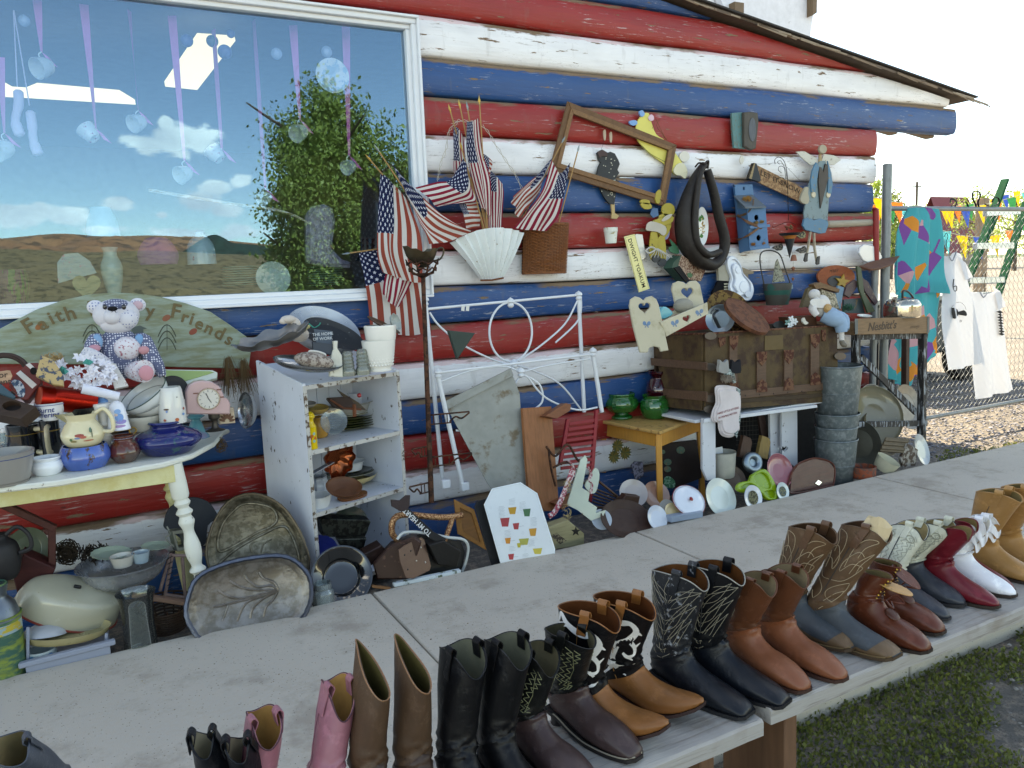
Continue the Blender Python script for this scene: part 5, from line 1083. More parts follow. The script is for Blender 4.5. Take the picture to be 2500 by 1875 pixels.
for (x,y) in ((500,830),(520,850),(720,775),(700,770)): O('leaf',MB().add([W(x-35,y+15,-.62),W(x,y-22,-.64),W(x+40,y,-.62),W(x+5,y+28,-.63)],[(0,1,2,3)]),cloth('#3f9a92'),fl,sharp=0)
q = wallpl(960,900,-.5,lean=20);cut('calico_cone',q,[(880,800),(935,802),(1040,980),(930,1005),(900,900)],.03,M('#dcd8d2',.9,c2='#9c7f7a',thr=.62,s2=90),None,label='cream calico cone printed with sprigs between flowers and bowl',cat='ornament')
# left clutter
def bxo(name,label,cat,pts_,Y,t_,m,lean=10,turn=0,**k): q = wallpl(*pts_[0],Y,lean=lean,turn=turn);return cut(name,q,pts_,t_,m,None,label=label,cat=cat,b=.004,**k),q
t = T('striped_birdhouse','brick red birdhouse with white stripes tipped over at the table corner','birdhouse',W(200,1000,-.6));q = wallpl(200,950,-.6,lean=15)
cut('front',q,[(100,905),(225,782),(310,780),(335,940),(225,1085),(190,1085),(70,975)],.11,M('#6b2b26',.6),t,h=-.11,b=.004)
cut('white_stripe',q,[(130,870),(165,845),(300,960),(262,992)],.002,M('#cfc9c2',.6),t,h=.001);cut('white_stripe',q,[(208,800),(240,782),(300,840),(300,880)],.002,M('#cfc9c2',.6),t,h=.001)
cut('entry_hole',q,ell(272,850,28,30,16),.002,M('#120d0b',.9),t,h=.003);cut('star_patch',q,[(85,930),(160,925),(205,1000),(190,1060),(150,1055),(130,1000)],.002,M('#b9bfc6',.7,c2='#35506b',thr=.5,s2=40),t,h=.001,sm=2)
bxo('chipped_block','navy and tan chipped wooden house block in front of a straw tuft','ornament',[(300,905),(340,738),(440,775),(520,900),(520,985),(440,975)],-.62,.07,paint('#3a4658','#b49a6b',thr=.47,s2=35),12)
nest('straw_tuft',None,W(430,755,-.5),.05,'#a98a5c',60,seed=12);tag(bpy.data.objects['straw_tuft'],'tuft of pale raffia straw behind the chipped block','straw',kind='thing')
t = T('word_plaque','tan wooden tag lettered or ent at the left photo edge','plaque',W(40,900,-.66));q = wallpl(40,900,-.66,lean=20)
cut('tag',q,[(-160,880),(60,848),(85,850),(102,890),(80,940),(-160,975)],.01,wood('#b08b6e'),t)
for w_,x,y in (('or',28,895),('ent',40,950)): V_,F_ = textm(w_,.034,.001,.01);u_,v_ = q(x,y-8);O('lettering',MB().add(V_+np.array((u_,v_,.0105)),F_,q.m),M('#3b2d26',.7),t,sharp=0)
bxo('slate_strip','dark blue painted slat below the lettered tan tag','board',[(-100,930),(10,960),(130,1060),(120,1085),(0,1040),(-100,1010)],-.66,.02,M('#2f4a55',.6),20)
q = wallpl(0,800,-.2);O('vine_wreath',MB().add(*ring3(W(40,880,-.45),.085,.012,(.1,-1,.2))).add(*ring3(W(44,876,-.46),.088,.008,(.0,-1,.3))),wood('#3a2620'),None,label='dark vine wreath behind the lettered tan tag',cat='wreath')
# red tin
A,B_ = W(315,1065,-.62),W(760,1110,-.56);d = (B_-A)/np.linalg.norm(B_-A);r_ = 100*mpp(A);t = T('red_tin','shiny red cylindrical tin lying on its side','tin',A-(0,0,r_))
O('barrel',MB().add(*lathe([(0,0),(r_*.93,0),(r_,.006),(r_,.045),(r_*1.02,.047),(r_*1.02,.052),(r_,.054),(r_,np.linalg.norm(B_-A)),(0,np.linalg.norm(B_-A))],36),frame(A,d)),metal('#a02015',.3,var=.05),t);O('lid_disc',MB().add(*lathe([(0,-.003),(r_*.88,-.003),(r_*.9,-.0005)],32),frame(A,d)),M('#a8432e',.5),t)
# holed wood block
q = Pl(W(100,1150,-.66),(-.25,-.6,.8));t = T('cup_block','dark wooden block with round hollows at the table corner','wood block',q.w(0,0))
cut('block',q,[(-120,1030),(20,1045),(290,1135),(165,1235),(-120,1180)],.055,wood('#3a2a20'),t,holes=[ell(95,1130,76,40,24)],h=-.055);cut('hollow_floor',q,ell(95,1130,80,44,24),.002,M('#1e1512',.8),t,h=-.03)
# back row pots
o,B_,r_,H = pot('offering_bowl','white lugged bowl lettered Burnt Offering in blue, perched on a black mug','bowl',420,1245,1108,108,[(.5,0),(.62,.06),(.9,.55),(1,.95),(1.04,1)],ceram('#dfe0e2'),Y=-.62,shell=.004)
for sg in (1,-1): O('lug',MB().add(*box(.022,.02,.006,(0,0,0),.002),frame(B_+np.array((sg*(r_+.008),0,H*.9)))),ceram('#dfe0e2'),o,loc=B_)
O('blue_rim',ring3(B_+(0,0,H*.955),r_*1.03,.0012),M('#33468e',.4),o,loc=B_)
for s_,z_ in (('Burnt',.68),('Offering',.38)):
    V_,F_ = textm(s_,.030,.0008,.012,shear=.2);rr = r_*(.93 if z_ > .5 else .84)+.0022
    V2 = [(rr*math.sin(x/rr*1.0+ -.36)+B_[0],-rr*math.cos(x/rr*1.0-.36)+B_[1],B_[2]+H*z_+y) for x,y,z in V_];O('lettering',MB().add(V2,F_),M('#2a3c8c',.4,bump=0),o,sharp=0,loc=B_)
DK = ceram('#1a1c1f',rough=.15);CRH = ceram('#b7a98a',rough=.4,var=.2)
for (x,y0,y1,hw,hx,lab) in ((215,1560,1275,170,330,'black glazed mug with chunky cream handle beside the glass bottle'),(430,1545,1240,100,430,'tall black mug with cream strap handle under the lettered bowl')):
    o,B_,r_,H = pot('mug',lab,'mug',x,y0,y1,hw*.72,[(.86,0),(.95,.03),(1,.3),(.97,.8),(1,1)],DK,Z=TZ,shell=.004,rb=1)
    dv = np.array((.75,-.66,0)) if x < 300 else np.array((-.1,-1,0));P0 = B_+dv*r_*.98+(0,0,H*.85);P1 = B_+dv*r_*.98+(0,0,H*.15);O('handle',tube(spline(L3(P0,P0+dv*.045+(0,0,-.004),(P0+P1)/2+dv*.055,P1+dv*.035,P1),5),.011,10),CRH,o,loc=B_)
    O('gold_line',ring3(B_+(0,0,H*.72),r_*1.0,.0025),metal('#a98a4a',.3),o,loc=B_)
SP = [(.8,0),(1,.03),(.95,.1),(.55,.16),(.8,.24),(.9,.3),(.6,.36),(.5,.5),(.75,.56),(.6,.62),(.62,.8),(1,.88),(1.05,.97),(.95,1)]
CW = ceram('#dcd9d2',rough=.35)
pot('candle_holder','white turned candle holder behind the lettered bowl','candle holder',610,1290,1075,58,SP,CW,Y=-.56);pot('candle_holder','white turned candle holder right of the bird pitcher','candle holder',868,1500,1105,66,SP,CW,Y=-.60)
pot('bowl','small black bowl behind the bird pitcher','bowl',690,1260,1140,105,BOWL,DK,Y=-.58,shell=.004)
# blue drip jar and pitcher
BLD = M('#3b5fa8',.2,c2='#4a3a36',thr=.60,s2=26,coat=.6,bump=.15,st=(1,1,.6),var=.3)
o,B_,r_,H = pot('sugar_jar','round blue drip glazed jar, holding the bird pitcher','jar',705,1655,1440,190,[(.72,0),(.78,.04),(.97,.35),(1,.55),(.93,.85),(.86,1)],BLD,Z=TZ,shell=.006,rb=.75)
Bp = B_+(0,0,H*.93);Hp = HT(Bp,700,1185);k = r_/190
pt = turned('bird_pitcher',Bp,158*k,Hp,[(.6,0),(.82,.08),(1,.3),(.98,.45),(.78,.68),(.66,.78),(.72,.9),(.8,1)],ceram('#d9cda8',rough=.15),'cream pitcher painted with red birds, sitting in the blue jar','pitcher',shell=.004)
for nm,pts_ in (('spout',[(-.6,.0,1.0),(-1.05,-.1,.93),(-1.1,-.1,1.0),(-.7,.3,1.02),(-.6,.0,1.0)]),):
    lp = [Bp+np.array((a*158*k,b*158*k*.5,z*Hp)) for a,b,z in ((-.55,.5,1.),(-.95,.3,1.02),(-1.28,0,1.06),(-.95,-.3,1.02),(-.55,-.5,1.),(-.62,0,.72))];O(nm,MB().add(lp,[(0,1,5),(1,2,5),(2,3,5),(3,4,5),(5,1,0),(5,2,1),(5,3,2),(5,4,3)]),ceram('#cfc6a0'),pt,loc=Bp,sharp=0)
dx_ = np.array((.95,-.3,0));P0 = Bp+dx_*r_*.55+(0,0,Hp*.95);P1 = Bp+dx_*r_*.72+(0,0,Hp*.42);O('handle',tube(spline(L3(P0,P0+(.035,-.01,.02),P0+(.062,-.02,-.02),P1+(.045,-.015,.0),P1),5),.0085,10),ceram('#d9cda8'),pt,loc=Bp)
use('z2')
def onpot(par,B_,rr,pts_,col,off=.002,t_=.001,name='painted_motif',zrel=True):
    """flat print wrapped on a round pot: pts in metres (around, height)"""
    P = [(rr+off)*np.array((math.sin(a/rr),-math.cos(a/rr),0))+np.array((0,0,h))+B_ for a,h in pts_];O(name,MB().add(P,[tuple(range(len(P)))]),M(col,.4,bump=0),par,loc=worldloc(par),sharp=0)
def blobs(par,B_,rr,L,off=.002,sz=1.):
    for a,h,w_,hh,col in L: onpot(par,B_,rr,[(a+w_*math.cos(x),h+hh*math.sin(x)) for x in np.linspace(0,2*PI,11)[:-1]],col,off)
blobs(pt,Bp,158*k*1.0,[(-.012,Hp*.42,.018,.007,'#a04a44'),(.0,Hp*.36,.014,.006,'#b35d4e'),(-.02,Hp*.34,.012,.004,'#6f86a8'),(.03,Hp*.55,.005,.012,'#5d7a6a'),(.035,Hp*.45,.002,.02,'#4d5a45'),(-.035,Hp*.25,.012,.004,'#7c6a3a'),(-.045,Hp*.3,.006,.006,'#56704a'),(.02,Hp*.25,.02,.003,'#b0664a')],off=.003)
o,B_,r_,H = pot('basketweave_jar','small white milk glass jar with woven texture at the table front','jar',390,1700,1540,122,[(.72,0),(.78,.05),(.95,.3),(1,.5),(.9,.75),(.82,.8),(.9,.95),(.88,1)],ceram('#e4e8ea'),Z=TZ,shell=.005,rb=.8,rib=lambda a,z: .018*(math.sin(a*22)*math.sin(z*420)))
o,B_,r_,H = pot('stoneware_bowl','wide grey stoneware bowl with blue line at the table front','bowl',50,1790,1500,225,[(.72,0),(.76,.04),(.93,.6),(1,.92),(1.02,1)],ceram('#8b8781',rough=.4),Z=TZ,shell=.01,rb=.8,n=44);O('blue_line',ring3(B_+(0,0,H*.86),r_*.985,.002),M('#3a4a72',.4),o,loc=B_)
GL = glass('#cfdcdc',.02,.75)
o,B_,r_,H = pot('glass_bottle','clear swing top glass bottle with white stopper','bottle',60,1560,1345,105,[(.9,0),(1,.04),(.98,.3),(.5,.5),(.42,.6),(.42,.95),(.46,1)],GL,Z=TZ,rb=2.2)
O('stopper',MB().add(*lathe(smoothprof([(0,0),(.014,0),(.016,.008),(.012,.02),(0,.022)],2),16),frame(B_+(0,0,H))),ceram('#e2dcd6'),o,loc=B_);O('wire_bail',tube(spline(L3(B_+(-.02,0,H*.75),B_+(-.022,-.01,H*1.05),B_+(0,-.005,H*1.2),B_+(.022,-.01,H*1.05),B_+(.02,0,H*.75),B_+(.03,-.01,H*.7)),4),.0014,5),metal('#8f9698',.3),o,loc=B_)
o,B_,r_,H = pot('bell','white china bell painted with a blue bonneted child','bell',965,1320,1085,92,[(1,0),(.97,.02),(.86,.2),(.72,.6),(.55,.85),(.25,.97),(.02,1)],ceram('#dfe3ec'),Y=-.64,shell=.003)
blobs(o,B_,r_*.84,[(.0,H*.66,.012,.011,'#7ea9d6'),(.004,H*.45,.016,.018,'#6f9bd0'),(.01,H*.3,.02,.01,'#8f86c0'),(-.006,H*.55,.006,.006,'#d9b9a8'),(.0,H*.15,.026,.006,'#a88bb8')],off=.006)
pot('ink_jar','tiny sky blue glass jar behind the white bell','jar',825,1140,1055,52,[(.9,0),(1,.2),(.95,.6),(.6,.8),(.7,1)],ceram('#4a7fae'),Y=-.56)
for C,r_,n_,lab,m_,rim in (((1185,1030),205,(-.55,-.25,.85),'tilted white enamel bowl with green rim and red stamp',ceram('#d9dddc'),'#2f4a42'),((1225,1075),175,(-.45,-.35,.9),'white bowl nested under the green rimmed enamel bowl',ceram('#cfd0cb'),'#8d8f8c')):
    p = W(*C,-.50);rr = r_*mpp(p);f = frame(p+(0,0,-.02)-np.array(n_)*rr*.45,n_);t = O('enamel_bowl' if rim[1] == '2' else 'bowl',MB().add(*lathe(shellprof([(a*rr,b*rr*.72) for a,b in smoothprof(BOWL,3)],.003),44),f),m_,None,label=lab,cat='bowl')
    O('rim',tube([f[:3,3]+f[:3,0]*rr*math.cos(a)+f[:3,1]*rr*math.sin(a)+f[:3,2]*rr*.72 for a in np.linspace(0,2*PI,41)[:-1]],.0025,6,closed=True),M(rim,.4),t,loc=worldloc(t))
pot('bowl','low off white bowl beneath the leaning bowls','bowl',1165,1330,1205,150,[(.6,0),(.7,.1),(.95,.7),(1,1)],ceram('#b9b6aa'),Y=-.52,shell=.005)
o,B_,r_,H = pot('vase','white tapering vase painted with a hummingbird','vase',1405,1265,975,105,[(1,0),(1,.1),(.97,.4),(.85,.85),(.78,.96),(.74,1)],ceram('#cfcfca'),Y=-.58,shell=.006)
blobs(o,B_,r_,[(-.03,H*.42,.012,.004,'#5c4436'),(-.028,H*.36,.005,.006,'#8099c4'),(.045,H*.25,.008,.006,'#6d93bd'),(.012,H*.12,.009,.008,'#b5603a'),(-.04,H*.12,.007,.006,'#a8553a'),(.05,H*.4,.005,.007,'#a0473a'),(.02,H*.74,.003,.003,'#666')])
# pink clock
q = wallpl(1680,1200,-.50);t = T('clock','pink ceramic mantel clock with roman numeral dial','clock',q.w(0,0));PKc = ceram('#c9a6a4',rough=.35)
cut('case',q,[(1510,1200),(1505,1020),(1530,965),(1580,935),(1640,927),(1720,938),(1780,975),(1812,1040),(1815,1062),(1850,1080),(1868,1120),(1862,1200)],.06,PKc,t,h=-.06,b=.006)
C = W(1690,1075,-.505);k = mpp(C);O('bezel',ring3(C,84*k,.0032,(0,-1,0)),metal('#b9b3a6',.25),t);O('dial',MB().add(*lathe([(0,.0005),(80*k,.0005),(82*k,-.004)],32),frame(C,(0,-1,0))),M('#d5cfc4',.5),t)
for i in range(12): a = i*PI/6;O('numeral',beam(C+np.array((math.sin(a)*58*k,-.0012,math.cos(a)*58*k)),C+np.array((math.sin(a)*74*k,-.0012,math.cos(a)*74*k)),.002,.0008,0,up=(0,1,0)),M('#3a3634',.6),t,sharp=0)
for a,L_ in ((-.35,52),(2.6,36)): O('hand',beam(C+(0,-.002,0),C+np.array((math.sin(a)*L_*k,-.002,math.cos(a)*L_*k)),.003,.0008,0,up=(0,1,0)),M('#1f1d1d',.5),t)
for (x,y) in ((1585,1030),(1775,1000),(1795,1060)): cut('grille_bar',q,[(x-20,y-4),(x+20,y-6),(x+20,y+3),(x-20,y+5)],.002,M('#7a4a38',.6),t,h=.001)
o,B_,r_,H = pot('candlestick','turquoise glazed candlestick at the right end of the table','candlestick',1600,1405,1105,95,[(1,0),(.98,.05),(.7,.2),(.5,.42),(.36,.52),(.6,.58),(.75,.62),(.5,.68),(.42,.8),(.7,.9),(.8,.97),(.72,1)],ceram('#5aa9b4',c2='#8a86a8',thr=.56,s2=9,soft=.1),Z=TZ,rb=.9,shell=.0)
bxo('fan_tile_box','small cream box carved with a fan on the table end','box',[(1770,1185),(1780,1160),(1895,1145),(1908,1270),(1780,1282)],-.42,.06,M('#c9b49a',.6),3,h=-.06)
q = wallpl(1840,1210,-.424,lean=3)
for i in range(7): a = R(-75+25*i);cut('fan_rib',q,ell(1840+42*math.sin(a),1262-52*math.cos(a),10,26,10,math.degrees(a)),.003,M('#6d4a36',.6),bpy.data.objects['fan_tile_box'],h=.0)
pot('candle_cup','dull pewter candle cup with wide foot at the table edge','candle holder',1745,1330,1165,60,[(1.3,0),(1.2,.03),(.5,.15),(.4,.5),(.7,.6),(.75,.98),(.8,1)],metal('#565049',.5),Y=-.46)
t = T('square_dish','white baking dish with green inside, propped behind the clock','dish',W(1550,900,-.3));q = Pl(W(1550,900,-.32),(-.2,-.75,.6))
cut('wall',q,[(1330,835),(1720,842),(1760,860),(1755,905),(1480,975),(1340,960)],.02,ceram('#ccd2c4'),t,h=-.02);cut('green_inside',q,[(1345,845),(1700,852),(1735,862),(1460,945),(1350,935)],.003,ceram('#9ab06a'),t,h=.0005)
plate('wire_rack','black ringed plate rim peeping behind the white vase',1400,1000,118,-.38,(0,-1,.4),M('#24211f',.5),.1,cat='plate')
o,B_,r_,H = pot('low_vase','squat cobalt blue vase with green splashes on the table front','vase',1370,1540,1245,262,[(.6,0),(.66,.03),(.95,.3),(1,.45),(.9,.6),(.6,.74),(.48,.8),(.47,.88),(.53,.95),(.51,1)],ceram('#15205e',c2='#23505a',thr=.60,s2=22,soft=.05,rough=.12,var=.2),Z=TZ,rb=.6,shell=.006,n=48,rib=lambda a,z: .006*math.sin(z*500))
o,B_,r_,H = pot('honey_pot','round chestnut brown glazed pot beside the blue jar','pot',1020,1597,1365,117,[(.55,0),(.62,.03),(.95,.25),(1,.42),(.85,.65),(.62,.8),(.62,.88),(.74,.97),(.72,1)],ceram('#5c2614',c2='#56443c',thr=.5,s2=12,rough=.1),Z=TZ,rb=.6,shell=.005)
O('blue_plug',MB().add(*lathe([(0,H*.93),(r_*.68,H*.93),(r_*.66,H*.9)],20),frame(B_)),ceram('#8e93a3'),o,loc=B_)
O('paper_tube',tube([W(665,990,-.69),W(965,1055,-.69)],[.022,.018],14),M('#d5d7e2',.6),None,label='rolled white tube lying below the silk flowers',cat='tube');O('gold_bar',beam(W(925,1335,-.6),W(1070,1312,-.6),.012,.012),metal('#8a6a2e',.4),None,label='thin gilt bar lying beside the white bell',cat='bar')
O('gold_ring',ring3(W(1075,1330,-.62),.014,.003,(0,-1,.2)),metal('#8a6a2e',.4),None,label='small gilt ring handle behind the honey brown pot',cat='ring')
# brushes hanging right of the table, hammered bowl
use('z4')
for i,(x,y) in enumerate(((25,720),(150,740))):
    g = np.random.RandomState(i);P = W(x,y-60,-.2);mb = MB()
    for j in range(90): a = g.normal(0,.016,3);mb.add(*tube([P+a*.5+(0,0,.05),P+a+(0,0,-.02),P+a*1.9+(0,0,-.09-.03*g.rand())],.0011,3,caps=False))
    O('straw_bundle',mb,M('#6b5538',.9),None,label=('bundle of dry brown straw hanging behind the clock' if i == 0 else 'bundle of dry brown straw hanging against the bookcase side'),cat='straw',sharp=0)
plate('hammered_bowl','hammered silver bowl wedged between table and bookcase',195,1000,150,-.33,(-1,-.25,.12),M('#a9abad',.22,metal=.95,bump=2.5,bs=34,var=.1),.45,BOWL,cat='bowl')
use('z3');nest('straw_fringe',None,W(1490,100,-.3),.035,'#5f4a30',70,seed=31,flat=1.2);tag(bpy.data.objects['straw_fringe'],'dry straw fringe drooping off the table end','straw',kind='thing')
# ================================================================ bookcase
use('z4')
bxd,byd = np.array((.934,.358,0)),np.array((-.358,.934,0));A0 = np.array((.885,-.62,0));BWd,BDp = .615,.40
CASEP = paint('#cfd4dc','#3a2c22',thr=.655,s2=26,st=(1,1,.5),rough=.5,bump=.3);EDG = paint('#b9b6b0','#5a483a',thr=.56,s2=26,bump=.6,st=(1,1,1))
bf = np.eye(4);bf[:3,0] = bxd;bf[:3,1] = byd;bf[:3,3] = A0
zf = lambda c_,x,y: (use(c_),PLN(x,y,A0,-byd)[2])[1]
S1,S2,S3,SB = zf('z4',1000,748),zf('z4',1060,1248),zf('z5',460,345),-.03
bc = T('bookcase','small peeling white bookcase with slanted sides, packed with dishes','bookcase',A0+(.2,.2,GZ))
V2,F2 = fill([(0,GZ),(BDp,GZ),(BDp,S1+.11),(0,S1+.01)],(),.02,.003)
for x in (0,BWd-.02):
    O('side_panel',MB().add([(x+v[2],v[0],v[1]) for v in V2],F2,bf),CASEP,bc)
    O('worn_edge',MB().add(*box(.021,.004,S1-GZ,(x+.01,-.0025,(S1+GZ)/2),.001),bf),EDG,bc)
for k_,z in enumerate((S1,S2,S3,SB)):
    sl = .09 if z == S1 else 0
    O('shelf',MB().add([(x,y,z-t_+(sl*y/BDp)) for t_ in (0,.02) for y in (.002,BDp-.012) for x in (.021,BWd-.021)],[(0,1,3,2),(4,6,7,5),(0,4,5,1),(2,3,7,6),(0,2,6,4),(1,5,7,3)],bf),CASEP,bc,sharp=0)
    O('worn_edge',MB().add(*box(BWd-.042,.004,.022,(BWd/2,-.0005,z-.0105),.001),bf),EDG,bc)
for i in range(7): O('back_board',MB().add(*box((BWd-.04)/7-.003,.012,S1-GZ-.04,(.02+(BWd-.04)*(i+.5)/7,BDp-.006,(S1+GZ)/2-.02),.002),bf),CASEP,bc)
# ---- top of the case
use('z4');ST = S1+.02
SIL = metal('#9a9b9c',.3);
plate('tray','large oval aluminium tray propped upright on the bookcase against the wall',800,360,300,-.28,(-.1,-1,.55),SIL,.10,sx=1,sy=.68,xax=(.9,0,-.55))
plate('slate_tray','black scratched oval tray leaning in front of the aluminium one',880,385,255,-.36,(-.1,-1,.55),M('#1b1d20',.45,c2='#6a6f70',thr=.66,s2=30),.06,sx=1,sy=.42,xax=(.82,0,-.57),cat='tray')
# ruffled metal bowl
P = W(400,470,-.55);k = mpp(P);f = frame(P,(-.25,-.1,1),(1,0,0));V_ = []
for (r_,z) in ((0,0),(120,0),(200,12),(270,45),(310,85),(306,88),(266,50),(198,18),(118,6),(0,6)):
    for j in range(60): a = 2*PI*j/60;w_ = .12*math.sin(a*9)*(r_/310)**2;V_.append((r_*k*(1+w_*.4)*math.cos(a),r_*k*.62*(1+w_*.4)*math.sin(a),(z+w_*130)*k))
O('ruffled_bowl',MB().add(V_,ringfaces(10,60,True,True),f),metal('#8d8a86',.38),None,label='scalloped aluminium bowl hanging over the bookcase corner',cat='bowl')
plate('oval_dish','long shiny oval steel dish at the front of the bookcase top',670,640,290,-.60,(.18,-.32,.93),metal('#a3a6a9',.2),.28,BOWL,sy=.42,cat='dish')
lmb = T('toy_lamb','fluffy cream toy lamb with a scarf sitting behind the ruffled bowl','toy lamb',W(560,400,-.45));c = lambda x,y,d=0: W(x,y,-.45-d);k = mpp(c(560,330));WOOL = M('#c9beb4',.95,bump=2.2,bs=70)
ellip('head',c(560,310),(52*k,48*k,62*k),WOOL,lmb);ellip('topknot',c(510,265,.01),(62*k,50*k,34*k),WOOL,lmb);ellip('ear',c(470,280,.02),(32*k,18*k,24*k),WOOL,lmb);ellip('body',c(600,390),(80*k,60*k,60*k),WOOL,lmb);ellip('eye',c(572,303,.036),(5*k,5*k,6*k),M('#111',.2),lmb)
O('scarf',tube(spline([c(520,400,.02),c(570,385,.05),(c(640,345,.04)),c(680,320,.01)],4),[.004]+[.016]*11+[.006],8,flat=.5),M('#a7b58c',.9,c2='#d9c98a',thr=.5,s2=50),lmb)
q = wallpl(785,480,-.56,lean=12);t = T('slate_card','small slate blue sign with chalk wording about work and home','sign',q.w(0,0));cut('board',q,[(712,345),(858,362),(862,470),(730,452)],.012,M('#46525e',.7),t);cut('base',q,[(700,452),(862,468),(860,560),(705,520)],.02,M('#3c434b',.7),t)
for s_,y in (('THE HOME',388),('OF WORK',425)): V_,F_ = textm(s_,.021,.001,0);u_,v_ = q(785,y);O('lettering',MB().add(V_+np.array((u_,v_,.0125)),F_,q.m),M('#c9cfd2',.8),t,sharp=0)
O('teal_ribbon',tube(spline([W(680,300,-.5),W(720,330,-.52),W(760,310,-.52),W(770,290,-.52)],4),.006,6,flat=.4),cloth('#2f8f7a'),None,label='teal foil ribbon behind the slate sign',cat='ribbon')
k = mpp(W(725,640,-.62));t = T('shell','rough whitish barnacled shell with a cup handle, lying in the oval steel dish','shell',W(725,640,-.62));ellip('lump',W(720,600,-.63),(165*k,80*k,68*k),M('#a59a90',.7,c2='#6f6058',thr=.52,s2=60,bump=3,bs=60),t,rot=frame((0,0,0),(.25,0,1)))
handle(W(690,555,-.62),W(805,575,-.62),(0,0,.024),.0055,parent=t,mat_=ceram('#d0ccc4'))
q = wallpl(900,620,-.60,lean=2);t = T('bottle_shaped_board','white wooden milk bottle shaped block standing by the insulators','ornament',q.w(0,0));cut('block',q,[(866,540),(880,500),(878,440),(912,438),(910,500),(948,560),(955,735),(850,728),(848,600)],.035,paint('#cfcdbf','#8b8472',thr=.62),t,h=-.035,b=.004)
INS = glass('#c2c8bd',.05,.75)
for x,y0,y1 in ((1000,722,520),(1118,712,500)):
    o,B_,r_,H = pot('glass_insulator','ribbed clear glass insulator '+('next to the white bottle shaped block' if x == 1000 else 'next to the stacked milk glass planters'),'insulator',x,y0,y1,58,[(1,0),(1,.2),(.85,.3),(.82,.34),(.9,.42),(.8,.46),(.9,.55),(.78,.6),(.85,.7),(.72,.76),(.78,.85),(.6,.97),(.3,1)],INS,Y=-.58,group='glass insulators',rib=lambda a,z: .02*math.sin(a*24)*(z < .05))
MG = ceram('#e6e4dc',rough=.2)
o,B_,r_,H = pot('hobnail_planter','milk glass hobnail planter, lower one of the stack','planter',1255,680,430,140,[(.66,0),(.68,.05),(.64,.09),(.8,.3),(.92,.7),(.98,1)],MG,Y=-.56,shell=.005)
hb = MB()
for i in range(8):
    for j in range(26): a = 2*PI*(j+.5*(i % 2))/26;rr = r_*(.76+.022*i);hb.add(*lathe([(.006,0),(.0045,.003),(0,.0045)],6),frame(B_+np.array((rr*math.cos(a),rr*math.sin(a),H*(.2+.1*i))),(math.cos(a),math.sin(a),.0)))
O('hobnails',hb,MG,o,loc=B_,kind='stuff')
o,B2,r2,H2 = pot('ribbed_planter','ribbed milk glass planter nested in the hobnail one','planter',1262,450,310,130,[(.85,0),(.95,.3),(1,.9),(.98,1)],MG,Y=-.56,shell=.005,rib=lambda a,z: .018*math.sin(a*18),sx=1)
plate('brass_plate','tarnished brass plate balanced over the milk glass',1280,315,150,-.54,(.45,-.25,.85),metal('#5f4a30',.35),.08,sy=.9)
plate('frosted_shade','frosted scalloped glass shade on top of the brass plate',1370,290,72,-.56,(.6,-.7,.3),ceram('#9fa8a4',rough=.3),.5,BOWL,cat='glass shade',rib=lambda a,z: .05*math.sin(a*8))
# ---- upper shelf
def onshelf(x,y,S_): return G(x,y,S_+.001)
def spot(name,label,cat,x,y0,y1,hw,prof,m,S_,**k): return pot(name,label,cat,x,y0,y1,hw,prof,m,Z=S_+.001,**k)
GRN = ceram('#55592f',rough=.3)
P = onshelf(1080,1150,S2)+byd*.1;k = mpp(P)
for i in range(5): r_ = (215,225,222,228,232)[4-i]*k;O('green_plate',MB().add(*lathe(shellprof([(a*r_,b*.016) for a,b in smoothprof(PLATE,3)],.003),40),frame(P+(i*.002*(-1)**i,0,.001+i*.013))),GRN if i % 2 else ceram('#6a6a4a',rough=.35),None,label='dark olive dinner plate, number %s from the bottom of the upper shelf stack' % ('one','two','three','four','five')[i],cat='plate',group='olive plates stacked on the upper shelf')
for i,c_ in enumerate(('#c9c5b0','#d0cfc4')): r_ = 190*k;O('cream_plate',MB().add(*lathe(shellprof([(a*r_,b*.014) for a,b in smoothprof(PLATE,3)],.003),40),frame(P+(-.01,0,.068+i*.009))),ceram(c_),None,label=('lower' if i == 0 else 'upper')+' cream rimmed plate above the olive plates',cat='plate')
r_ = 225*k;BN = P+(0,0,.09);O('enamel_basin',MB().add(*lathe(shellprof([(a*r_,b*.058) for a,b in smoothprof([(.7,0),(.78,.1),(.9,.8),(1,.95),(1.06,1)],3)],.004),44),frame(BN)),ceram('#a29d92'),None,label='grey oval basin on the plate stack holding odds and ends',cat='basin')
use('z4');q0 = BN+(0,0,.055)
cup_ = turned('cup',BN+bxd*.075+(0,0,.012),68*k,.085,[(.8,0),(.88,.05),(.95,.5),(1,1)],ceram('#dcdde0'),'white cup with tiny gold motifs standing in the grey basin','cup',shell=.003)
ellip('cherry',W(1085,880,-.36),(.0125,.0125,.0125),M('#a01218',.2,coat=1,bump=0),None,label='glossy red ball beside the white cup',cat='ball')
O('leather_strap',MB().add(*tube([W(850,915,-.42),W(960,985,-.45),W(1100,995,-.46)],.011,8,flat=.5)).add(*tube([W(1045,955,-.47),W(1048,1050,-.53)],.010,8,flat=.4)),leather('#6e3d22'),None,label='brown leather straps spilling over the grey basin',cat='strap')
q = wallpl(1000,930,-.4,lean=30);cut('wood_spatula',q,[(905,835),(930,855),(1080,945),(1135,1000),(1050,990),(960,905)],.01,wood('#4f3f2c'),None,label='dark pointed wooden paddle in the grey basin',cat='paddle');cut('brown_case',q,[(815,915),(1000,905),(1060,1000),(880,995)],.03,leather('#3b2a20'),None,label='dark leather case lying in the grey basin',cat='case',b=.004)
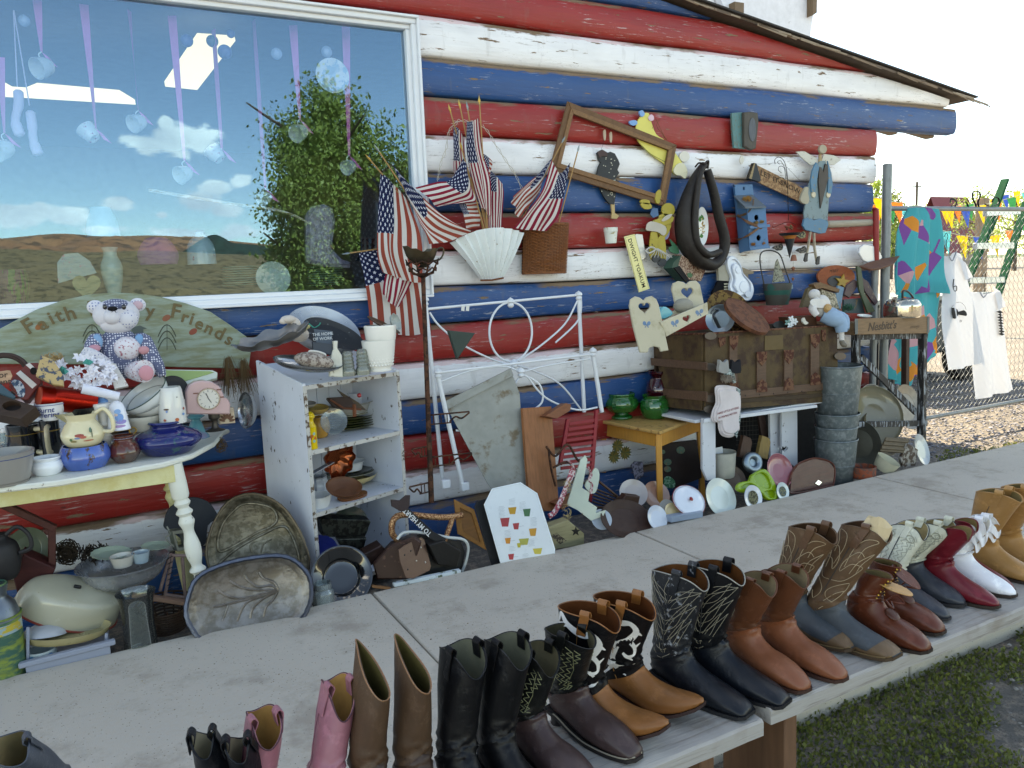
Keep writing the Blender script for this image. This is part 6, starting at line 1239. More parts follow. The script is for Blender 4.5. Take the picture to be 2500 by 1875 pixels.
o,B_,r_,H = spot('milk_can','yellow enamel toy milk can printed with flowers','milk can',698,1318,1012,62,[(.85,0),(.87,.03),(.84,.04),(.84,.55),(.84,.6),(.58,.7),(.55,.8),(.72,.84),(.74,.9),(.6,.93),(.6,.96),(.3,1)],M('#d9b400',.3,coat=.5,var=.05,bump=0),S2)
blobs(o,B_,r_*.84,[(x,H*y,.008,.008,c_) for x,y,c_ in ((-.008,.3,'#c2571c'),(.012,.42,'#8cb3a0'),(.01,.22,'#7fae9c'),(-.012,.18,'#b54a1c'),(.0,.36,'#c96a20'),(.018,.3,'#c2571c'))],off=.001)
o,B_,r_,H = spot('honey_bowl','round mustard pottery pot behind the yellow milk can','pot',770,1230,1050,88,[(.5,0),(.7,.08),(1,.5),(.85,.85),(.72,.95),(.7,1)],ceram('#c08a3a'),S2,shell=.004)
for i,(x,y,r_,c_,lab) in enumerate(((735,1000,105,'#8a7038','mustard ribbed bowl under the glass bowl, upper shelf left'),(660,960,75,'#8f8a80','small grey bowl topmost at the left of the upper shelf'))): plate('bowl',lab,x,y,r_,-.46+.02*i,(.05,-.12,1),ceram(c_),.55,BOWL,cat='bowl')
plate('glass_cover','clear glass lid leaning against the olive plates',880,1090,108,-.50,(-.3,-.9,.35),glass('#dde4e2',.03,.93),.12,cat='lid')
# ---- lower shelf
P = onshelf(1110,1615,S3)+byd*.10;k = mpp(P)
for i,(r_,h_,z_,c_,lab,pr) in enumerate(((215,.055,0,'#c4ad76','wide cream bowl at the bottom of the lower shelf stack',BOWL),(190,.012,.058,'#b7b6a8','pale plate above the wide cream bowl',PLATE),(180,.012,.068,'#55534b','dark plate above the pale one on the lower shelf',PLATE))):
    r2 = r_*k;O('bowl' if i == 0 else 'plate',MB().add(*lathe(shellprof([(a*r2,b*h_) for a,b in smoothprof(pr,3)],.003),40),frame(P+(0,0,z_))),ceram(c_),None,label=lab,cat='bowl' if i == 0 else 'plate')
turned('ramekin',P+(0,0,.083),128*k,.05,[(.72,0),(.76,.05),(.84,.8),(.98,.93),(1,1)],ceram('#e1e2e0'),'white flared dish on top of the lower shelf stack','dish',shell=.004)
use('z4');plate('copper_mould','swirled copper jelly mould shining on the lower shelf',905,1395,150,-.42,(.35,-.85,-.1),metal('#8f4a2c',.2),.55,BOWL,cat='mould',rib=lambda a,z: .09*math.sin(a*9+z*40))
O('steel_ladle',beam(W(672,1530,-.58),W(868,1420,-.52),.035,.006,.002),metal('#a7a9ac',.2),None,label='flat steel server lying beside the copper mould',cat='server')
use('z5');plate('wood_bowl','shallow brown wooden bowl at the edge of the lower shelf',385,262,122,-.62,(.05,-.35,.93),wood('#5d3720',st=(1,1,4),vs=12),.42,BOWL,cat='bowl')
o,B_,r_,H = spot('fluted_jug','pale grey fluted jug tipped on the lower shelf','jug',205,315,175,88,[(.7,0),(.9,.2),(1,.6),(.8,.9),(.85,1)],ceram('#b9bfc6'),S3,shell=.004,rib=lambda a,z: .06*math.sin(a*10));handle(B_+(.03,-.03,H*.9),B_+(.045,-.04,H*.3),(.03,-.02,.012),.006,parent=None,mat_=ceram('#c5cad0'),name='jug_handle');bpy.data.objects['jug_handle'].parent = o;bpy.data.objects['jug_handle'].location = -Vector(o.location)
o,B_,r_,H = spot('fluted_dish','white fluted pie dish at the left end of the lower shelf','dish',195,395,300,110,[(.8,0),(.85,.1),(1,1)],ceram('#d8d9d6'),S3,shell=.005,rib=lambda a,z: .035*math.sin(a*26)*min(1,z*30))
q = Pl(onshelf(440,310,S3)+(0,0,.012),(0,-.2,1));cut('amber_dish',q,[(340,330),(400,295),(520,280),(545,300),(500,325),(400,350)],.012,ceram('#6e3d14',rough=.2),None,label='amber glass dish flat on the lower shelf',cat='dish',sm=3)
# ---- bottom: loaf tins and lids
def tin(name,label,cat,pts_,Y,m,t_=.08,lean=-5,inner=True):
    q = wallpl(*pts_[0],Y,lean=lean);t = cut(name,q,pts_,t_,m,None,label=label,cat=cat,h=-t_,b=.004);return t
TIN = metal('#4d5049',.5,c2='#2f2d29',thr=.5,s2=30);TIN2 = metal('#55585a',.45,c2='#33302c',thr=.55,s2=30)
tin('loaf_tin','dull bread tin, upper of two in the bookcase foot','tin',[(228,475),(240,462),(560,470),(568,485),(525,592),(245,582)],-.45,TIN,.1);tin('loaf_tin','dull bread tin with fan crimping, lower of two in the bookcase foot','tin',[(345,600),(540,594),(510,690),(440,712),(395,690)],-.50,TIN,.1)
plate('black_cover','big black enamel roaster lid leaning at the bookcase foot',370,850,205,-.74,(-.15,-.9,.45),M('#07090c',.1,coat=1,bump=0,c2='#2a3038',thr=.72,s2=60),.3,[(0,0),(.5,.03),(.62,.3),(.85,.75),(1,1)],cat='lid')
plate('blue_plate','cobalt blue enamel plate deep in the bookcase foot',215,680,130,-.5,(-.1,-.6,.8),ceram('#16276a'),.1);plate('green_platter','dark green platter upright in the bookcase foot',430,500,125,-.38,(0,-1,.3),ceram('#1d2f2a'),.1)
o,B_,r_,H = pot('glass_jar','clear glass jar standing at the sidewalk edge by the platters','jar',250,1040,890,75,[(.9,0),(1,.05),(1,.55),(.8,.72),(.78,.75),(.82,.8),(.8,1)],GL,Y=-.80,shell=.002)
# ================================================================ silver platters against the table leg
use('z3')
def platter(name,label,pts_,Y,lean,turn,m,rimm,edges):
    q = wallpl(*pts_[0],Y,lean=lean,turn=turn);t = T(name,label,'platter',q.w(0,0));P2 = [tuple(p) for p in spline(q.pts(pts_),4,True)]
    cx,cy = np.mean(P2,0);n = len(P2);rows = [(1,.012),(.93,.008),(.86,-.004),(.82,-.010),(0.01,-.010)];V_ = []
    for s_,h in rows: V_ += [q.w(cx+(a-cx)*s_,cy+(b-cy)*s_,h) for a,b in P2]
    V_ += [q.w(cx+(a-cx)*.99,cy+(b-cy)*.99,-.012) for a,b in P2];F_ = ringfaces(len(rows),n);F_ += [((len(rows))*n+j,(len(rows))*n+(j+1) % n,(j+1) % n,j) for j in range(n)]+[tuple(len(rows)*n+j for j in range(n-1,-1,-1)),tuple((len(rows)-1)*n+j for j in range(n))]
    O('tray',MB().add(V_,[f[::-1] for f in F_]),m,t,sharp=50)
    g = random.Random(4);rim = MB().add(*tube([q.w(*p,.012) for p in P2],[rimm[1]*(1+.25*(i % 2)) for i in range(n)],6,closed=True));O('cast_rim',rim,rimm[0],t)
    for e,w_ in edges: O('raised_channel',tube([q.w(*p,-.009) for p in spline([q(*z) for z in e],5)],w_,7),m,t)
    return t
PLM = metal('#87817a',.38,c2='#6e675d',thr=.5,s2=20,bump=.4,soft=.12);PLR = metal('#555a66',.4,bump=2,bs=60)
platter('divided_platter','tarnished oval silver platter with divided well, leaning on the bookcase side',[(1395,860),(1420,690),(1480,560),(1560,470),(1680,430),(1800,450),(1920,530),(2010,660),(2060,780),(2085,900),(2020,1010),(1700,1040),(1480,1020)],-.55,14,-12,metal('#797263',.42,c2='#5c5648',thr=.5,s2=30,bump=.4,soft=.1),(metal('#63594b',.4),.006),[([(1470,800),(1500,820),(1620,760),(1740,690),(1830,650),(1870,600),(1840,530),(1750,500),(1640,500),(1560,560),(1500,640),(1470,740),(1470,800)],.007),([(1480,900),(1600,800),(1760,710),(1900,650),(1960,700),(2010,830),(2020,920)],.007),([(1700,830),(1690,780),(1720,750)],.004),([(1760,830),(1780,770),(1830,740)],.004)])
tree_ = [([(1880,1085),(1800,1080),(1720,1080),(1620,1060),(1550,1020)],.006),([(1870,1085),(1790,1100),(1680,1130),(1560,1130),(1470,1085)],.006),([(1870,1090),(1800,1110),(1640,1150),(1520,1180),(1440,1195)],.006),([(1870,1095),(1780,1120),(1660,1170),(1600,1290)],.006),([(1870,1095),(1790,1130),(1710,1200),(1690,1270)],.006),([(1875,1095),(1840,1150),(1800,1190),(1780,1260)],.006),([(1880,1085),(1830,1050),(1740,1060),(1680,1020),(1650,980)],.006),([(1880,1080),(1850,1030),(1780,1000),(1750,960)],.006),([(1545,1170),(1520,1240),(1500,1290)],.005)]
platter('tree_platter','heavy silver meat platter with tree shaped well at the sidewalk edge',[(1320,1010),(1400,950),(1560,890),(1750,855),(1900,850),(2000,890),(2080,980),(2100,1080),(2085,1180),(2000,1300),(1700,1420),(1400,1430),(1290,1330),(1255,1220),(1280,1100)],-.81,17,-6,PLM,(PLR,.010),tree_)
# ================================================================ under the table
o,B_,r_,H = pot('milk_can','old milk can painted with a green and yellow landscape at the left photo edge','milk can',30,1660,1020,140,[(.93,0),(1,.02),(1,.62),(.98,.66),(.82,.78),(.55,.84),(.52,.88),(.62,.97),(.58,1)],M('#7b8c3c',.6,c2='#2f5a4c',thr=.48,s2=9,st=(1,1,3),soft=.08,var=.5,vs=8),Y=-.78,shell=.006)
O('grey_neck',MB().add(*lathe([(r_*1.01,H*.63),(r_*.99,H*.665),(r_*.83,H*.785),(r_*.56,H*.845),(r_*.53,H*.88),(r_*.63,H*.975),(r_*.64,H*.985)],36),frame(B_)),metal('#6f7880',.4),o,loc=B_);O('yellow_band',MB().add(*lathe([(r_*1.008,H*.5),(r_*1.008,H*.6)],36),frame(B_)),M('#b9a43a',.6,c2='#8ba4a8',thr=.5,s2=20,st=(1,1,3)),o,loc=B_)
o,B_,r_,H = pot('clay_jug','matt black round clay jug with loop handle under the table','jug',40,1000,690,105,[(.6,0),(.85,.15),(1,.45),(.85,.75),(.4,.9),(.42,1)],M('#211f20',.6),Y=-.62);handle(B_+(r_*.35,-.02,H*.98),B_+(r_*.95,-.03,H*.55),(.06,-.01,.03),.009,parent=o,mat_=M('#211f20',.6))
plate('plate','dull sage green plate upright in the dark under the table',190,800,130,-.35,(-.1,-1,.25),ceram('#5b6350'),.08,sy=1.1)
t = T('wooden_bracket','reddish brown angled wooden frame under the table','frame',W(340,900,-.5))
for a,b_,w_ in (((-60,465),(375,665),.04),((350,640),(352,930),.035),((300,690),(355,655),.03)): O('bar',beam(W(*a,-.5),W(*b_,-.5),w_,.03,.004),wood('#4d231a',st=(4,4,4)),t)
tin('red_box','dark red wooden box behind the cream roaster lid','box',[(80,960),(160,840),(375,935),(300,1100),(120,1120)],-.55,wood('#411512'),.1)
nest('twig_ball',None,W(455,825,-.40),.055,'#2f2416',170,.0022,41,1.15);o = bpy.data.objects['twig_ball'];tag(o,'dark round wicker ball beside the wooden bracket','twig ball',kind='thing')
nest('twig_pile',None,W(640,830,-.35),.07,'#2c2219',60,.003,43,.4);tag(bpy.data.objects['twig_pile'],'loose dark sticks piled behind the steel bowl','sticks',kind='thing')
n_ = (.42,-.28,.85);P = W(480,1150,-.62);k = mpp(P);f = frame(P-np.array(n_)*.03,n_,(1,0,-.3));t = T('roaster_cover','cream enamel oval roaster cover with red rim, tipped forward','lid',P)
O('dome',MB().add(*lathe(smoothprof([(325*k,-.03),(322*k,.01),(300*k,.06),(262*k,.085),(150*k,.095),(0,.096)],4),48,1,.62),f),ceram('#b5b09a',c2='#6c5a40',thr=.74,s2=60),t);O('red_rim',tube([f[:3,3]+f[:3,0]*327*k*math.cos(a)+f[:3,1]*327*k*.62*math.sin(a)-f[:3,2]*.03 for a in np.linspace(0,2*PI,49)[:-1]],.005,6,closed=True),M('#8c3a2b',.4),t);O('handle',MB().add(*box(.03,.014,.012,(0,0,.103),.004),f),M('#1a1a1c',.4),t)
plate('bowl','white enamel bowl upside down under the cream roaster cover',300,1345,140,-.70,(-.1,-.2,-1),ceram('#a9adb3'),.5,BOWL,cat='bowl');plate('enamel_dish','cream enamel oval dish under the roaster cover',455,1370,265,-.74,(.1,-.12,1),ceram('#a89a70',c2='#4d3d28',thr=.66,s2=40),.22,[(.8,0),(.9,.1),(1,1)],sy=.5,cat='dish')
t = T('fridge_drawer','pale grey plastic tray drawer on the ground at the sidewalk edge','drawer',W(450,1560,-.84));PLS = M('#8b92a0',.4,var=.04)
for a,b_,w_,h_ in (((125,1590),(778,1425),.022,.03),((175,1620),(745,1480),.05,.012)): O('front_lip' if w_ < .03 else 'front_wall',beam(W(*a,-.84),W(*b_,-.84),h_,w_,.004),PLS,t)
for x,y0,y1 in ((188,1330,1580),(718,1370,1440)): O('upright',beam(W(x,y0,-.80),W(x,y1,-.80),.012,.012),PLS,t)
O('tray_floor',MB().add([W(175,1640,-.83),W(745,1490,-.83),W(745,1490,-.83)+(0,.3,0),W(175,1640,-.83)+(0,.3,0)],[(0,1,2,3)]),PLS,t)
o,B_,r_,H = pot('patterned_cup','low pale cup printed with blue citrus wheels in the grey drawer','cup',292,1580,1470,92,[(.85,0),(.95,.1),(1,.9),(.98,1)],ceram('#a7b4b4'),Y=-.76,shell=.004)
blobs(o,B_,r_,[(x,H*y,.013,.013,c_) for x,y,c_ in ((-.035,.7,'#3f7f9f'),(0,.72,'#b9c2c0'),(.034,.7,'#2f6fa0'),(-.018,.3,'#b5bdbb'),(.016,.3,'#3f7fae'))],off=.0015)
o,B_,r_,H = pot('steel_bowl','footed stainless steel bowl full of small cups and doilies','bowl',850,1080,885,285,[(.42,0),(.36,.1),(.5,.2),(.8,.5),(.93,.85),(1,.98),(1.02,1)],metal('#a9abae',.25,metal=.6),Y=-.52,shell=.004,sharp=60)
for x,y,r2,c_,lab in ((830,905,78,'#c7c2b6','cream'),(955,880,58,'#9db0b8','bluish')): pot('small_cup',lab+' little cup sitting in the stainless steel bowl','cup',x,y+10,y-60,r2,[(.75,0),(1,1)],ceram(c_),Y=-.54,shell=.003)
for x,y,r2,n2,lab in ((750,835,125,(.1,-.25,1),'pale green lacy doily plate lying in the steel bowl'),(1050,785,90,(.1,-.2,1),'pale green lacy dish at the back of the steel bowl')): plate('doily_dish',lab,x,y,r2,-.46,n2,ceram('#9fb0a0',rough=.4),.12,sy=.7,rib=lambda a,z: .05*math.sin(a*16));
o,B_,r_,H = pot('glass_vase','tall clear glass vase with flared rim at the sidewalk edge','vase',955,1475,1085,125,[(.82,0),(.85,.05),(.78,.5),(.85,.85),(1,1)],glass('#e6ecea',.03,.97),Y=-.80,shell=.003)
t = T('twig_chair','small pinkish twig frame laced with dark cord under the table','twig frame',W(1200,1130,-.5));PKW = wood('#8d746c')
for a,b_ in (((1165,835),(1110,1140)),((1160,845),(1285,850)),((1110,1110),(1250,1130)),((1230,860),(1250,1120)),((1080,1085),(1150,830))): O('twig',tube([W(*a,-.5),W(*b_,-.5)],.008,7),PKW,t)
for i in range(7): y = 870+i*36;O('lacing',tube([W(1130,y,-.515),W(1165,y-18,-.515)],.002,4),M('#1c1614'),t)
O('shelf_board',beam(W(890,1110,-.6),W(1250,1165,-.6),.04,.02,.003),wood('#8a6a58'),None,label='narrow tan wooden slat lying behind the glass vase',cat='slat')
t = T('wicker_hamper','dark wicker basket lying behind the glass vase under the table','basket',W(1150,1280,-.6));C = W(1120,1230,-.55);k = mpp(C);WKd = wood('#3d2817')
for i in range(9): O('hoop',ring3(C+(0,0,-.07+.014*i),(150+10*i)*k*.8,.005,(0,-.1,1)),WKd,t)
for j in range(16): a = 2*PI*j/16;O('stake',tube([C+np.array((math.cos(a)*125*k,math.sin(a)*125*k,-.07)),C+np.array((math.cos(a)*190*k,math.sin(a)*190*k,.05))],.004,5),WKd,t)
q = wallpl(1290,600,-.25,lean=5);t = T('dark_cutout','slate coloured mushroom shaped board behind the front table leg','ornament',q.w(0,0));cut('board',q,[(1105,620),(1130,540),(1200,480),(1300,450),(1400,480),(1450,540),(1465,590),(1400,640),(1385,760),(1300,780),(1180,700),(1110,660)],.02,M('#2c3036',.7),t,sm=3)
t = T('lantern','small grey wire lantern hanging beside the front table leg','lantern',W(1190,800,-.45));q = wallpl(1190,720,-.45,turn=20);
cut('cage',q,[(1130,670),(1220,660),(1245,790),(1165,805)],.05,metal('#8c8e84',.5),t,holes=[[(1150,690),(1205,683),(1225,770),(1175,782)]]);O('bow',tube(spline([W(1125,650,-.47),W(1150,700,-.48),W(1120,730,-.48),W(1180,790,-.48)],4),.004,5),M('#7f8078',.7),t)
# ================================================================ iron bed, pole stand and the heap beside
use('full');WI = M('#d5d9dd',.35,var=.04,bump=.05);bed = T('bed_frame','white iron bedstead with ring and scroll rods leaning against the logs','bed frame',W(1100,1050,-.35))
def rods(par,L,Y,r_,m,name='rod'):
    for l in L: O(name,tube(spline([W(q[0],q[1],Y-(q[2] if len(q) > 2 else 0)) for q in l],6) if len(l) > 2 else [W(*q[:2],Y-(q[2] if len(q) > 2 else 0)) for q in l],r_,10),m,par)
rods(bed,[[(919,655),(958,1055)],[(1250,645),(1262,890)]],-.22,.013,WI,'post');rods(bed,[[(918,668),(1250,637)]],-.22,.008,WI,'top_rail')
rods(bed,[[(945,810),(1002,1060)],[(1281,765),(1300,890)]],-.36,.014,WI,'post');rods(bed,[[(948,805),(1281,765)]],-.36,.008,WI,'foot_rail')
ek = [(1103+46*math.cos(a),717+64*math.sin(a)) for a in np.linspace(0,2*PI,21)[:-1]];O('ring',tube(spline([W(x,y,-.22) for x,y in ek],3,True),.007,8,closed=True),WI,bed)
rods(bed,[[(928,675),(950,705),(1000,745),(1060,775),(1100,788)],[(1247,650),(1220,700),(1170,745),(1120,780)],[(1110,788),(1150,800),(1210,830),(1255,885)],[(1255,640),(1250,690),(1200,740)]],-.22,.006,WI)
rods(bed,[[(950,825),(1020,800),(1090,792),(1125,805)],[(1125,805),(1180,790),(1275,775)],[(1125,810),(1105,850),(1130,890),(1170,870),(1165,830),(1125,808)],[(1000,905),(1040,860),(1090,815)],[(1140,815),(1180,860),(1245,885),(1290,880)],[(985,930),(1010,925),(1030,880)]],-.36,.006,WI)
for x,y,Y in ((918,652,-.22),(1250,640,-.22),(946,808,-.36),(1281,762,-.36),(1103,655,-.22),(1125,806,-.37),(1110,787,-.23)): C = W(x,y,Y);O('knob',MB().add(*lathe(smoothprof([(0,-.03),(.016,-.022),(.02,-.01),(.014,0),(.024,.008),(.02,.022),(.008,.03),(0,.036)],2),16),frame(C)),WI,bed)
for x,y in ((962,1045),(1003,1050)): C = W(x,y,-.36);O('side_bracket',MB().add(*box(.05,.04,.05,(0,0,0),.004),frame(C)),WI,bed)
t = T('iron_stand','tall rusty iron pole stand with bracket arms, crowned with pierced hearts','stand',W(925,1080,-.62));RI = metal('#35221b',.7,metal=.5,c2='#5a3a2a',thr=.5,s2=30)
PB,PT_ = W(932,1085,-.62),W(914,600,-.62);O('pole',tube([PB,PB+(PT_-PB)*.5,PT_],[.016,.014,.012],8),RI,t)
k = mpp(PT_);mb = MB()
for a in range(8):
    al = a*PI/4;d = np.array((math.cos(al),math.sin(al),0));mb.add(*tube([PT_,PT_+d*24*k+(0,0,12*k),PT_+d*38*k+(0,0,40*k)],[.006,.006,.003],5))
    for h in (14,28): 
        d2 = np.array((math.cos(al+PI/4),math.sin(al+PI/4),0));mb.add(*tube([PT_+d*(26+h*.35)*k+(0,0,h*k),PT_+(d+d2)*.5*(26+h*.35)*1.02*k+(0,0,(h+7)*k),PT_+d2*(26+h*.35)*k+(0,0,h*k)],.004,5))
O('pierced_crown',mb,RI,t);O('crown_dish',MB().add(*lathe([(0,0),(24*k,8*k),(25*k,10*k),(0,4*k)],20),frame(PT_)),RI,t)
for side,y,L_ in ((1,893,92),(1,985,95),(-1,960,45),(-1,1040,55)):
    A = PB+(PT_-PB)*((1085-y)/485);d = np.array((side,-.2,0));k2 = k*L_;mb = MB().add(*beam(A,A+d*k2,.008,.008)).add(*beam(A-(0,0,.05),A+d*k2*.55-(0,0,.05),.007,.007)).add(*tube(spline(L3(A+d*k2*.5-(0,0,.045),A+d*k2*.65-(0,0,.02),A+d*k2*.8-(0,0,.032),A+d*k2-(0,0,.004)),4),.005,5))
    for s_ in (.12,.3,.45): mb.add(*beam(A+d*k2*s_,A+d*k2*s_-(0,0,.05),.005,.005))
    O('bracket_arm',mb,RI,t)
C = W(914,548,-.62);k = mpp(C);t = T('gravy_boat','tarnished silver gravy boat riding on the iron stand','gravy boat',C);V_ = []
for (s_,z,a_) in ((.3,-22,0),(.62,-18,0),(.85,-4,0),(1,8,1),(.94,8,1),(.78,-2,0),(.5,-12,0),(.05,-14,0)):
    for j in range(24): a = 2*PI*j/24;x = math.cos(a)*34*s_*(1.35 if math.cos(a) < -.5 else 1);V_.append((x*k,math.sin(a)*20*s_*k,(z+a_*(9 if math.cos(a) < -.8 else (-4 if abs(math.cos(a)) < .5 else 3)))*k))
O('bowl',MB().add(V_,ringfaces(8,24,True,True),frame(C)),metal('#5b5243',.35),t,sharp=60);handle(C+(26*k,0,6*k),C+(22*k,0,-16*k),(24*k,0,6*k),.005,parent=t,mat_=metal('#4f4739',.4));O('foot',MB().add(*lathe([(14*k,-30*k),(8*k,-24*k),(10*k,-20*k)],16),frame(C)),metal('#4f4739',.4),t)
q = wallpl(990,740,-.45);cut('triangle_bell',q,[(964,713),(1022,719),(984,775)],.03,M('#33403a',.7,bump=.8,bs=60),None,label='dark green triangular tin hanging from the bed rail',cat='ornament',b=.004);rods(bpy.data.objects['triangle_bell'],[],0,0,WI)
for x in (1000,1010): cut('price_tag',wallpl(x,665,-.25),[(x-3,660),(x+4,661),(x+3,672),(x-4,671)],.001,M('#d5d5cf',.7),None,label='tiny white paper tag tied to the bed rail, '+('left' if x == 1000 else 'right')+' one',cat='tag')
GALV = metal('#8b8c86',.5,c2='#6d5f4c',thr=.60,s2=10,soft=.08,metal=.35)
q = wallpl(1060,950,-.42,lean=10,turn=-12);t = T('metal_sheet','dull galvanised sheet with folded edge leaning on the bed frame','metal sheet',q.w(0,0));cut('panel',q,[(960,872),(1103,800),(1122,850),(1135,1048),(1068,1068),(1050,1040)],.006,GALV,t);cut('folded_edge',q,[(958,868),(1101,796),(1106,812),(966,884)],.03,GALV,t,h=.004)
q = wallpl(1160,1000,-.50,lean=8,turn=15);t = T('orange_plank','orange brown pine plank with a peg bracket leaning by the bed','plank',q.w(0,0));cut('plank',q,[(1124,882),(1186,878),(1202,1085),(1196,1103),(1172,1104),(1136,1052)],.02,wood('#8f5a38',st=(7,7,1)),t);cut('peg',q,[(1160,900),(1205,872),(1216,875),(1214,888),(1185,905)],.05,wood('#7d4b30'),t,h=.02);cut('lower_peg',q,[(1180,1085),(1245,1055),(1250,1068),(1200,1100)],.04,wood('#7d4b30'),t,h=.02)
use('z5')
q = wallpl(1500,500,-.80,lean=14,turn=-8);t = T('drinks_tray','white octagonal tray printed with coloured cocktail glasses and recipes','tray',q.w(0,0));oc = [(1385,260),(1575,218),(1685,290),(1805,665),(1800,760),(1455,800),(1333,365)]
cut('tray',q,oc,.006,M('#d3dadc',.3,var=.03),t);q_ = q.pts(oc);O('rim',tube([q.w(*p,.006) for p in q_],.004,6,closed=True),M('#dfe6e8',.3),t)
for x,y,w_,h_,c_ in ((1520,407,28,22,'#b98a28'),(1618,420,26,24,'#3a6a45'),(1470,485,32,28,'#a83a3c'),(1545,512,22,20,'#a83a3c'),(1658,552,26,24,'#c08a30'),(1490,610,20,18,'#c77f2a'),(1598,616,34,20,'#a3a04a'),(1690,680,32,18,'#c2b04a'),(1512,718,20,18,'#b03a3c'),(1565,640,14,14,'#b5a83c')):
    cut('printed_glass',q,[(x-w_,y-h_),(x+w_,y-h_-5),(x+w_*.7,y+h_),(x-w_*.6,y+h_)],.0006,M(c_,.5,bump=0),t,h=.0062,b=0)
    if w_ < 24: O('stem',beam(q.w(*q(x+w_*.8,y),.0065),q.w(*q(x+w_*2.4,y-4),.0065),.002,.0006,0),M('#8a8f90'),t)
for x,y,n in ((1450,380,9),(1520,330,5),(1590,350,7),(1665,455,7),(1490,540,6),(1650,600,6),(1520,650,4),(1610,700,4)):
    for j in range(n): O('print_line',beam(q.w(*q(x-22,y+j*9),.0065),q.w(*q(x+14+(j*7) % 13,y+j*9-5),.0065),.0015,.0004,0),M('#8f9599',bump=0),t,sharp=0)
cut('rubber_tray',wallpl(1400,600,-.74,lean=16,turn=-8),[(1265,380),(1280,345),(1350,320),(1420,330),(1500,760),(1385,790)],.012,M('#141517',.6),None,label='black tray standing right behind the octagonal drinks tray',cat='tray',b=.003)
q = wallpl(1230,520,-.68,lean=15,turn=-12);t = T('gilt_frame','ochre wooden frame board leaning behind the black tray','frame',q.w(0,0));o4 = [(1125,328),(1262,398),(1345,672),(1150,560)];i4 = [(1165,385),(1245,425),(1305,620),(1185,545)];cut('frame',q,o4,.015,wood('#8a5a22'),t,holes=[i4]);cut('panel',q,i4,.004,wood('#7a4f22'),t)
t = T('glitter_tube','copper glittered bent tube arching over the enamel basin','ornament',W(940,600,-.7));GLT = M('#7a4a30',.4,metal=.6,c2='#c79a70',thr=.5,s2=120,bump=2,bs=120)
O('arch',tube(spline([W(x,y,-.70) for x,y in ((745,600),(712,560),(712,490),(745,445),(820,432),(950,445),(1080,450),(1185,435))],6),.0165,10),GLT,t);O('leg',tube([W(1120,455,-.70),W(1065,615,-.74)],.014,10),GLT,t)
q = wallpl(860,470,-.76,lean=5);t = T('whale_sign','black strip sign with white capitals and a rusty tail end','sign',q.w(0,0));cut('strip',q,[(775,400),(815,385),(985,545),(1070,590),(1060,640),(960,590)],.01,M('#1b1a1b',.6),t);cut('tail',q,[(700,330),(760,335),(800,300),(828,300),(825,370),(805,400),(770,412),(705,375)],.012,M('#3a2c2a',.8,bump=.8),t)
a,b_ = q.w(*q(958,560),.0105),q.w(*q(795,402),.0105);ax = (b_-a)/np.linalg.norm(b_-a);V_,F_ = textm('TO MY HEART',.036,.001,.015);V_[:,0] *= np.linalg.norm(b_-a)*1.08/(V_[:,0].max()-V_[:,0].min());O('lettering',MB().add(V_,F_,frame((a+b_)/2,q.n,ax)),M('#d8d8d4',.6),t,sharp=0)
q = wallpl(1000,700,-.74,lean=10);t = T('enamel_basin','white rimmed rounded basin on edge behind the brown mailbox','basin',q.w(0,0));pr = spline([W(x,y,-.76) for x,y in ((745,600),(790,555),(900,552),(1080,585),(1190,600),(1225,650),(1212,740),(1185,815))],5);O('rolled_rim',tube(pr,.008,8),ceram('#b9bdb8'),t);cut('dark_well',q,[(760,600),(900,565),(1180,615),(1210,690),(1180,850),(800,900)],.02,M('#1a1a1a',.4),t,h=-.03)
t = T('mailbox','brown metal mailbox with studded end plate lying on the ground','mailbox',W(700,880,-.8));BRM = M('#3a231b',.4,metal=.2,c2='#5f4336',thr=.62,s2=30);q = wallpl(860,740,-.82,lean=14,turn=25)
cut('body',wallpl(700,800,-.78,lean=8,turn=-20),[(580,770),(700,640),(860,580),(910,620),(830,870),(610,870)],.12,BRM,t,h=-.12,b=.008);cut('end_plate',q,[(750,670),(790,640),(900,585),(925,600),(970,780),(960,810),(850,865),(800,860),(760,750)],.006,M('#5a4136',.35,metal=.3),t,b=.002)
for x,y in ((832,678),(790,705),(812,803),(870,745),(930,755),(900,655),(870,625)): O('stud',MB().add(*lathe([(0,.003),(.004,.002),(.005,0)],8),frame(q.w(*q(x,y),.006),q.n)),metal('#b0a8a0',.3) if x in (870,930,900) else M('#1c1210'),t)
tin('carton','dark brown carton wedged behind the mailbox','carton',[(525,700),(640,640),(680,680),(560,790)],-.7,leather('#2e1c17'),.08);tin('black_pot','sooty black pot lying in the white rimmed basin','pot',[(960,640),(1060,610),(1180,680),(1150,790),(1020,770)],-.80,M('#17130f',.6,bump=.6),.08)
O('white_rail',beam(W(720,905,-.835),W(1170,812,-.835),.03,.02,.003),paint('#b7c3c8','#55604f',thr=.62),None,label='pale blue white painted slat lying along the sidewalk edge',cat='slat');O('tan_slat',beam(W(575,915,-.835),W(700,930,-.835),.02,.012),wood('#7a5433'),None,label='short tan slat lying beside the black roaster lid',cat='slat')
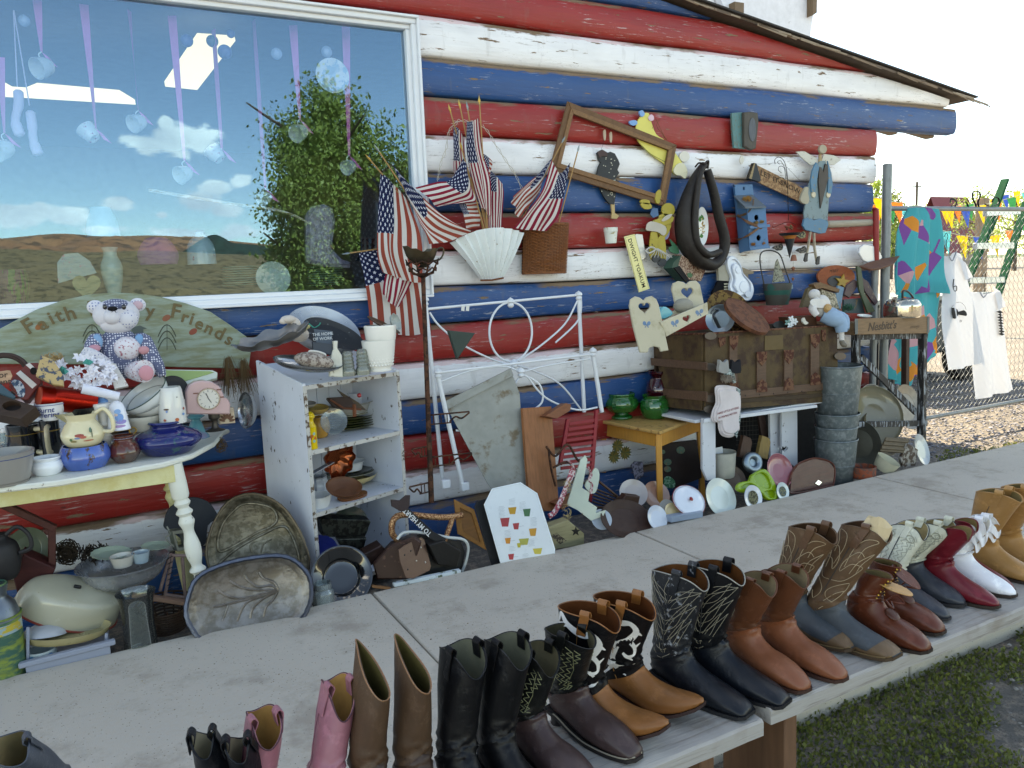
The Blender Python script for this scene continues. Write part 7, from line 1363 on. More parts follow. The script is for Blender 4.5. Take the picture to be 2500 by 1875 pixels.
# fabric-dressed shelf pieces
t = T('scalloped_shelf','cream wooden scalloped shelf bracket tied with red gingham rag','shelf',W(2000,400,-.78));q = wallpl(2000,300,-.74,lean=8,turn=-20);CRW = paint('#c3cdbb','#8a5a2c',thr=.62,s2=12)
cut('bracket',q,[(1895,340),(1980,60),(2010,30),(2025,60),(1990,250),(2040,280),(2030,340),(2090,380),(2080,420),(2150,400),(2130,440),(2050,470),(1960,400),(1890,365)],.02,CRW,t);cut('heart_lobe',q,[(2050,180),(2085,120),(2115,160),(2095,270),(2060,290),(2015,240)],.02,CRW,t,h=-.03,sm=3)
GIN = M('#a04452',.9,c2='#d5c6c2',thr=.5,s2=70)
for P_ in ([(1905,70),(1940,140),(1880,260),(1830,360),(1780,450)],[(1930,120),(1890,240),(1820,400),(1770,445)],[(2030,110),(2055,160),(2040,200),(2060,230),(2050,290)]): O('gingham_rag',tube(spline([W(x,y,-.80) for x,y in P_],5),[.008]+[.016]*14+[.018]*2 if len(P_) == 4 else .014,8,flat=.3),GIN,t)
nest('raffia',t,W(1900,240,-.8),.03,'#b3a070',40,.001,51,1.6);nest('raffia',t,W(1890,420,-.8),.03,'#b3a070',30,.001,52,1.8)
tin('star_block','cream wooden block painted with a dark star behind the drinks tray','block',[(1765,520),(1900,470),(2010,560),(2010,640),(1800,670)],-.76,wood('#9c9470'),.06);o = bpy.data.objects['star_block'];qq = wallpl(1945,545,-.755,lean=-5);cut('star',wallpl(1765,520,-.76,lean=-5),star(1950,545,34),.002,M('#2a2622'),o,h=.001);cut('stencil_patch',wallpl(1765,520,-.76,lean=-5),[(1780,575),(1820,555),(1888,605),(1845,632)],.002,M('#4a4038',.8,c2='#9a8f70',thr=.55,s2=60),o,h=.001)
# ================================================================ small table, trunk, tubs, crate stand
use('z8')
SY = wood('#c68a3c',st=(9,9,1),var=.15,rough=.45);STt = M('#c49a5c',.4,var=.12,c2='#8a5f33',thr=.6,s2=26,soft=.05)
t = T('side_table','small honey yellow wooden table carrying green glass vases','table',(3.1,-.35,GZ))
c4 = [G(x,y,.50)[:2] for x,y in ((490,940),(125,870),(380,790),(757,840))];cc = np.mean(c4,0);c4[2] = c4[1]+c4[3]-c4[0];V_,F_ = fill([tuple(p) for p in c4],(),.022,.005);O('tabletop',MB().add(V_,F_,frame((0,0,.478))),STt,t)
cc = np.mean(c4,0);i4 = [cc+(p-cc)*.86 for p in c4]
for a in range(4): A,B_ = i4[a],i4[(a+1) % 4];O('apron',beam((*A,.43),(*B_,.43),.018,.09,.002),SY,t);O('leg',beam((*A,.477),(*(A+(A-cc)*.06),GZ),.038,.038,.004),SY,t)
GG = M('#0c6b2a',.06,var=.1,trans=.35,coat=1,bump=0,ior=1.5)
o,B_,r_,H = pot('footed_vase','ribbed green glass vase on a foot, left on the yellow table','vase',275,875,720,94,[(.6,0),(.66,.05),(.6,.12),(.4,.2),(.75,.3),(1,.52),(.95,.75),(.78,.86),(.82,.95),(.8,1)],GG,Z=.501,shell=.004,rb=.6,rib=lambda a,z: .02*math.sin(a*22),n=66)
o,B_,r_,H = pot('globe_vase','round swirled green glass vase, right on the yellow table','vase',462,872,730,83,[(.6,0),(.75,.06),(1,.42),(.92,.72),(.76,.86),(.85,1)],GG,Z=.501,shell=.004,rb=.6,rib=lambda a,z: .02*math.sin(a*20+z*90),n=60)
o,B_,r_,H = pot('ruby_vase','dark ruby glass vase with ruffled neck behind the green ones','vase',485,790,592,72,[(.7,0),(.95,.25),(1,.5),(.75,.7),(.58,.8),(.8,.92),(.86,1)],M('#3a0614',.06,trans=.3,coat=1,bump=0,var=.1),Y=-.14,shell=.004)
# trunk
t = T('trunk','old brown canvas trunk with wooden slats and rusty straps, lid gone','trunk',(4.05,-.35,.55));TRM = M('#513f25',.75,c2='#3b271a',thr=.52,s2=9,bump=.6,var=.25,soft=.1);TRW = wood('#5a4232',st=(1,9,9));RST = M('#4b2417',.85,bump=.9,c2='#6d4a35',thr=.5,s2=40)
q = wallpl(1100,580,-.60);q2 = Pl((3.44,-.35,.8),(-1,0,0))
cut('front_panel',q,[(740,388),(1488,338),(1496,765),(740,820)],.016,TRM,t);cut('left_panel',q2,[(740,388),(450,398),(548,800),(740,820)],.016,TRM,t)
x0,x1 = 3.44,4.67;O('back_panel',box(x1-x0,.016,.5,((x0+x1)/2,-.1,.82)),TRM,t);O('right_panel',box(.016,.5,.5,(x1,-.35,.82)),TRM,t);O('inner_tray',box(x1-x0-.04,.46,.02,((x0+x1)/2,-.35,.98)),TRM,t)
for z in (.665,.83): pass
cut('slat',q,[(740,725),(1500,650),(1500,690),(740,770)],.012,TRW,t,h=.016);cut('base_rail',q,[(742,765),(1496,715),(1496,735),(742,790)],.006,M('#3f3020',.8),t,h=.016)
for y in ((520,545,590,562),(690,712,765,735)): cut('slat',q2,[(455,y[0]),(775,y[1]),(775,y[2]),(460,y[3])],.012,TRW,t,h=.016)
for (x,y0,y1,w_) in ((893,400,700,22),(1052,490,700,26),(1205,480,690,24),(1355,390,660,24)): cut('strap_slat',q,[(x-w_,y0+10),(x+w_,y0+8),(x+w_,y1),(x-w_,y1+2)],.012,TRW,t,h=.0165);cut('iron_cap',q,[(x-w_-6,y0-5),(x+w_+4,y0-8),(x+w_,y0+40),(x,y0+75),(x-w_,y0+45)],.005,RST,t,h=.029);cut('iron_cap',q,[(x-w_,y1-40),(x,y1-60),(x+w_,y1-42),(x+w_+5,y1+10),(x-w_-5,y1+14)],.005,RST,t,h=.029)
cut('lock_plate',q,[(1075,395),(1178,390),(1180,470),(1075,478)],.003,M('#5e4c2c',.7),t,h=.017);cut('hasp',q,[(810,405),(850,400),(850,440),(820,460)],.008,RST,t,h=.017);cut('hasp',q,[(1395,362),(1420,360),(1420,425),(1400,425)],.008,RST,t,h=.017)
for x,y in ((745,385),(740,800),(1480,500),(1480,670),(745,740),(745,560)): cut('corner_cap',q,ell(x+15,y+10,34,22,12),.006,metal('#6b625a',.6),t,h=.028)
O('rim_strip',MB().add(*beam(W(738,384,-.61),W(1490,336,-.61),.02,.012)).add(*beam(W(738,384,-.61),(3.43,-.1,1.07),.02,.012)),RST,t)
for i in range(9): O('tack',MB().add(*lathe([(0,.003),(.006,0)],8),frame(q.w(*q(800+i*80,745-i*6),.0285),q.n)),M('#2a1a12',.6),t)
# white bench under trunk
WB2 = paint('#c9ccd0','#5d5348',thr=.66,s2=20)
t = T('painted_bench','white painted bench with heart cutouts under the trunk','bench',(4.,-.35,GZ));q = wallpl(1100,830,-.63)
cut('seat_edge',q,[(725,865),(1365,785),(1368,800),(725,888)],.03,WB2,t);O('seat',box(1.25,.5,.02,(3.98,-.36,.535)),WB2,t)
cut('leg',wallpl(770,1000,-.62),[(722,885),(795,878),(797,1205),(750,1215),(722,1150)],.02,WB2,t);cut('leg',wallpl(1180,1000,-.40),[(1105,838),(1168,825),(1172,1090),(1110,1100)],.02,WB2,t);cut('leg',wallpl(1210,1000,-.45),[(1172,826),(1260,815),(1262,1145),(1172,1090)],.02,WB2,t,holes=[heart(1188,1035,22)])
cut('shade_sheet',wallpl(1300,950,-.06),[(800,870),(1380,790),(1400,1150),(800,1230)],.004,M('#12100f',.9),None,label='near black sheet standing in for the shade under the trunk',cat='board')  # thin sheet added against the wall, coloured near black as the shade there
t = T('wire_grid','black wire oven rack standing in the dark under the bench','rack',W(1000,1000,-.3));
for i in range(9): O('wire',tube([W(930+i*18,850,-.3),W(930+i*18,1030,-.3)],.002,4),M('#33312e',.6),t)
for i in range(7): O('wire',tube([W(925,860+i*26,-.3),W(1075,850+i*26,-.3)],.002,4),M('#33312e',.6),t)
for x,c_,l in ((1065,'#8a7040','upright straw hand broom beside the white bench leg'),(960,'#4b3326','dark bristle brush lying under the wire rack')):
    q = wallpl(x,1040,-.5,lean=5);cut('brush',q,[(x-35,1080),(x-10,960),(x+30,975),(x+38,1000),(x+20,1095)],.03,wood(c_,st=(14,1,1)),None,label=l,cat='brush')
cut('wooden_rod',wallpl(1060,900,-.35),[(1040,850),(1075,850),(1105,1000),(1060,975)],.02,wood('#2e1a14'),None,label='dark brown handle leaning under the bench seat',cat='handle')
pot('metal_pot','pale steel pot standing behind the left white bench leg','pot',850,1195,1055,72,[(.8,0),(.9,.1),(1,.9),(1.02,1)],metal('#b3b3a8',.4,metal=.4),Y=-.58,shell=.004);cut('white_card',wallpl(820,1045,-.56),[(795,1035),(845,1025),(848,1062),(800,1068)],.004,M('#c5c9c9'),None,label='small white card sticking from the steel pot',cat='card')
# cradle with hearts
CRD = M('#b9b29b',.55,var=.05,c2='#a29a80',thr=.6,s2=8,soft=.1);t = T('heart_cradle','cream wooden doll cradle with heart cutouts and blue bows','cradle',W(560,450,-.6));BOW = M('#5f7f9f',.6,bump=0)
q = wallpl(420,330,-.72,turn=-14,lean=3)
cut('end_board',q,[(312,225),(318,190),(345,172),(372,180),(392,196),(408,178),(438,170),(465,188),(478,220),(534,478),(490,485),(480,462),(450,455),(425,465),(415,490),(372,490),(330,330)],.02,CRD,t,holes=[heart(397,235,36,rot=-4)],b=.004)
q3 = wallpl(650,200,-.55,turn=-14,lean=3);cut('end_board',q3,[(552,130),(560,98),(590,85),(620,92),(635,105),(655,85),(690,82),(712,105),(735,215),(740,260),(590,290)],.02,CRD,t,holes=[heart(640,150,36,rot=-4)],b=.004)
P_ = [(484,318),(752,206),(757,270),(520,400)];qq = wallpl(620,300,-.70,turn=14);cut('side_rail',qq,P_,.014,CRD,t,holes=[heart(635,298,24,rot=-20)],b=.003);cut('side_rail',wallpl(560,270,-.6,turn=14),[(500,290),(600,235),(600,260),(510,310)],.012,CRD,t)
for pl_,x,y,a in ((q,408,328,0),(qq,565,322,-20),(qq,704,262,-20)):
    for sg in (1,-1): cut('painted_bow',pl_,ell(x+sg*12,y-3+sg*(-4 if a else 0),10,13,10,sg*20),.0006,BOW,t,h=.0145 if pl_ is qq else .0205,b=0);cut('painted_bow',pl_,[(x-2,y+2),(x+3,y+2),(x+sg*13,y+20),(x+sg*7,y+22)],.0006,BOW,t,h=.0145 if pl_ is qq else .0205,b=0)
k = mpp(W(620,240,-.6));ellip('string_ball',W(625,225,-.62),(62*k,50*k,42*k),M('#8f8c80',.95,bump=3,bs=60,st=(1,1,4)),None,label='big ball of grey string lying in the heart cradle',cat='ball of string')
cut('turquoise_mug',wallpl(530,265,-.66),[(492,262),(515,230),(545,240),(570,270),(535,295),(498,300)],.05,ceram('#62b4bd'),None,label='turquoise cup lying on its side in the cradle',cat='cup',h=-.05,b=.006,sm=2)
# on the trunk
TT = 1.0
plate('rusty_pan','round rust brown pan lying tilted on the trunk',985,285,152,-.56,(.2,-.62,.72),M('#57301d',.75,bump=.6,c2='#6b4028',thr=.5,s2=20),.14,[(1,0),(1,.9),(.96,.97),(.5,1.02),(.0,1)],cat='pan',sy=.95,shell=.002)
plate('brass_tray','corroded brass tray propped behind the rusty pan',880,265,130,-.38,(-.35,-.8,.45),metal('#7d6138',.5,c2='#4c3626',thr=.5,s2=25),.08,sy=1.1,cat='tray');plate('steel_plate','bluish metal plates standing on edge left of the rusty pan',835,300,82,-.44,(-.75,-.55,.2),metal('#8a98a0',.35),.2,cat='plate')
O('curled_tin',tube(spline([W(780,270,-.55),W(800,245,-.56),W(825,250,-.56),W(800,280,-.56),W(830,350,-.56)],4),.018,8,flat=.3),metal('#8f9aa3',.35),None,label='curled strip of grey tin beside the steel plates',cat='tin strip')
t = T('twig_box','small brown bark box with white flowers and a bird on the trunk rim','box',W(1310,330,-.55));q = wallpl(1310,310,-.55);cut('bark_box',q,[(1215,290),(1380,280),(1385,335),(1225,345)],.08,wood('#4a2c1c'),t,h=-.08);cut('white_bird',q,[(1295,320),(1292,300),(1305,292),(1312,310),(1328,322),(1310,332)],.014,M('#d8d6cc'),t,h=.002,sm=2)
for x,y in ((1230,300),(1210,320),(1250,315),(1225,335)):
    for a in range(5): cut('petal',q,ell(x+11*math.cos(a*1.257),y+11*math.sin(a*1.257),9,6,8,math.degrees(a*1.257)),.003,M('#d5dce0' if x != 1210 else '#5f8a86'),t,h=.01+a*.001)
cut('dark_oval_box',wallpl(1170,345,-.5,lean=30),ell(1165,340,40,22),.02,M('#2a2c28'),None,label='dark small oval lid lying beside the bark box',cat='lid')
# lamb doll
dl = T('lamb_doll','white rag lamb doll in pale blue trousers sitting on the trunk corner','doll',W(1440,340,-.62));c = lambda x,y,d=0: W(x,y,-.58-d);k = mpp(c(1450,250));LW_ = M('#c9c6c2',.95,bump=1.5,bs=120);JN = cloth('#8aa5bd')
ellip('head',c(1370,160),(34*k,30*k,30*k),LW_,dl);ellip('body',c(1410,225,.01),(58*k,40*k,62*k),LW_,dl);ellip('straw_hat',c(1445,240,.07),(32*k,10*k,26*k),wood('#a98555'),dl);ellip('hat_crown',c(1445,240,.085),(17*k,12*k,15*k),wood('#b08d5c'),dl)
for nm,P_,r2,m_ in (('arm',[(1385,190,.02),(1360,240,.05),(1385,280,.08)],[20,22,16],LW_),('trousers',[(1420,270,.02),(1470,290,.06),(1515,320,.08),(1525,375,.09)],[48,52,40,30],JN),('trousers',[(1470,280,.0),(1530,300,.03),(1540,360,.06)],[36,36,26],JN),('leg',[(1522,370,.09),(1525,430,.09)],[17,13],LW_),('boot',[(1524,425,.09),(1535,445,.11),(1552,450,.12)],[14,16,10],M('#6a6255'))):
    O(nm,tube(spline([c(*p) for p in P_],5),list(np.interp(np.linspace(0,1,(len(P_)-1)*5+1),np.linspace(0,1,len(r2)),[z*k for z in r2])),12),m_,dl)
cut('lace_collar',wallpl(1400,195,-.64),[(1345,215),(1350,190),(1385,185),(1440,190),(1452,210),(1430,235),(1380,235)],.006,M('#d3d0cb',.9,bump=1,bs=90),dl,sm=2)
q = wallpl(1400,170,-.42);t = T('driftwood_house','bark and wood shingle ornament behind the lamb doll','ornament',q.w(0,0));cut('grey_shingle',q,[(1280,235),(1315,130),(1345,110),(1370,140),(1345,240),(1310,230)],.03,wood('#5d5038',vs=20),t);cut('roof',q,[(1330,105),(1370,92),(1480,130),(1475,150),(1385,125),(1345,130)],.05,wood('#6b4f33',st=(1,1,6)),t,h=.004);cut('speckled_block',q,[(1385,130),(1470,155),(1495,250),(1420,240)],.03,M('#a9a08c',c2='#6b6452',thr=.5,s2=60),t)
q = wallpl(1480,60,-.10);t = T('round_sign','round orange wooden sign with scratched wording and a yellow star','sign',q.w(0,0));cut('disc',q,ell(1485,60,106,66,36),.016,wood('#8c4420',st=(3,3,8)),t);cut('navy_patch',q,ell(1480,85,48,32,20),.004,M('#232a33'),t,h=.016);cut('star',q,star(1512,88,44,5,10),.012,M('#a3812f'),t,h=.02)
V_,F_ = textm('MERRY',.032,.001,0,shear=.2);O('lettering',MB().add(V_+np.array((*q(1470,28),.0165)),F_,q.m),M('#4a2412'),t,sharp=0)
q = wallpl(1620,180,-.36);t = T('wooden_butterfly','wooden plane shaped ornament with crossed purple and green slats','ornament',q.w(0,0))
for P_,h,c_ in (([(1530,160),(1545,110),(1590,75),(1615,100),(1560,180)],.0,'#4c3a3c'),([(1620,60),(1660,90),(1715,200),(1700,222),(1640,140)],.01,'#3f2d33'),([(1588,0),(1612,10),(1630,150),(1692,255),(1650,265),(1600,130)],.022,'#3d4a36'),([(1540,190),(1640,180),(1660,270),(1540,265)],-.02,'#36474c'),([(1480,215),(1500,110),(1535,120),(1515,245)],-.01,'#5d7f95')): cut('slat',q,P_,.016,paint(c_,'#6b5a45',thr=.62),t,h=h)
nest('pine_sprig',None,W(1560,235,-.5),.045,'#16503a',70,.0012,61,.5);tag(bpy.data.objects['pine_sprig'],'artificial green pine sprig at the lamb doll feet','sprig',kind='thing')
# mitten hanging on the trunk
q = wallpl(860,800,-.66);t = T('stuffed_mitten','white stuffed mitten with red script and two kittens hanging from the trunk','mitten',q.w(0,0));MT = M('#cdc3c2',.9,bump=.4,bs=200)
mo = [(800,690),(835,675),(890,680),(935,700),(942,800),(930,880),(935,930),(905,965),(870,972),(835,958),(820,920),(815,885),(790,888),(778,860),(785,820),(805,770)]
for s_,h in ((1,0),(.94,.012),(.84,.022)): cut('puffed_body' if s_ == 1 else 'puff',q,[((x-865)*s_+865,(y-820)*s_+820) for x,y in mo],.014,MT,t,h=h,sm=3,b=.004)
for s_,y in (('THREE LITTLE KITTENS',822),('IN MAMAS MITTEN',848)):
    V_,F_ = textm(s_,.019,.0008,0,shear=.1);f = q.m.copy();a,b_ = q.w(*q(792,y+14),.037),q.w(*q(915,y-22),.037);ax = (b_-a)/np.linalg.norm(b_-a);V_[:,0] *= np.linalg.norm(b_-a)*(1 if y < 830 else .85)/(V_[:,0].max()-V_[:,0].min());O('lettering',MB().add(V_,F_,frame((a+b_)/2,q.n,ax)),M('#7d1f2c',bump=0),t,sharp=0)
for x,c_ in ((842,'#8f8f8c'),(912,'#232428')): cut('kitten',wallpl(x,560,-.69),[(x-28,600),(x-26,555),(x-24,530),(x-10,543),(x+8,543),(x+22,530),(x+26,560),(x+24,605)],.024,cloth(c_),t,sm=2)
cut('gingham_bow',wallpl(875,600,-.70),[(850,590),(880,582),(905,600),(918,660),(905,665),(890,615),(858,618)],.012,M('#9fb0ad',c2='#2f3f42',thr=.5,s2=90),t);cut('gingham_edge',wallpl(930,800,-.685),[(925,690),(945,700),(945,880),(925,975),(900,930),(925,880)],.008,M('#9fb0ad',c2='#2f3f42',thr=.5,s2=90),t)
nest('wool_cuff',t,W(880,635,-.68),.05,'#8f8478',150,.0012,62,.45)
# galvanised tubs
t0 = None;GT = metal('#6f7a7c',.5,c2='#8a9294',thr=.55,s2=30,soft=.1,metal=.75)
for i,(y0,y1,hw) in enumerate(((1235,975,118),(1130,905,116),(990,830,122),(840,560,132))):
    x = (1490,1500,1495,1565)[i];B_ = W((1487,1490,1497,1500)[i],y0,-.63+.0*i);k = mpp(B_);H = .30;top = HT(B_,x,y1)
    o = O('flower_bucket',MB().add(*lathe(shellprof([(hw*.78*k,0),(hw*.8*k,.004),(hw*.97*k,top-.014),(hw*1.0*k,top-.012),(hw*1.01*k,top-.004),(hw*.99*k,top)],.002),40),frame(B_)),GT,None,label='galvanised flower bucket, '+('bottom one','second from the bottom','third from the bottom','top one')[i]+' of the nested stack',cat='bucket',group='galvanised buckets nested in a stack')
    for f_ in (.45,): O('hoop',ring3(B_+(0,0,top*f_),hw*.87*k,.003),GT,o,loc=worldloc(o))
# crate stand
t = T('crate_stand','dark worn wooden stand with a diagonal brace holding a soda crate','stand',W(1800,900,-.3));DKW = wood('#2b2928',st=(6,6,1),c2='#8a9094',thr=.56,s2=9);Y0,Y1 = -.52,-.12
for a,b_,Y,w_ in (((1605,385),(1605,565),Y0,.055),((1985,385),(1978,990),Y0,.055),((1888,395),(1885,680),Y1,.05),((1600,395),(1600,700),Y1,.04)): O('post',beam(W(*a,Y),W(*b_,Y),w_,.045),DKW if Y == Y0 else wood('#3a261c'),t)
for a,b_,Y in (((1590,402),(2010,395),Y0),((1610,900),(2008,892),Y0)): O('rail',beam(W(*a,Y),W(*b_,Y),.02,.045),DKW,t)
O('brace',beam(W(1632,515,-.5),W(1945,830,-.5),.02,.05),DKW,t);O('shelf',MB().add([W(1590,388,Y0),W(2010,385,Y0),W(2010,385,Y0)+(0,.4,0),W(1590,388,Y0)+(0,.4,0)],[(0,1,2,3),(3,2,1,0)]),DKW,t,sharp=0)
t = T('soda_crate','shallow wooden soda crate stencilled Nesbitts orange on the dark stand','crate',W(1800,380,-.5));q = wallpl(1800,340,-.56);CW_ = wood('#7d6247',st=(1,9,9))
cut('front_board',q,[(1598,298),(2012,285),(2010,380),(1600,388)],.014,CW_,t);A,B_ = W(1598,384,-.55),W(2012,378,-.55)
O('crate_floor',MB().add([A,B_,B_+(0,.36,0),A+(0,.36,0)],[(0,1,2,3),(3,2,1,0)]),CW_,t,sharp=0);O('back_board',beam(A+(0,.36,.035),B_+(0,.36,.035),.014,.09),CW_,t)
for P_ in (A,B_): O('end_board',beam(P_+(0,0,.035),P_+(0,.36,.035),.016,.09),CW_,t)
cut('tin_corner',q,[(1588,298),(1606,297),(1606,385),(1590,388)],.003,metal('#5d6468',.5),t,h=.0145);cut('tin_corner',q,[(2000,288),(2014,286),(2012,375),(2000,378)],.003,metal('#5d6468',.5),t,h=.0145)
V_,F_ = textm("Nesbitt's",.085,.001,.022,shear=.25);V_[:,0] *= 1.05;O('lettering',MB().add(V_+np.array((*q(1745,340),.0145)),F_,q.m),M('#3a2a1e',bump=0),t,sharp=0);V_,F_ = textm("orange",.04,.001,.0,shear=.2);O('lettering',MB().add(V_+np.array((*q(1930,342),.0145)),F_,q.m),M('#5a4636',bump=0),t,sharp=0)
o,B_,r_,H = pot('kettle','shiny steel whistling kettle with black handle on the crate','kettle',1868,290,182,98,[(.92,0),(1,.04),(1,.5),(.97,.72),(.8,.92),(.4,1),(.1,1.02)],metal('#b9b4a8',.1),Y=-.50)
handle(B_+(-r_*.1,-.01,H*.98),B_+(r_*.85,0,H*.6),(.015,0,r_*.55),.008,parent=o,mat_=M('#1a1a1c',.4));bpy.data.objects['handle' if False else o.children[-1].name].location = -Vector(o.location)+Vector(worldloc(o))*0 if False else bpy.data.objects[o.children[-1].name].location
O('spout',tube([B_+(-r_*.7,-.01,H*.72),B_+(-r_*.92,-.02,H*1.05)],[.016,.018],12),metal('#b9b4a8',.1),o,loc=worldloc(o))
plate('white_saucer','white saucer lying at the left end of the soda crate',1655,285,50,-.5,(0,-.2,1),ceram('#c9cbc4'),.15,sy=.7)
# pans under the stand
for nm,x,y,r_,Y,n_,c_,lab,pr in (('dish_pan',1715,850,150,-.28,(-.5,-.8,.3),ceram('#8a8168'),'big cream basin on edge under the crate stand',BOWL),('steel_pan',1900,800,130,-.22,(.1,-1,.3),metal('#6e6a66',.4),'round steel pan upright behind the brace',PLATE),('wire_strainer',1700,770,88,-.15,(-.3,-1,.3),metal('#8b8780',.35),'metal strainer behind the cream basin',BOWL),('round_pan',1625,1010,118,-.5,(-.9,-.45,.1),metal('#77756a',.45),'grey round lid standing beside the bucket stack',PLATE),('glass_plate',1978,1042,78,-.66,(.2,-1,.35),ceram('#9aa3a6',rough=.3),'pressed silvery plate at the end of the heap',PLATE),('oval_pan',1740,950,120,-.30,(0,-.9,.5),M('#6b5c40',.6,c2='#43382a',thr=.5),'dull brown pan under the cream basin',BOWL)):
    plate(nm,lab,x,y,r_,Y,n_,c_,.2 if pr is BOWL else .1,pr,sy=1.15 if nm != 'steel_pan' else 1)
t = T('bark_birdhouse','rustic bark roofed birdhouse tumbled by the sidewalk','birdhouse',W(1820,1080,-.7));q = wallpl(1800,1030,-.70,lean=35);RB_ = wood('#5a4b34',st=(1,12,1),vs=14)
for i in range(7): a = i/7;cut('roof_slat',q,[(1735+28*a*0+a*0+ (1770-1735)*(1-a),975+a*80),(1905-a*35,985+a*78),(1900-a*35,997+a*78),(1735+(1770-1735)*(1-a)-3,986+a*80)],.012+.006*(i % 2),RB_,t)
cut('end_wall',wallpl(1880,1080,-.72),[(1845,1090),(1890,1005),(1945,1040),(1930,1130),(1860,1140)],.02,M('#8f8a82',c2='#4a3a2e',thr=.5,s2=30),t)
plate('tub','off white plastic tub tipped toward the sidewalk',1775,1125,68,-.78,(.25,-.45,.85),M('#b3b19c',.5),.95,[(.75,0),(.8,.05),(.97,.9),(1,1)],cat='tub');o,B_,r_,H = pot('terracotta_pan','orange stained clay pan at the foot of the buckets','pan',1645,1200,1135,70,[(.85,0),(.95,.1),(1,.9),(1,1)],M('#8a4128',.5,c2='#5d4038',thr=.5,s2=40),Y=-.76,shell=.006)
# ---- crockery heap along the sidewalk
for nm,x,y,r_,Y,n_,m_,lab,sy,pr,dp in (
 ('wooden_tray',295,1440,195,-.80,(.2,-.75,.6),wood('#31190f'),'large dark brown round wooden tray at the sidewalk edge',.62,PLATE,.12),
 ('small_plate',475,1430,72,-.82,(.1,-.9,.4),ceram('#b9c3cf'),'small pale blue plate next to the dark wooden tray',1,PLATE,.12),
 ('scalloped_plate',565,1390,62,-.80,(.1,-.85,.5),ceram('#b3a27c'),'tan wavy edged plate between two white ones',.75,PLATE,.1),
 ('enamel_cover',660,1330,112,-.80,(.05,-.8,.62),ceram('#cfd8e2'),'white enamel saucepan cover with red knob',.85,[(0,1),(.5,.8),(.85,.3),(.95,0),(1,0)][::-1],.12),
 ('dinner_plate',835,1315,122,-.76,(.15,-.9,.4),ceram('#c7d3cd'),'large glossy white oval plate leaning in the heap',.92,PLATE,.1),
 ('brown_plate',915,1210,85,-.62,(.1,-.9,.45),M('#4b3320',.4),'brown plate behind the lime dish',.9,PLATE,.1),
 ('picture_plate',1020,1315,72,-.83,(.1,-1,.3),ceram('#c5ccd2'),'small white plate with dark leafy picture, left of two',.98,PLATE,.08),
 ('picture_plate',1188,1280,52,-.83,(.1,-1,.3),ceram('#b9c9c9'),'small pale plate with blue green picture, right of two',1,PLATE,.08),
 ('pink_dish',1170,1160,88,-.68,(-.1,-1,.4),ceram('#94525a'),'dusty pink baking dish standing on edge',1.1,BOWL,.22),
 ('blue_ring_dish',1022,1115,72,-.62,(0,-1,.35),metal('#7d8c95',.4),'grey blue ring mould behind the lime dish',.85,[(.35,0),(.38,.6),(.55,1),(.8,1),(.97,.6),(1,0)][::-1],.3),
 ('rose_plate',340,1290,90,-.55,(-.1,-.9,.5),ceram('#a99f99'),'cream plate printed in brown behind the dark tray',.9,PLATE,.1),
 ('rose_plate',470,1300,95,-.52,(.1,-.9,.5),ceram('#b58c78'),'peach plate behind the yellow table front leg',.85,PLATE,.1),
 ('saucer',160,1440,60,-.80,(-.2,-.8,.5),ceram('#a9b4bd'),'pale saucer tucked left of the dark wooden tray',1,PLATE,.1),
 ('saucer',530,1365,50,-.72,(0,-.9,.5),ceram('#b9b7ae'),'grey white saucer behind the tan wavy plate',.8,PLATE,.1)):
    o = plate(nm,lab,x,y,r_,Y,n_,m_,dp,pr,sy=sy,cat='plate' if 'plate' in nm else 'pan' if nm == 'round_pan' else nm.split('_')[-1])
    if nm == 'picture_plate': f = frame(W(x,y,Y)+np.array((0,-.004,.001)),n_);k = mpp(W(x,y,Y));g = random.Random(x);O('painted_picture',MB().add(*lathe([(0,0),(r_*.56*k,0)],20),f),M('#4f4a38' if x < 1100 else '#3f5a66',.4,c2='#8f8f6a',thr=.5,s2=90),o,loc=worldloc(o))
    if nm == 'enamel_cover': f = frame(W(x,y,Y),n_);k = mpp(f[:3,3]);O('knob',MB().add(*lathe(smoothprof([(.004,.0),(.006,.012),(.014,.02),(0,.026)],2),14),f),M('#8a1f22',.3),o,loc=worldloc(o));O('red_rim',tube([f[:3,3]-f[:3,2]*.006+(f[:3,0]*math.cos(a)+f[:3,1]*math.sin(a)*.85)*112*k for a in np.linspace(0,2*PI,41)[:-1]],.0022,6,closed=True),M('#8a2a30',.3),o,loc=worldloc(o))
q = wallpl(1080,1240,-.76,lean=25);t = T('lime_dish','lime green leaf shaped divided dish in the heap','dish',q.w(0,0));LM_ = ceram('#7f9f1c',rough=.25)
oc = [(918,1270),(930,1235),(985,1222),(1000,1190),(1050,1160),(1085,1165),(1120,1215),(1140,1265),(1145,1325),(1090,1330),(1040,1285),(960,1290)]
cut('base',q,oc,.012,LM_,t,sm=3,b=.004);cut('raised_rim',q,oc,.022,LM_,t,sm=3,h=.008,b=.006,holes=[[tuple(p) for p in spline([(1015,1205),(1055,1178),(1090,1200),(1110,1250),(1095,1268),(1040,1250)],3,True)],[tuple(p) for p in spline([(940,1262),(985,1240),(1025,1262),(985,1276)],3,True)],[tuple(p) for p in spline([(1105,1280),(1130,1285),(1130,1315),(1100,1318),(1070,1292)],3,True)]])
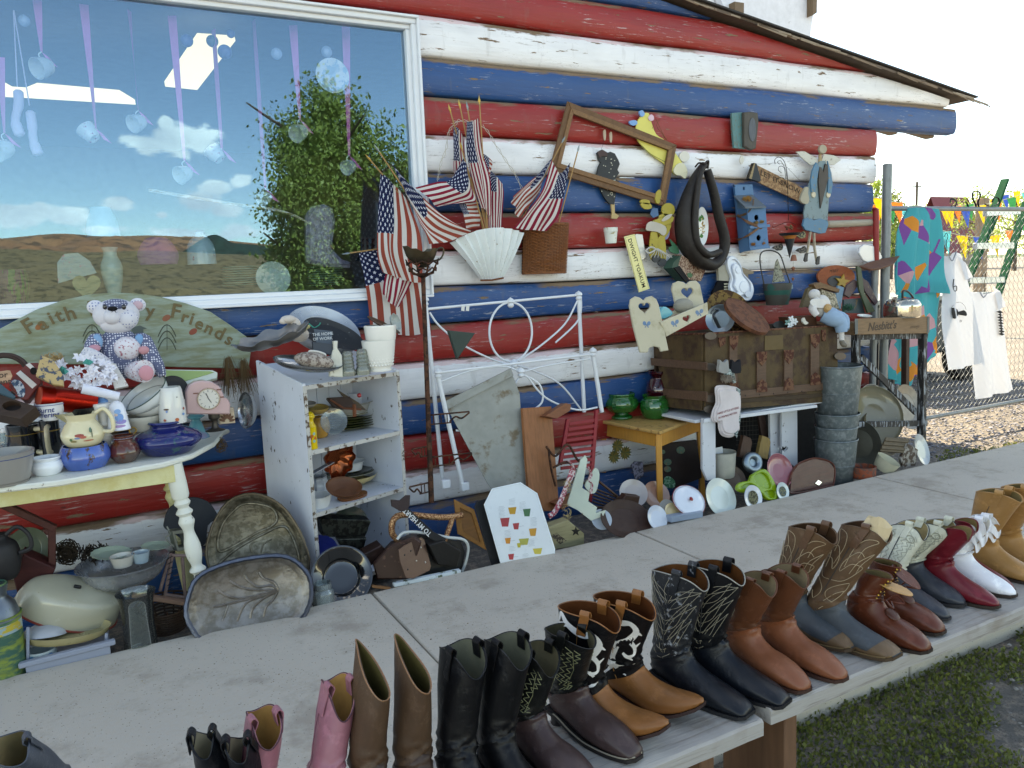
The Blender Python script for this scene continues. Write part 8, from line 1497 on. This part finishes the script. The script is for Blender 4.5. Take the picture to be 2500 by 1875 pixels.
q = wallpl(1350,1200,-.72,lean=14);oc = [(1225,1290),(1232,1180),(1270,1125),(1360,1092),(1445,1110),(1478,1150),(1470,1240),(1440,1252)];t = T('lacquer_tray','reddish brown carved tray with a shiny nick, leaning by the buckets','tray',q.w(0,0));cut('tray',q,oc,.012,wood('#4c2115',rough=.35),t,b=.003);O('rim',tube([q.w(*p,.012) for p in spline(q.pts(oc),4,True)],.006,6,closed=True),wood('#5a2a1a',rough=.4),t);cut('foil_scrap',q,[(1362,1235),(1380,1215),(1402,1228),(1385,1248)],.006,metal('#c9c9c4',.15),t,h=.012)
q = wallpl(600,1080,-.35);t = T('button_board','dark brown board stuck with green badges under the yellow table','board',q.w(0,0));cut('board',q,[(478,1010),(690,985),(720,1200),(560,1260),(480,1230)],.02,M('#1f110d',.7),t)
for x,y,r_ in ((597,1042,24),(495,1052,14),(523,1110,22),(522,1150,20)): cut('badge',q,ell(x,y,r_,r_*.85,16),.004,M('#3f5f50',.5,c2='#6a5a45',thr=.55,s2=60),t,h=.02)
cut('green_figure',q,[(500,1240),(505,1200),(530,1190),(560,1215),(560,1250),(530,1258)],.01,M('#2f6a4a',.5,c2='#7aa08a',thr=.55,s2=60),t,h=.02,sm=2)
sfl = T('sunflowers','faded silk sunflowers drooping in the shade behind the yellow table','flowers',W(260,1080,-.3));g = random.Random(8)
for x,y in ((245,1020),(290,1060),(225,1080)):
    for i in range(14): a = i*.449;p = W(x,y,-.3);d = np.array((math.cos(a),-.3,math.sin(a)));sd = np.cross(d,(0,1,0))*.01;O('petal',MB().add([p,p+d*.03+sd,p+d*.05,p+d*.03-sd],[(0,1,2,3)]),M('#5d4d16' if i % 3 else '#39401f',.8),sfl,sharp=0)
cut('leafy_card',wallpl(360,1170,-.3),[(325,1130),(345,1108),(390,1110),(395,1190),(350,1220)],.01,M('#2c2a38',c2='#6a6a7a',thr=.5,s2=60),None,label='dark mottled fabric leaf behind the yellow table leg',cat='leaf')
t = T('wicker_tray','brown wicker tray tilted behind the dark wooden tray','tray',W(180,1320,-.6));q = wallpl(180,1310,-.6,lean=20)
for i in range(6): O('woven_strand',tube([q.w(*q(110,1260+i*20),.002),q.w(*q(245,1315+i*16),.004)],.006,6),wood('#3f2818'),t)
O('rim',tube([q.w(*q(*p),.01) for p in ((140,1225),(245,1310),(230,1375),(100,1370))],.009,6),wood('#4a2f1c'),t)
O('gray_lid',beam(W(540,1435,-.84),W(722,1405,-.84),.05,.04,.004),M('#7f90a3',.4),None,label='pale blue plastic box edge under the enamel cover',cat='box')
tin('brown_jug','small brown pottery lump behind the dark wooden tray','pottery',[(270,1340),(300,1300),(380,1310),(370,1360),(290,1375)],-.7,M('#3d261b',.5),.05)
# red slatted chair part
use('full');t = T('red_shutter','red louvred shutter panel leaning beside the yellow table','shutter',W(1240,1000,-.4));REDp = paint('#8a1420','#4a1a16',thr=.7);q = wallpl(1245,950,-.40,lean=8)
for i in range(9): y = 912+i*12;cut('slat',q,[(1228-i*2.2,y),(1284-i*.6,y-8),(1284-i*.6,y-1),(1228-i*2.2,y+7)],.012,REDp,t,h=(i % 2)*.003)
cut('stile',q,[(1284,885),(1290,885),(1276,1085),(1268,1080)],.02,REDp,t,h=-.004);cut('stile',q,[(1222,905),(1229,903),(1212,1005),(1205,1005)],.02,REDp,t,h=-.004)
rods(T('iron_bracket','rusty forged iron bracket hanging before the red shutter','bracket',W(1200,1000,-.55)),[[(1180,965),(1200,985),(1225,960),(1245,990),(1260,1010),(1250,1040)],[(1185,970),(1190,1010),(1200,1050)],[(1195,1010),(1230,1000),(1262,1045)]],-.55,.007,RI,'rod')
# ================================================================ fence, clothes and yard at the right
use('b4')
def drape(name,ctrl,Y,m,amp,par,seed=1,wf=3,nu=40,nv=40):
    P = np.array([[list(W(q[0],q[1],Y-(q[2] if len(q) > 2 else 0))) for q in row] for row in ctrl]);nr,nc = P.shape[:2]
    def cr(p,s):
        n = len(p)-1;i = min(int(s*n),n-1);f = s*n-i;a,b,c,e = p[max(i-1,0)],p[i],p[i+1],p[min(i+2,n)];return .5*((2*b)+(-a+c)*f+(2*a-5*b+4*c-e)*f*f+(-a+3*b-3*c+e)*f**3)
    V_ = [cr(np.array([cr(P[r_],i/(nu-1)) for r_ in range(nr)]),j/(nv-1))+np.array((.3,-1,0))*amp*(math.sin(i/(nu-1)*wf*2*PI+seed+math.sin(j/nv*3+seed))*(.4+.6*j/nv)+.8*noise.noise((i*.12,j*.06,seed))) for j in range(nv) for i in range(nu)]
    return O(name,(V_,ringfaces(nv,nu,closed=False)),m,par,sharp=0)
GAL = metal('#7c8284',.5,metal=.6);f_ = T('chain_link_fence','galvanised chain link fence running right from the building corner','fence',(7.4,0,GZ))
tz,bz = W(700,270,0)[2],W(700,1280,0)[2]
O('top_rail',tube([(6.02,0,tz),(11.6,0,tz)],.021,10),GAL,f_);O('bottom_rail',tube([(6.02,0,bz),(11.6,0,bz)],.019,10),GAL,f_)
for x in (8.9,11.5): O('line_post',tube([(x,.03,GZ),(x,.03,tz+.02)],.024,10),GAL,f_)
wm = MB();dx = .036
for i in range(int(5.5/dx)):
    n_ = int((tz-bz)/dx);wm.add(*tube([(6.05+i*dx+(dx if (j+i) % 2 else 0),.003*(1 if j % 2 else -1),bz+j*dx) for j in range(n_+1)],.0018,3,caps=False))
O('mesh',wm,GAL,f_,kind='stuff',sharp=0)
for (x,y0,y1,r_,Y,lab) in ((242,45,1210,23,-.12,'tall galvanised terminal post at the building corner, clearly the highest'),(178,560,1210,17,-.10,'short galvanised gate post close against the log ends'),(293,930,1170,13,.12,'thin grey pipe behind the crate stand')):
    A = W(x,y0,Y);B_ = (A[0],A[1],GZ);k = mpp(A);O('fence_post',MB().add(*tube([B_,A],r_*k,14)).add(*lathe([(r_*k,0),(r_*k*.7,.006),(0,.008)],14),frame(A)),GAL,None,label=lab,cat='post')
def patchmat():
    m,T_,b = newmat('patchwork_print');vo = T_.n('TexVoronoi',{'Vector': T_.coord((1,.2,.8)),'Scale': 9.0});s_ = T_.n('SeparateColor',{0: (vo,1)})
    c = T_.mix(T_.math('GREATER_THAN',(s_,0),.55),lin('#2aa3ad'),T_.mix(T_.math('GREATER_THAN',(s_,1),.35),lin('#7d4a94'),T_.mix(T_.math('GREATER_THAN',(s_,2),.3),lin('#c99aa0'),lin('#d98a35'))))
    T_.set(b,'Base Color',c);T_.set(b,'Roughness',.8);t = m.node_tree;mx = T_.n('MixShader',{0: .35,1: b,2: T_.n('BsdfTranslucent',{'Color': c})});t.links.new(mx.outputs[0],t.nodes['Material Output'].inputs[0]);return m
t = T('draped_cloth','turquoise cloth with orange and purple patches thrown over the fence','cloth',W(400,700,-.1));PM = patchmat()
drape('front_fall',[[(350,265),(400,262),(460,265),(508,275)],[(285,400),(380,420,.04),(450,400,.02),(508,400)],[(262,560),(360,600,.06),(440,590,.02),(520,600)],[(265,680),(350,720,.05),(430,690,.03),(540,700)]],-.11,PM,.036,t,2,3.2)
drape('lower_fall',[[(300,600),(400,620),(515,640)],[(300,800),(410,850,.03),(500,840)],[(255,1000),(390,1010,.03),(495,1000)],[(250,1130),(350,1160),(430,1030)]],-.04,PM,.03,t,5,3)
SH = newmat('white_cotton');SHm,T_,b = SH;T_.set(b,'Base Color',(.62,.64,.68,1));T_.set(b,'Roughness',.9);mx = T_.n('MixShader',{0: .12,1: b,2: T_.n('BsdfTranslucent',{'Color': (.6,.62,.66)})});SHm.node_tree.links.new(mx.outputs[0],SHm.node_tree.nodes['Material Output'].inputs[0])
for nm,ctrl,lab,hk,sl in ((0,[[(515,500),(550,510),(590,490),(628,530)],[(510,700),(560,700,.03),(610,700,.02),(662,690)],[(508,880),(575,890,.03),(630,880,.02),(695,870)],[(545,1088),(605,1078,.02),(660,1064),(722,1042)]],'white printed T-shirt hanging nearer the turquoise cloth',(540,400,545,485),1),(1,[[(662,690),(710,695),(745,700),(803,677)],[(665,850),(730,850,.03),(780,850,.02),(830,840)],[(678,1050),(750,1040,.03),(800,1040,.02),(858,1030)],[(700,1235),(770,1215,.02),(830,1200),(886,1186)]],'white printed T-shirt hanging lower and farther along the fence',(732,600,732,690),0)):
    t = T('t_shirt',lab,'t-shirt',W(*ctrl[0][0][:2],-.1),'white T-shirts on the fence');drape('cotton',ctrl,-.09,SHm,.022,t,3+nm,2.2)
    O('hanger',tube(spline([W(hk[0]-12,hk[1]+12,-.08),W(hk[0],hk[1]-8,-.08),W(hk[0]+8,hk[1]+10,-.08),W(hk[0],hk[1]+40,-.08),W(hk[2],hk[3],-.1)],5),.003,6),metal('#222',.4),t)
    drape('sleeve',[[(ctrl[0][-1][0]-28,ctrl[0][-1][1]-18),(ctrl[0][-1][0]+8,ctrl[0][-1][1]+10)],[(ctrl[1][-1][0]-30,ctrl[1][-1][1]-60),(ctrl[1][-1][0]+12,ctrl[1][-1][1]-75)]],-.115,SHm,.008,t,nm,1,10,10)
    O('collar',tube(spline([W(ctrl[0][1][0],ctrl[0][1][1]-6,-.12),W((ctrl[0][1][0]+ctrl[0][2][0])/2,ctrl[0][1][1]+22,-.14),W(ctrl[0][2][0],ctrl[0][2][1]-4,-.12)],5),.006,6),cloth('#8f9298'),t)
    q = wallpl(600,700,-.135);K_ = M('#17181a',.8,bump=0)
    if sl:
        O('print',tube(spline([q.w(*q(x,y)) for x,y in ((578,625),(574,660),(580,685),(592,680),(590,660),(576,665))],4),.004,5),K_,t);O('neck_band',tube(spline([q.w(*q(x,y)) for x,y in ((548,508),(560,530),(575,528),(592,495))],4),.003,5),SHm,t)
        cut('print',q,[(566,770),(595,778),(600,790),(628,782),(642,795),(640,812),(600,805),(592,822),(572,822)],.001,K_,t,b=0,sm=2);O('print',tube(spline([q.w(*q(x,y)) for x,y in ((566,770),(585,748),(610,742),(632,760),(640,782))],4),.0015,4),K_,t);V_,F_ = textm('EV',.03,.001);O('print',MB().add(V_+np.array((*q(613,838),0)),F_,q.m),K_,t)
    else:
        g = random.Random(2)
        for i in range(9): y = 790+i*14;cut('print',q,[(800+i*1.5-g.random()*9,y),(812+i,y-7),(820+i*1.2+g.random()*9,y+4),(812+i,y+9)],.001,K_,t,b=0)
for P_ in ([(560,240),(562,222),(580,222),(592,240),(580,262),(565,255)],[(620,235),(640,235),(655,262),(690,258),(675,220),(675,185),(700,180),(712,200),(700,235),(705,262)],[(735,245),(760,255),(800,245),(805,220),(785,210),(770,235)]): O('scroll_hook',tube(spline([W(x,y,.0) for x,y in P_],5),.009,6,flat=.4),metal('#26282d',.5),None,label=('left','tallest middle','right')[(P_[0][0] > 600)+(P_[0][0] > 700)]+' flat iron scroll standing on the fence rail',cat='scroll')
# step ladder, trailer box, bin
t = T('step_ladder','green fibreglass step ladder with aluminium treads behind the fence','ladder',W(800,900,1.2));LG = M('#044a30',.8,var=.1,spec=.1);AL = metal('#c9d0d0',.3,metal=.4);Y = 1.1
for a,b_ in (((838,120),(600,760)),((945,235),(740,900)),((795,300),(560,860))): O('rail',beam(W(*a,Y),W(*b_,Y),.09 if a[0] > 800 else .05,.03,.003),LG,t)
for a,b_ in (((735,292),(905,282)),((685,458),(872,455)),((650,632),(825,628)),((610,800),(770,800))): O('tread',beam(W(*a,Y-.02),W(*b_,Y-.02),.055,.07,.003),AL,t)
t = T('utility_trailer','low dark trailer with grey side panels parked behind the fence','trailer',(9.2,2.6,GZ));O('body',box(2.6,1.3,.7,(9.6,2.7,.62),.04),M('#4f5250',.6),t);O('rim',box(2.7,1.4,.06,(9.6,2.7,1.0),.02),M('#8d9490',.5),t)
for x in (8.8,10.3): O('wheel',MB().add(*lathe([(.12,0),(.3,.0),(.33,.05),(.33,.15),(.3,.2),(.12,.2)],28),frame((x,1.9,.2),(0,1,0))),M('#161616',.8),t)
for x,y,h,r_,lab in ((345,3.2,1.9,.06,'stubby wooden post farther left in the yard'),(722,5.5,2.7,.09,'weathered tall wooden post behind the ladder')): A = W(x,300,y);O('wood_post',box(r_*2,r_*2,h-GZ,(A[0],y,(h+GZ)/2),.01),wood('#8a735c',st=(9,9,1)),None,label=lab,cat='post')
# pennants
for i,(a,b_,Y) in enumerate((((150,205),(980,175),4.),((150,245),(980,150),6.),((400,330),(980,330),3.2))):
    A,B_ = W(*a,Y),W(*b_,Y);L_ = np.linalg.norm(B_-A);n_ = int(L_/.42);t = T('pennant_string',('upper','middle','lower')[i]+' string of bright triangular pennants across the yard','pennants',(A+B_)/2);d = (B_-A)/L_;O('cord',tube([A+d*L_*j/12-(0,0,.25*math.sin(PI*j/12)) for j in range(13)],.006,4),M('#c9c4a8'),t)
    for j in range(n_): s_ = (j+.5)/n_;p = A+d*L_*s_-(0,0,.25*math.sin(PI*s_));O('pennant',([p-d*.15,p+d*.15,p+(.03,-.05,-.36)],[(0,1,2),(2,1,0)]),M(('#d9c21f','#e0912a','#1f9a5a','#5fc2c9','#d9c21f','#2f62b5')[(j+i) % 6],.5),t,sharp=0)
# background trees, barn, pole, hills
LF2 = leafmat('#6f8a2e','#a9b957')
for i,(x,y,d_,w_,lab) in enumerate(((190,110,34,3.6,'light green tree just past the log ends'),(700,142,60,7,'round green tree behind the tall wooden post'),(480,190,75,6,'small far tree between post and scroll hooks'),(900,150,48,8,'far tree at the right photo edge'),(265,150,44,3,'dark narrow tree right of the terminal post'))):
    p = W(x,y,d_);tree((p[0],p[1],GZ),p[2]-GZ,w_,20+i,lab,nl=26,leaf=.28,group='trees beyond the yard',lm=LF2 if i != 4 else LEAF,ncl=110,crown0=.2)
p = W(620,215,70);t = T('barn','far maroon roofed shed across the field','shed',(p[0],70,GZ));O('wall',box(9,6,2.6,(p[0],72,1.1),.02),M('#8f7f72'),t);rr = p[2]+.4;O('roof',([(p[0]-5,68.5,2.3),(p[0]+5,68.5,2.3),(p[0]+4.6,72,rr),(p[0]-4.6,72,rr),(p[0]-5,75.5,2.3),(p[0]+5,75.5,2.3)],[(0,1,2,3),(3,2,5,4)]),M('#7a3438',.6),t,sharp=0)
p = W(392,132,55);t = T('utility_pole','thin far utility pole against the white sky','utility pole',(p[0],55,GZ));O('pole',tube([(p[0],55,GZ),(p[0],55,p[2])],.14,8),M('#4a3d33'),t);O('crossarm',box(1.6,.12,.15,(p[0],55,p[2]-.5),.01),M('#4a3d33'),t)
def farhill(name,dist,e0,col,ph):
    xs_ = np.linspace(-.2,1.75,60);V_ = []
    for s_ in (0,1):
        for a in xs_: z = GZ-2 if s_ == 0 else dist*(e0+.010*noise.noise((a*5,ph,0))+.004*noise.noise((a*23,ph,2)));V_.append((dist*math.tan(min(a,1.4)),dist+(0 if s_ == 0 else 60),z))
    struct(name,(V_,ringfaces(2,60,closed=False)),col,sharp=0)
farhill('wooded_hill',900,.012,hillmat('#3c4f3c','#56694c','#2f4032',.02),3)
# white sheeting standing behind the roof
use('b5');t = T('sheeted_frame','white sheeting on rough wooden posts rising behind the roof','frame',W(1330,100,2.5));q = wallpl(1330,60,2.5);WS = M('#dcdde2',.6,c2='#8f8c88',thr=.70,s2=5)
cut('sheet',q,[(1128,-60),(1545,-60),(1572,50),(1550,200),(1500,300),(1200,300),(1128,200)],.04,WS,t,b=.004)
for pts_ in ([(1090,-60),(1132,-60),(1130,60),(1092,60)],[(1255,20),(1290,25),(1288,130),(1262,130)],[(1545,-60),(1562,-60),(1560,60),(1545,70)]): cut('post',q,pts_,.09,wood('#6f5a44',st=(9,9,1)),t,h=.042)
for pts_ in ([(1140,-20),(1160,10),(1150,60),(1135,20)],[(1195,-10),(1220,0),(1250,90),(1225,80)]): cut('fold_shade',q,pts_,.02,M('#b5b6bd',.6),t,h=.042)  # shadows of the sheet's folds, put in as greyer pieces

# ================================================================ shop window display
use('z1');PKR = cloth('#e27fc6');MUG = ceram('#dbe8ea');Yw = .16
cols = dict(pink=PKR)
gmg = 'china cups hung on pink ribbons in the window'
RB_L = [(215,60,240,300,0,270,385,62,'cup tipped sideways near the knitted shoes'),(485,85,555,745,1,562,820,56,'floral cup left of the big cloud'),(748,120,800,640,0,812,705,52,'cup hanging at the cloud top'),(995,150,1068,930,0,1078,1000,52,'cup facing out below the cloud'),(1235,230,1283,860,1,1288,938,52,'floral cup right of the cloud'),(1468,175,1535,1090,0,1542,1140,42,'pale cup hanging lowest before the tree'),(1695,205,1735,690,0,1745,762,52,'sprigged cup hanging before the tree top'),(2000,190,2020,900,0,2030,960,44,'cup hanging by the window jamb'),(0,390,25,770,0,40,860,62,'cup at the left photo edge')]
for x0,y0,x1,y1,fl_,cx,cy,r_,lab in RB_L:
    A = W(x0,y0-60,Yw);B_ = W(x1,y1,Yw);k = mpp(B_);t = T('hanging_cup','ribboned '+lab,'cup',B_,gmg);V_ = []
    for i in range(14): s_ = i/13;p = A+(B_-A)*s_;w_ = (24*(1-s_*.72))*k;a = s_*2.2+x0;V_ += [p-np.array((math.cos(a*.35),math.sin(a*.35),0))*w_,p+np.array((math.cos(a*.35),math.sin(a*.35),0))*w_]
    O('ribbon',(V_,[(2*i,2*i+1,2*i+3,2*i+2) for i in range(13)]),PKR,t,sharp=0);O('ribbon_tail',([B_,B_+(30*k,-.005,-25*k),B_+(75*k,0,-80*k),B_+(35*k,0,-60*k)],[(0,1,2,3)]),PKR,t,sharp=0)
    C = W(cx,cy,Yw);ax = np.array(((.5,-.4,-.75) if fl_ else (-.75,-.55,-.35)));f = frame(C-ax*r_*k*.4,-ax if fl_ else ax);O('bowl',MB().add(*lathe(shellprof([(a*r_*k,b*r_*k*1.5) for a,b in smoothprof(CUP,3)],.002),24),f),ceram('#dbe8ea',c2='#b06a9a' if fl_ else '#c9d8d4',thr=.6,s2=45),t);O('ear',tube(spline([B_,B_+(-16*k,0,-16*k),B_+(-6*k,0,-42*k),B_+(6*k,0,-38*k)],4),.0035,6),MUG,t)
t = T('knitted_shoes','pair of lilac knitted baby shoes hung by cords','shoes',W(150,700,Yw));LIL = cloth('#d9d2f2')
for P_,cd in (([(105,520),(108,600),(90,700),(120,790)],((78,60),(100,500))),([(175,640),(185,720),(195,820),(225,900)],((80,60),(170,610)))): O('shoe',tube(spline([W(x,y,Yw) for x,y in P_],5),[.012]+[.022]*6+[.019]*4+[.024]*4+[.012],12),LIL,t);O('cord',tube([W(*cd[0],Yw),W(*cd[1],Yw)],.003,5),LIL,t)
C = W(1920,440,.14);k = mpp(C);O('glass_disc',MB().add(*lathe(smoothprof([(0,0),(70*k,.004),(92*k,.012),(90*k,.016),(0,.006)],2),32),frame(C,(0,-1,0))),ceram('#9fc4dd',c2='#dfe9ee',thr=.5,s2=12),None,label='round glass disc hanging at the upper right of the window',cat='disc')
for x,y,lab in ((1600,310,'right'),(1890,300,'far right'),(140,120,'left')): C = W(x,y,.16);k = mpp(C);ellip('glass_fruit',C,(32*k,26*k,34*k),ceram('#9fb6d4'),None,label='small frosted glass ornament hanging at the window top, '+lab+' one',cat='ornament')
for x,y,r_ in ((1080,235,36),(1228,238,34),(1300,300,40),(1335,195,24)): C = W(x,y,.18);ellip('plum_bauble',C,(r_*mpp(C),)*3,M('#4f5a96' if x != 1228 else '#2a3b36',.3),None,label='dark plum bauble before the ceiling panel, '+{1080: 'leftmost',1228: 'green black',1300: 'largest',1335: 'smallest'}[x]+' one',cat='bauble')
def lampbox(name,label,pts_,Y): 
    em,T_,b = newmat('fluorescent_diffuser');T_.set(b,'Base Color',(.9,.9,.75,1));T_.set(b,'Emission Color',(1,.97,.72,1));T_.set(b,'Emission Strength',.26);cut(name,wallpl(*pts_[0],Y,lean=-55),pts_,.05,em,None,label=label,cat='ceiling light')
lampbox('ceiling_light','long fluorescent strip glowing inside the shop',[(-150,455),(15,468),(70,500),(150,505),(215,478),(690,520),(780,575),(150,535),(-150,520)],1.6);lampbox('ceiling_light','square fluorescent panel glowing inside the shop',[(950,470),(1140,190),(1355,205),(1135,490)],1.4)
# sill shelf and display
sz = W(700,1700,.2)[2];O('display_shelf',box(2.7,.5,.03,(.38,.34,sz-.1),.004),M('#5d5348'),cabin,loc=None)
def disp(name,lab,cat,x,y0,y1,hw,prof,m,**k): return pot(name,lab+' inside the window',cat,x,y0,y1,hw,prof,m,Y=.22,**k)
disp('patterned_urn','striped green and maroon urn','urn',80,1760,1560,90,[(.8,0),(1,.6),(.9,1)],M('#6a4352',c2='#4f7a3a',thr=.55,s2=14,st=(3,3,.3)),shell=.004);disp('flower_lamp','pale green baluster vase','vase',662,1700,1430,58,[(.6,0),(.9,.3),(1,.6),(.6,.85),(.8,1)],ceram('#b9d6c8'));disp('cookie_house','white flowered cottage jar','jar',1170,1530,1340,80,[(1,0),(.95,.5),(.7,.75),(.3,.92),(.35,1)],ceram('#b5d3d8',c2='#b5708a',thr=.66,s2=30));disp('lace_lantern','ghostly pale lattice jar','jar',600,1370,1200,90,[(1,0),(.9,.5),(.6,.95),(.7,1)],ceram('#8fb4c8'));disp('fabric_house','mauve calico lump beside the cottage jar','cushion',920,1530,1370,110,[(.9,0),(1,.4),(.6,.9),(.1,1)],cloth('#a86a9a'))
q = wallpl(430,1560,.2);cut('fan_plate',q,[(335,1640),(330,1520),(370,1470),(450,1462),(520,1510),(560,1580),(480,1600)],.01,ceram('#a3c2bd',c2='#c98fa0',thr=.62,s2=30),None,label='fan shaped floral plate inside the window',cat='plate');t = cut('heart_sign',wallpl(500,1660,.15),heart(500,1655,88),.012,M('#b5ae7a',.6),None,label='olive heart lettered Be mine inside the window',cat='sign')
q = wallpl(500,1660,.145)
for s_,y in (('Be',1640),('mine',1685)): V_,F_ = textm(s_,.03,.001,.0,shear=.2);O('lettering',MB().add(V_+np.array((*q(500,y),.001)),F_,q.m),M('#3f3a2a',bump=0),t,sharp=0,loc=worldloc(t))
for i in range(9):
    for x in (1400,1880): z = W(x,1655-i*13,.3);O('stacked_plate',MB().add(*lathe([(0,0),(.07,0),(.11,.006),(.112,.009),(0,.006)],24),frame(z)),ceram('#a9d0c0' if i % 2 else '#8fb8a8'),None,label=('bottom','second','third','fourth','fifth','sixth','seventh','eighth','topmost')[i]+' mint plate of the '+('left' if x == 1400 else 'right')+' stack inside the window',cat='plate',group='mint plates stacked in the window, '+('left' if x == 1400 else 'right')+' pile')
plate('display_plate','round floral plate standing between two plate stacks inside the window',1580,1610,98,.14,(0,-1,.15),ceram('#b9cdbd',c2='#8f5a6a',thr=.68,s2=30),.08)
q = wallpl(1850,1400,.16);cut('grey_boot',q,[(1760,1520),(1755,1250),(1790,1200),(1860,1185),(1910,1210),(1925,1280),(1905,1440),(1960,1500),(2014,1520),(2010,1550),(1860,1545)],.07,leather('#8f8590',c2='#b9b4c0',thr=.5,s2=30),None,label='pale grey cowboy boot standing inside the window',cat='boot',b=.02)
O('arched_rod',tube(spline([W(x,y,.10) for x,y in ((860,1100),(1100,1140),(1350,1180),(1600,1215),(1750,1270),(1850,1350),(1930,1440))],6),list(np.linspace(.010,.005,37)),8),wood('#b39c74',c2='#d8d4c4',thr=.5),None,label='long pale bent rod crossing the window display',cat='rod')
for x,y0,y1 in ((2180,0,0),): pass
use('z6')
for x in (85,160): o,*_ = pot('brass_candlestick','dark brass candlestick inside the window corner, '+('left' if x == 85 else 'right')+' one','candlestick',x,1150,1005,34,[(1,0),(.5,.2),(.35,.5),(.9,.7),(.4,.8),(1,1)],metal('#3d4438',.4),Y=.25)

# ================================================================ gravel, weeds, grit
def rocks(name,N_,x0,x1,y0,y1,z,s0,s1,cols_,seed,label,mask=None):
    g = np.random.RandomState(seed);V_ = [];F_ = [];oc = np.array([(1,0,0),(-1,0,0),(0,1,0),(0,-1,0),(0,0,1),(0,0,-1),(.6,.6,.5),(-.6,.5,.5),(.5,-.6,.5),(-.6,-.5,.5)]);bm_ = bmesh.new()
    for p in oc: bm_.verts.new(p)
    bmesh.ops.convex_hull(bm_,input=bm_.verts[:]);bm_.verts.index_update();B0 = np.array([v.co[:] for v in bm_.verts]);Ff = [[v.index for v in f.verts] for f in bm_.faces];bm_.free();n = len(B0);k = 0
    while k < N_:
        x,y = g.uniform(x0,x1),g.uniform(y0,y1)
        if mask and not mask(x,y): N_ -= 0;k += .35;continue
        s_ = g.uniform(s0,s1)*(.6+.8*g.rand()**2);a = g.uniform(0,6.3);B1 = B0*g.uniform(.7,1.2,(n,3))*s_*np.array((1,.75,.5));c_,d = math.cos(a),math.sin(a);V_.append(np.stack([B1[:,0]*c_-B1[:,1]*d+x,B1[:,0]*d+B1[:,1]*c_+y,B1[:,2]+z+s_*.15],1));o_ = (len(V_)-1)*n;F_ += [[i+o_ for i in f] for f in Ff];k += 1
    m,T_,b = newmat('stone');r_ = (T_.n('NewGeometry'),'Random Per Island');T_.set(b,'Base Color',T_.mix(r_,lin(cols_[0]),lin(cols_[1])));T_.set(b,'Roughness',.85)
    return O(name,(np.concatenate(V_),F_),m,None,kind='stuff',label=label,cat=name.split('_')[-1],sharp=0)
rocks('yard_gravel',9000,5.95,10.5,-.84,3.2,GZ+.015,.008,.024,('#55565c','#95959c'),1,'pale river gravel spread beyond the fence')
pm = lambda x,y: noise.noise((x*1.6,y*1.6,2))+.4*noise.noise((x*6,y*6,5)) < .0
rocks('loose_pebbles',1500,1.0,6.,-4.4,-2.6,GZ+.012,.004,.018,('#6d6a66','#a8a39c'),2,'loose grey pebbles scattered among the weeds before the bench',pm)
rocks('sidewalk_grit',260,-.7,1.6,-1.5,-.86,.0,.001,.0045,('#54443a','#b3a58f'),3,'paint flakes and grit littering the sidewalk near the platters')
rocks('swept_grit',260,1.6,6.5,-2.2,-.86,.0,.001,.003,('#54483f','#8d8577'),4,'sparse fine grit lying on the far sidewalk')
def weeds(name,N_,x0,x1,y0,y1,s_,seed,label,mask,h=.03):
    g = np.random.RandomState(seed);P = [];
    while len(P) < N_:
        x,y = g.uniform(x0,x1),g.uniform(y0,y1)
        if mask(x,y): P.append((x,y,GZ+g.rand()**1.5*h))
    V_,F_ = leaves(P,s_,1,.004,seed,-1.2);return O(name,(V_,F_),leafmat('#3a4d20','#84873f'),None,kind='stuff',label=label,cat='weeds',sharp=0)
weeds('ground_weeds',70000,.9,6.,-4.4,-2.55,.017,5,'low green weeds and grass patches before the bench',lambda x,y: noise.noise((x*1.6,y*1.6,2))+.5*noise.noise((x*6,y*6,5)) > -.05)
weeds('fence_weeds',9000,5.9,10.5,-.85,.2,.02,6,'weeds along the sidewalk by the gravel',lambda x,y: y < -.55-.35*noise.noise((x*2,3,1))+(.0 if x < 8 else .4),.05)
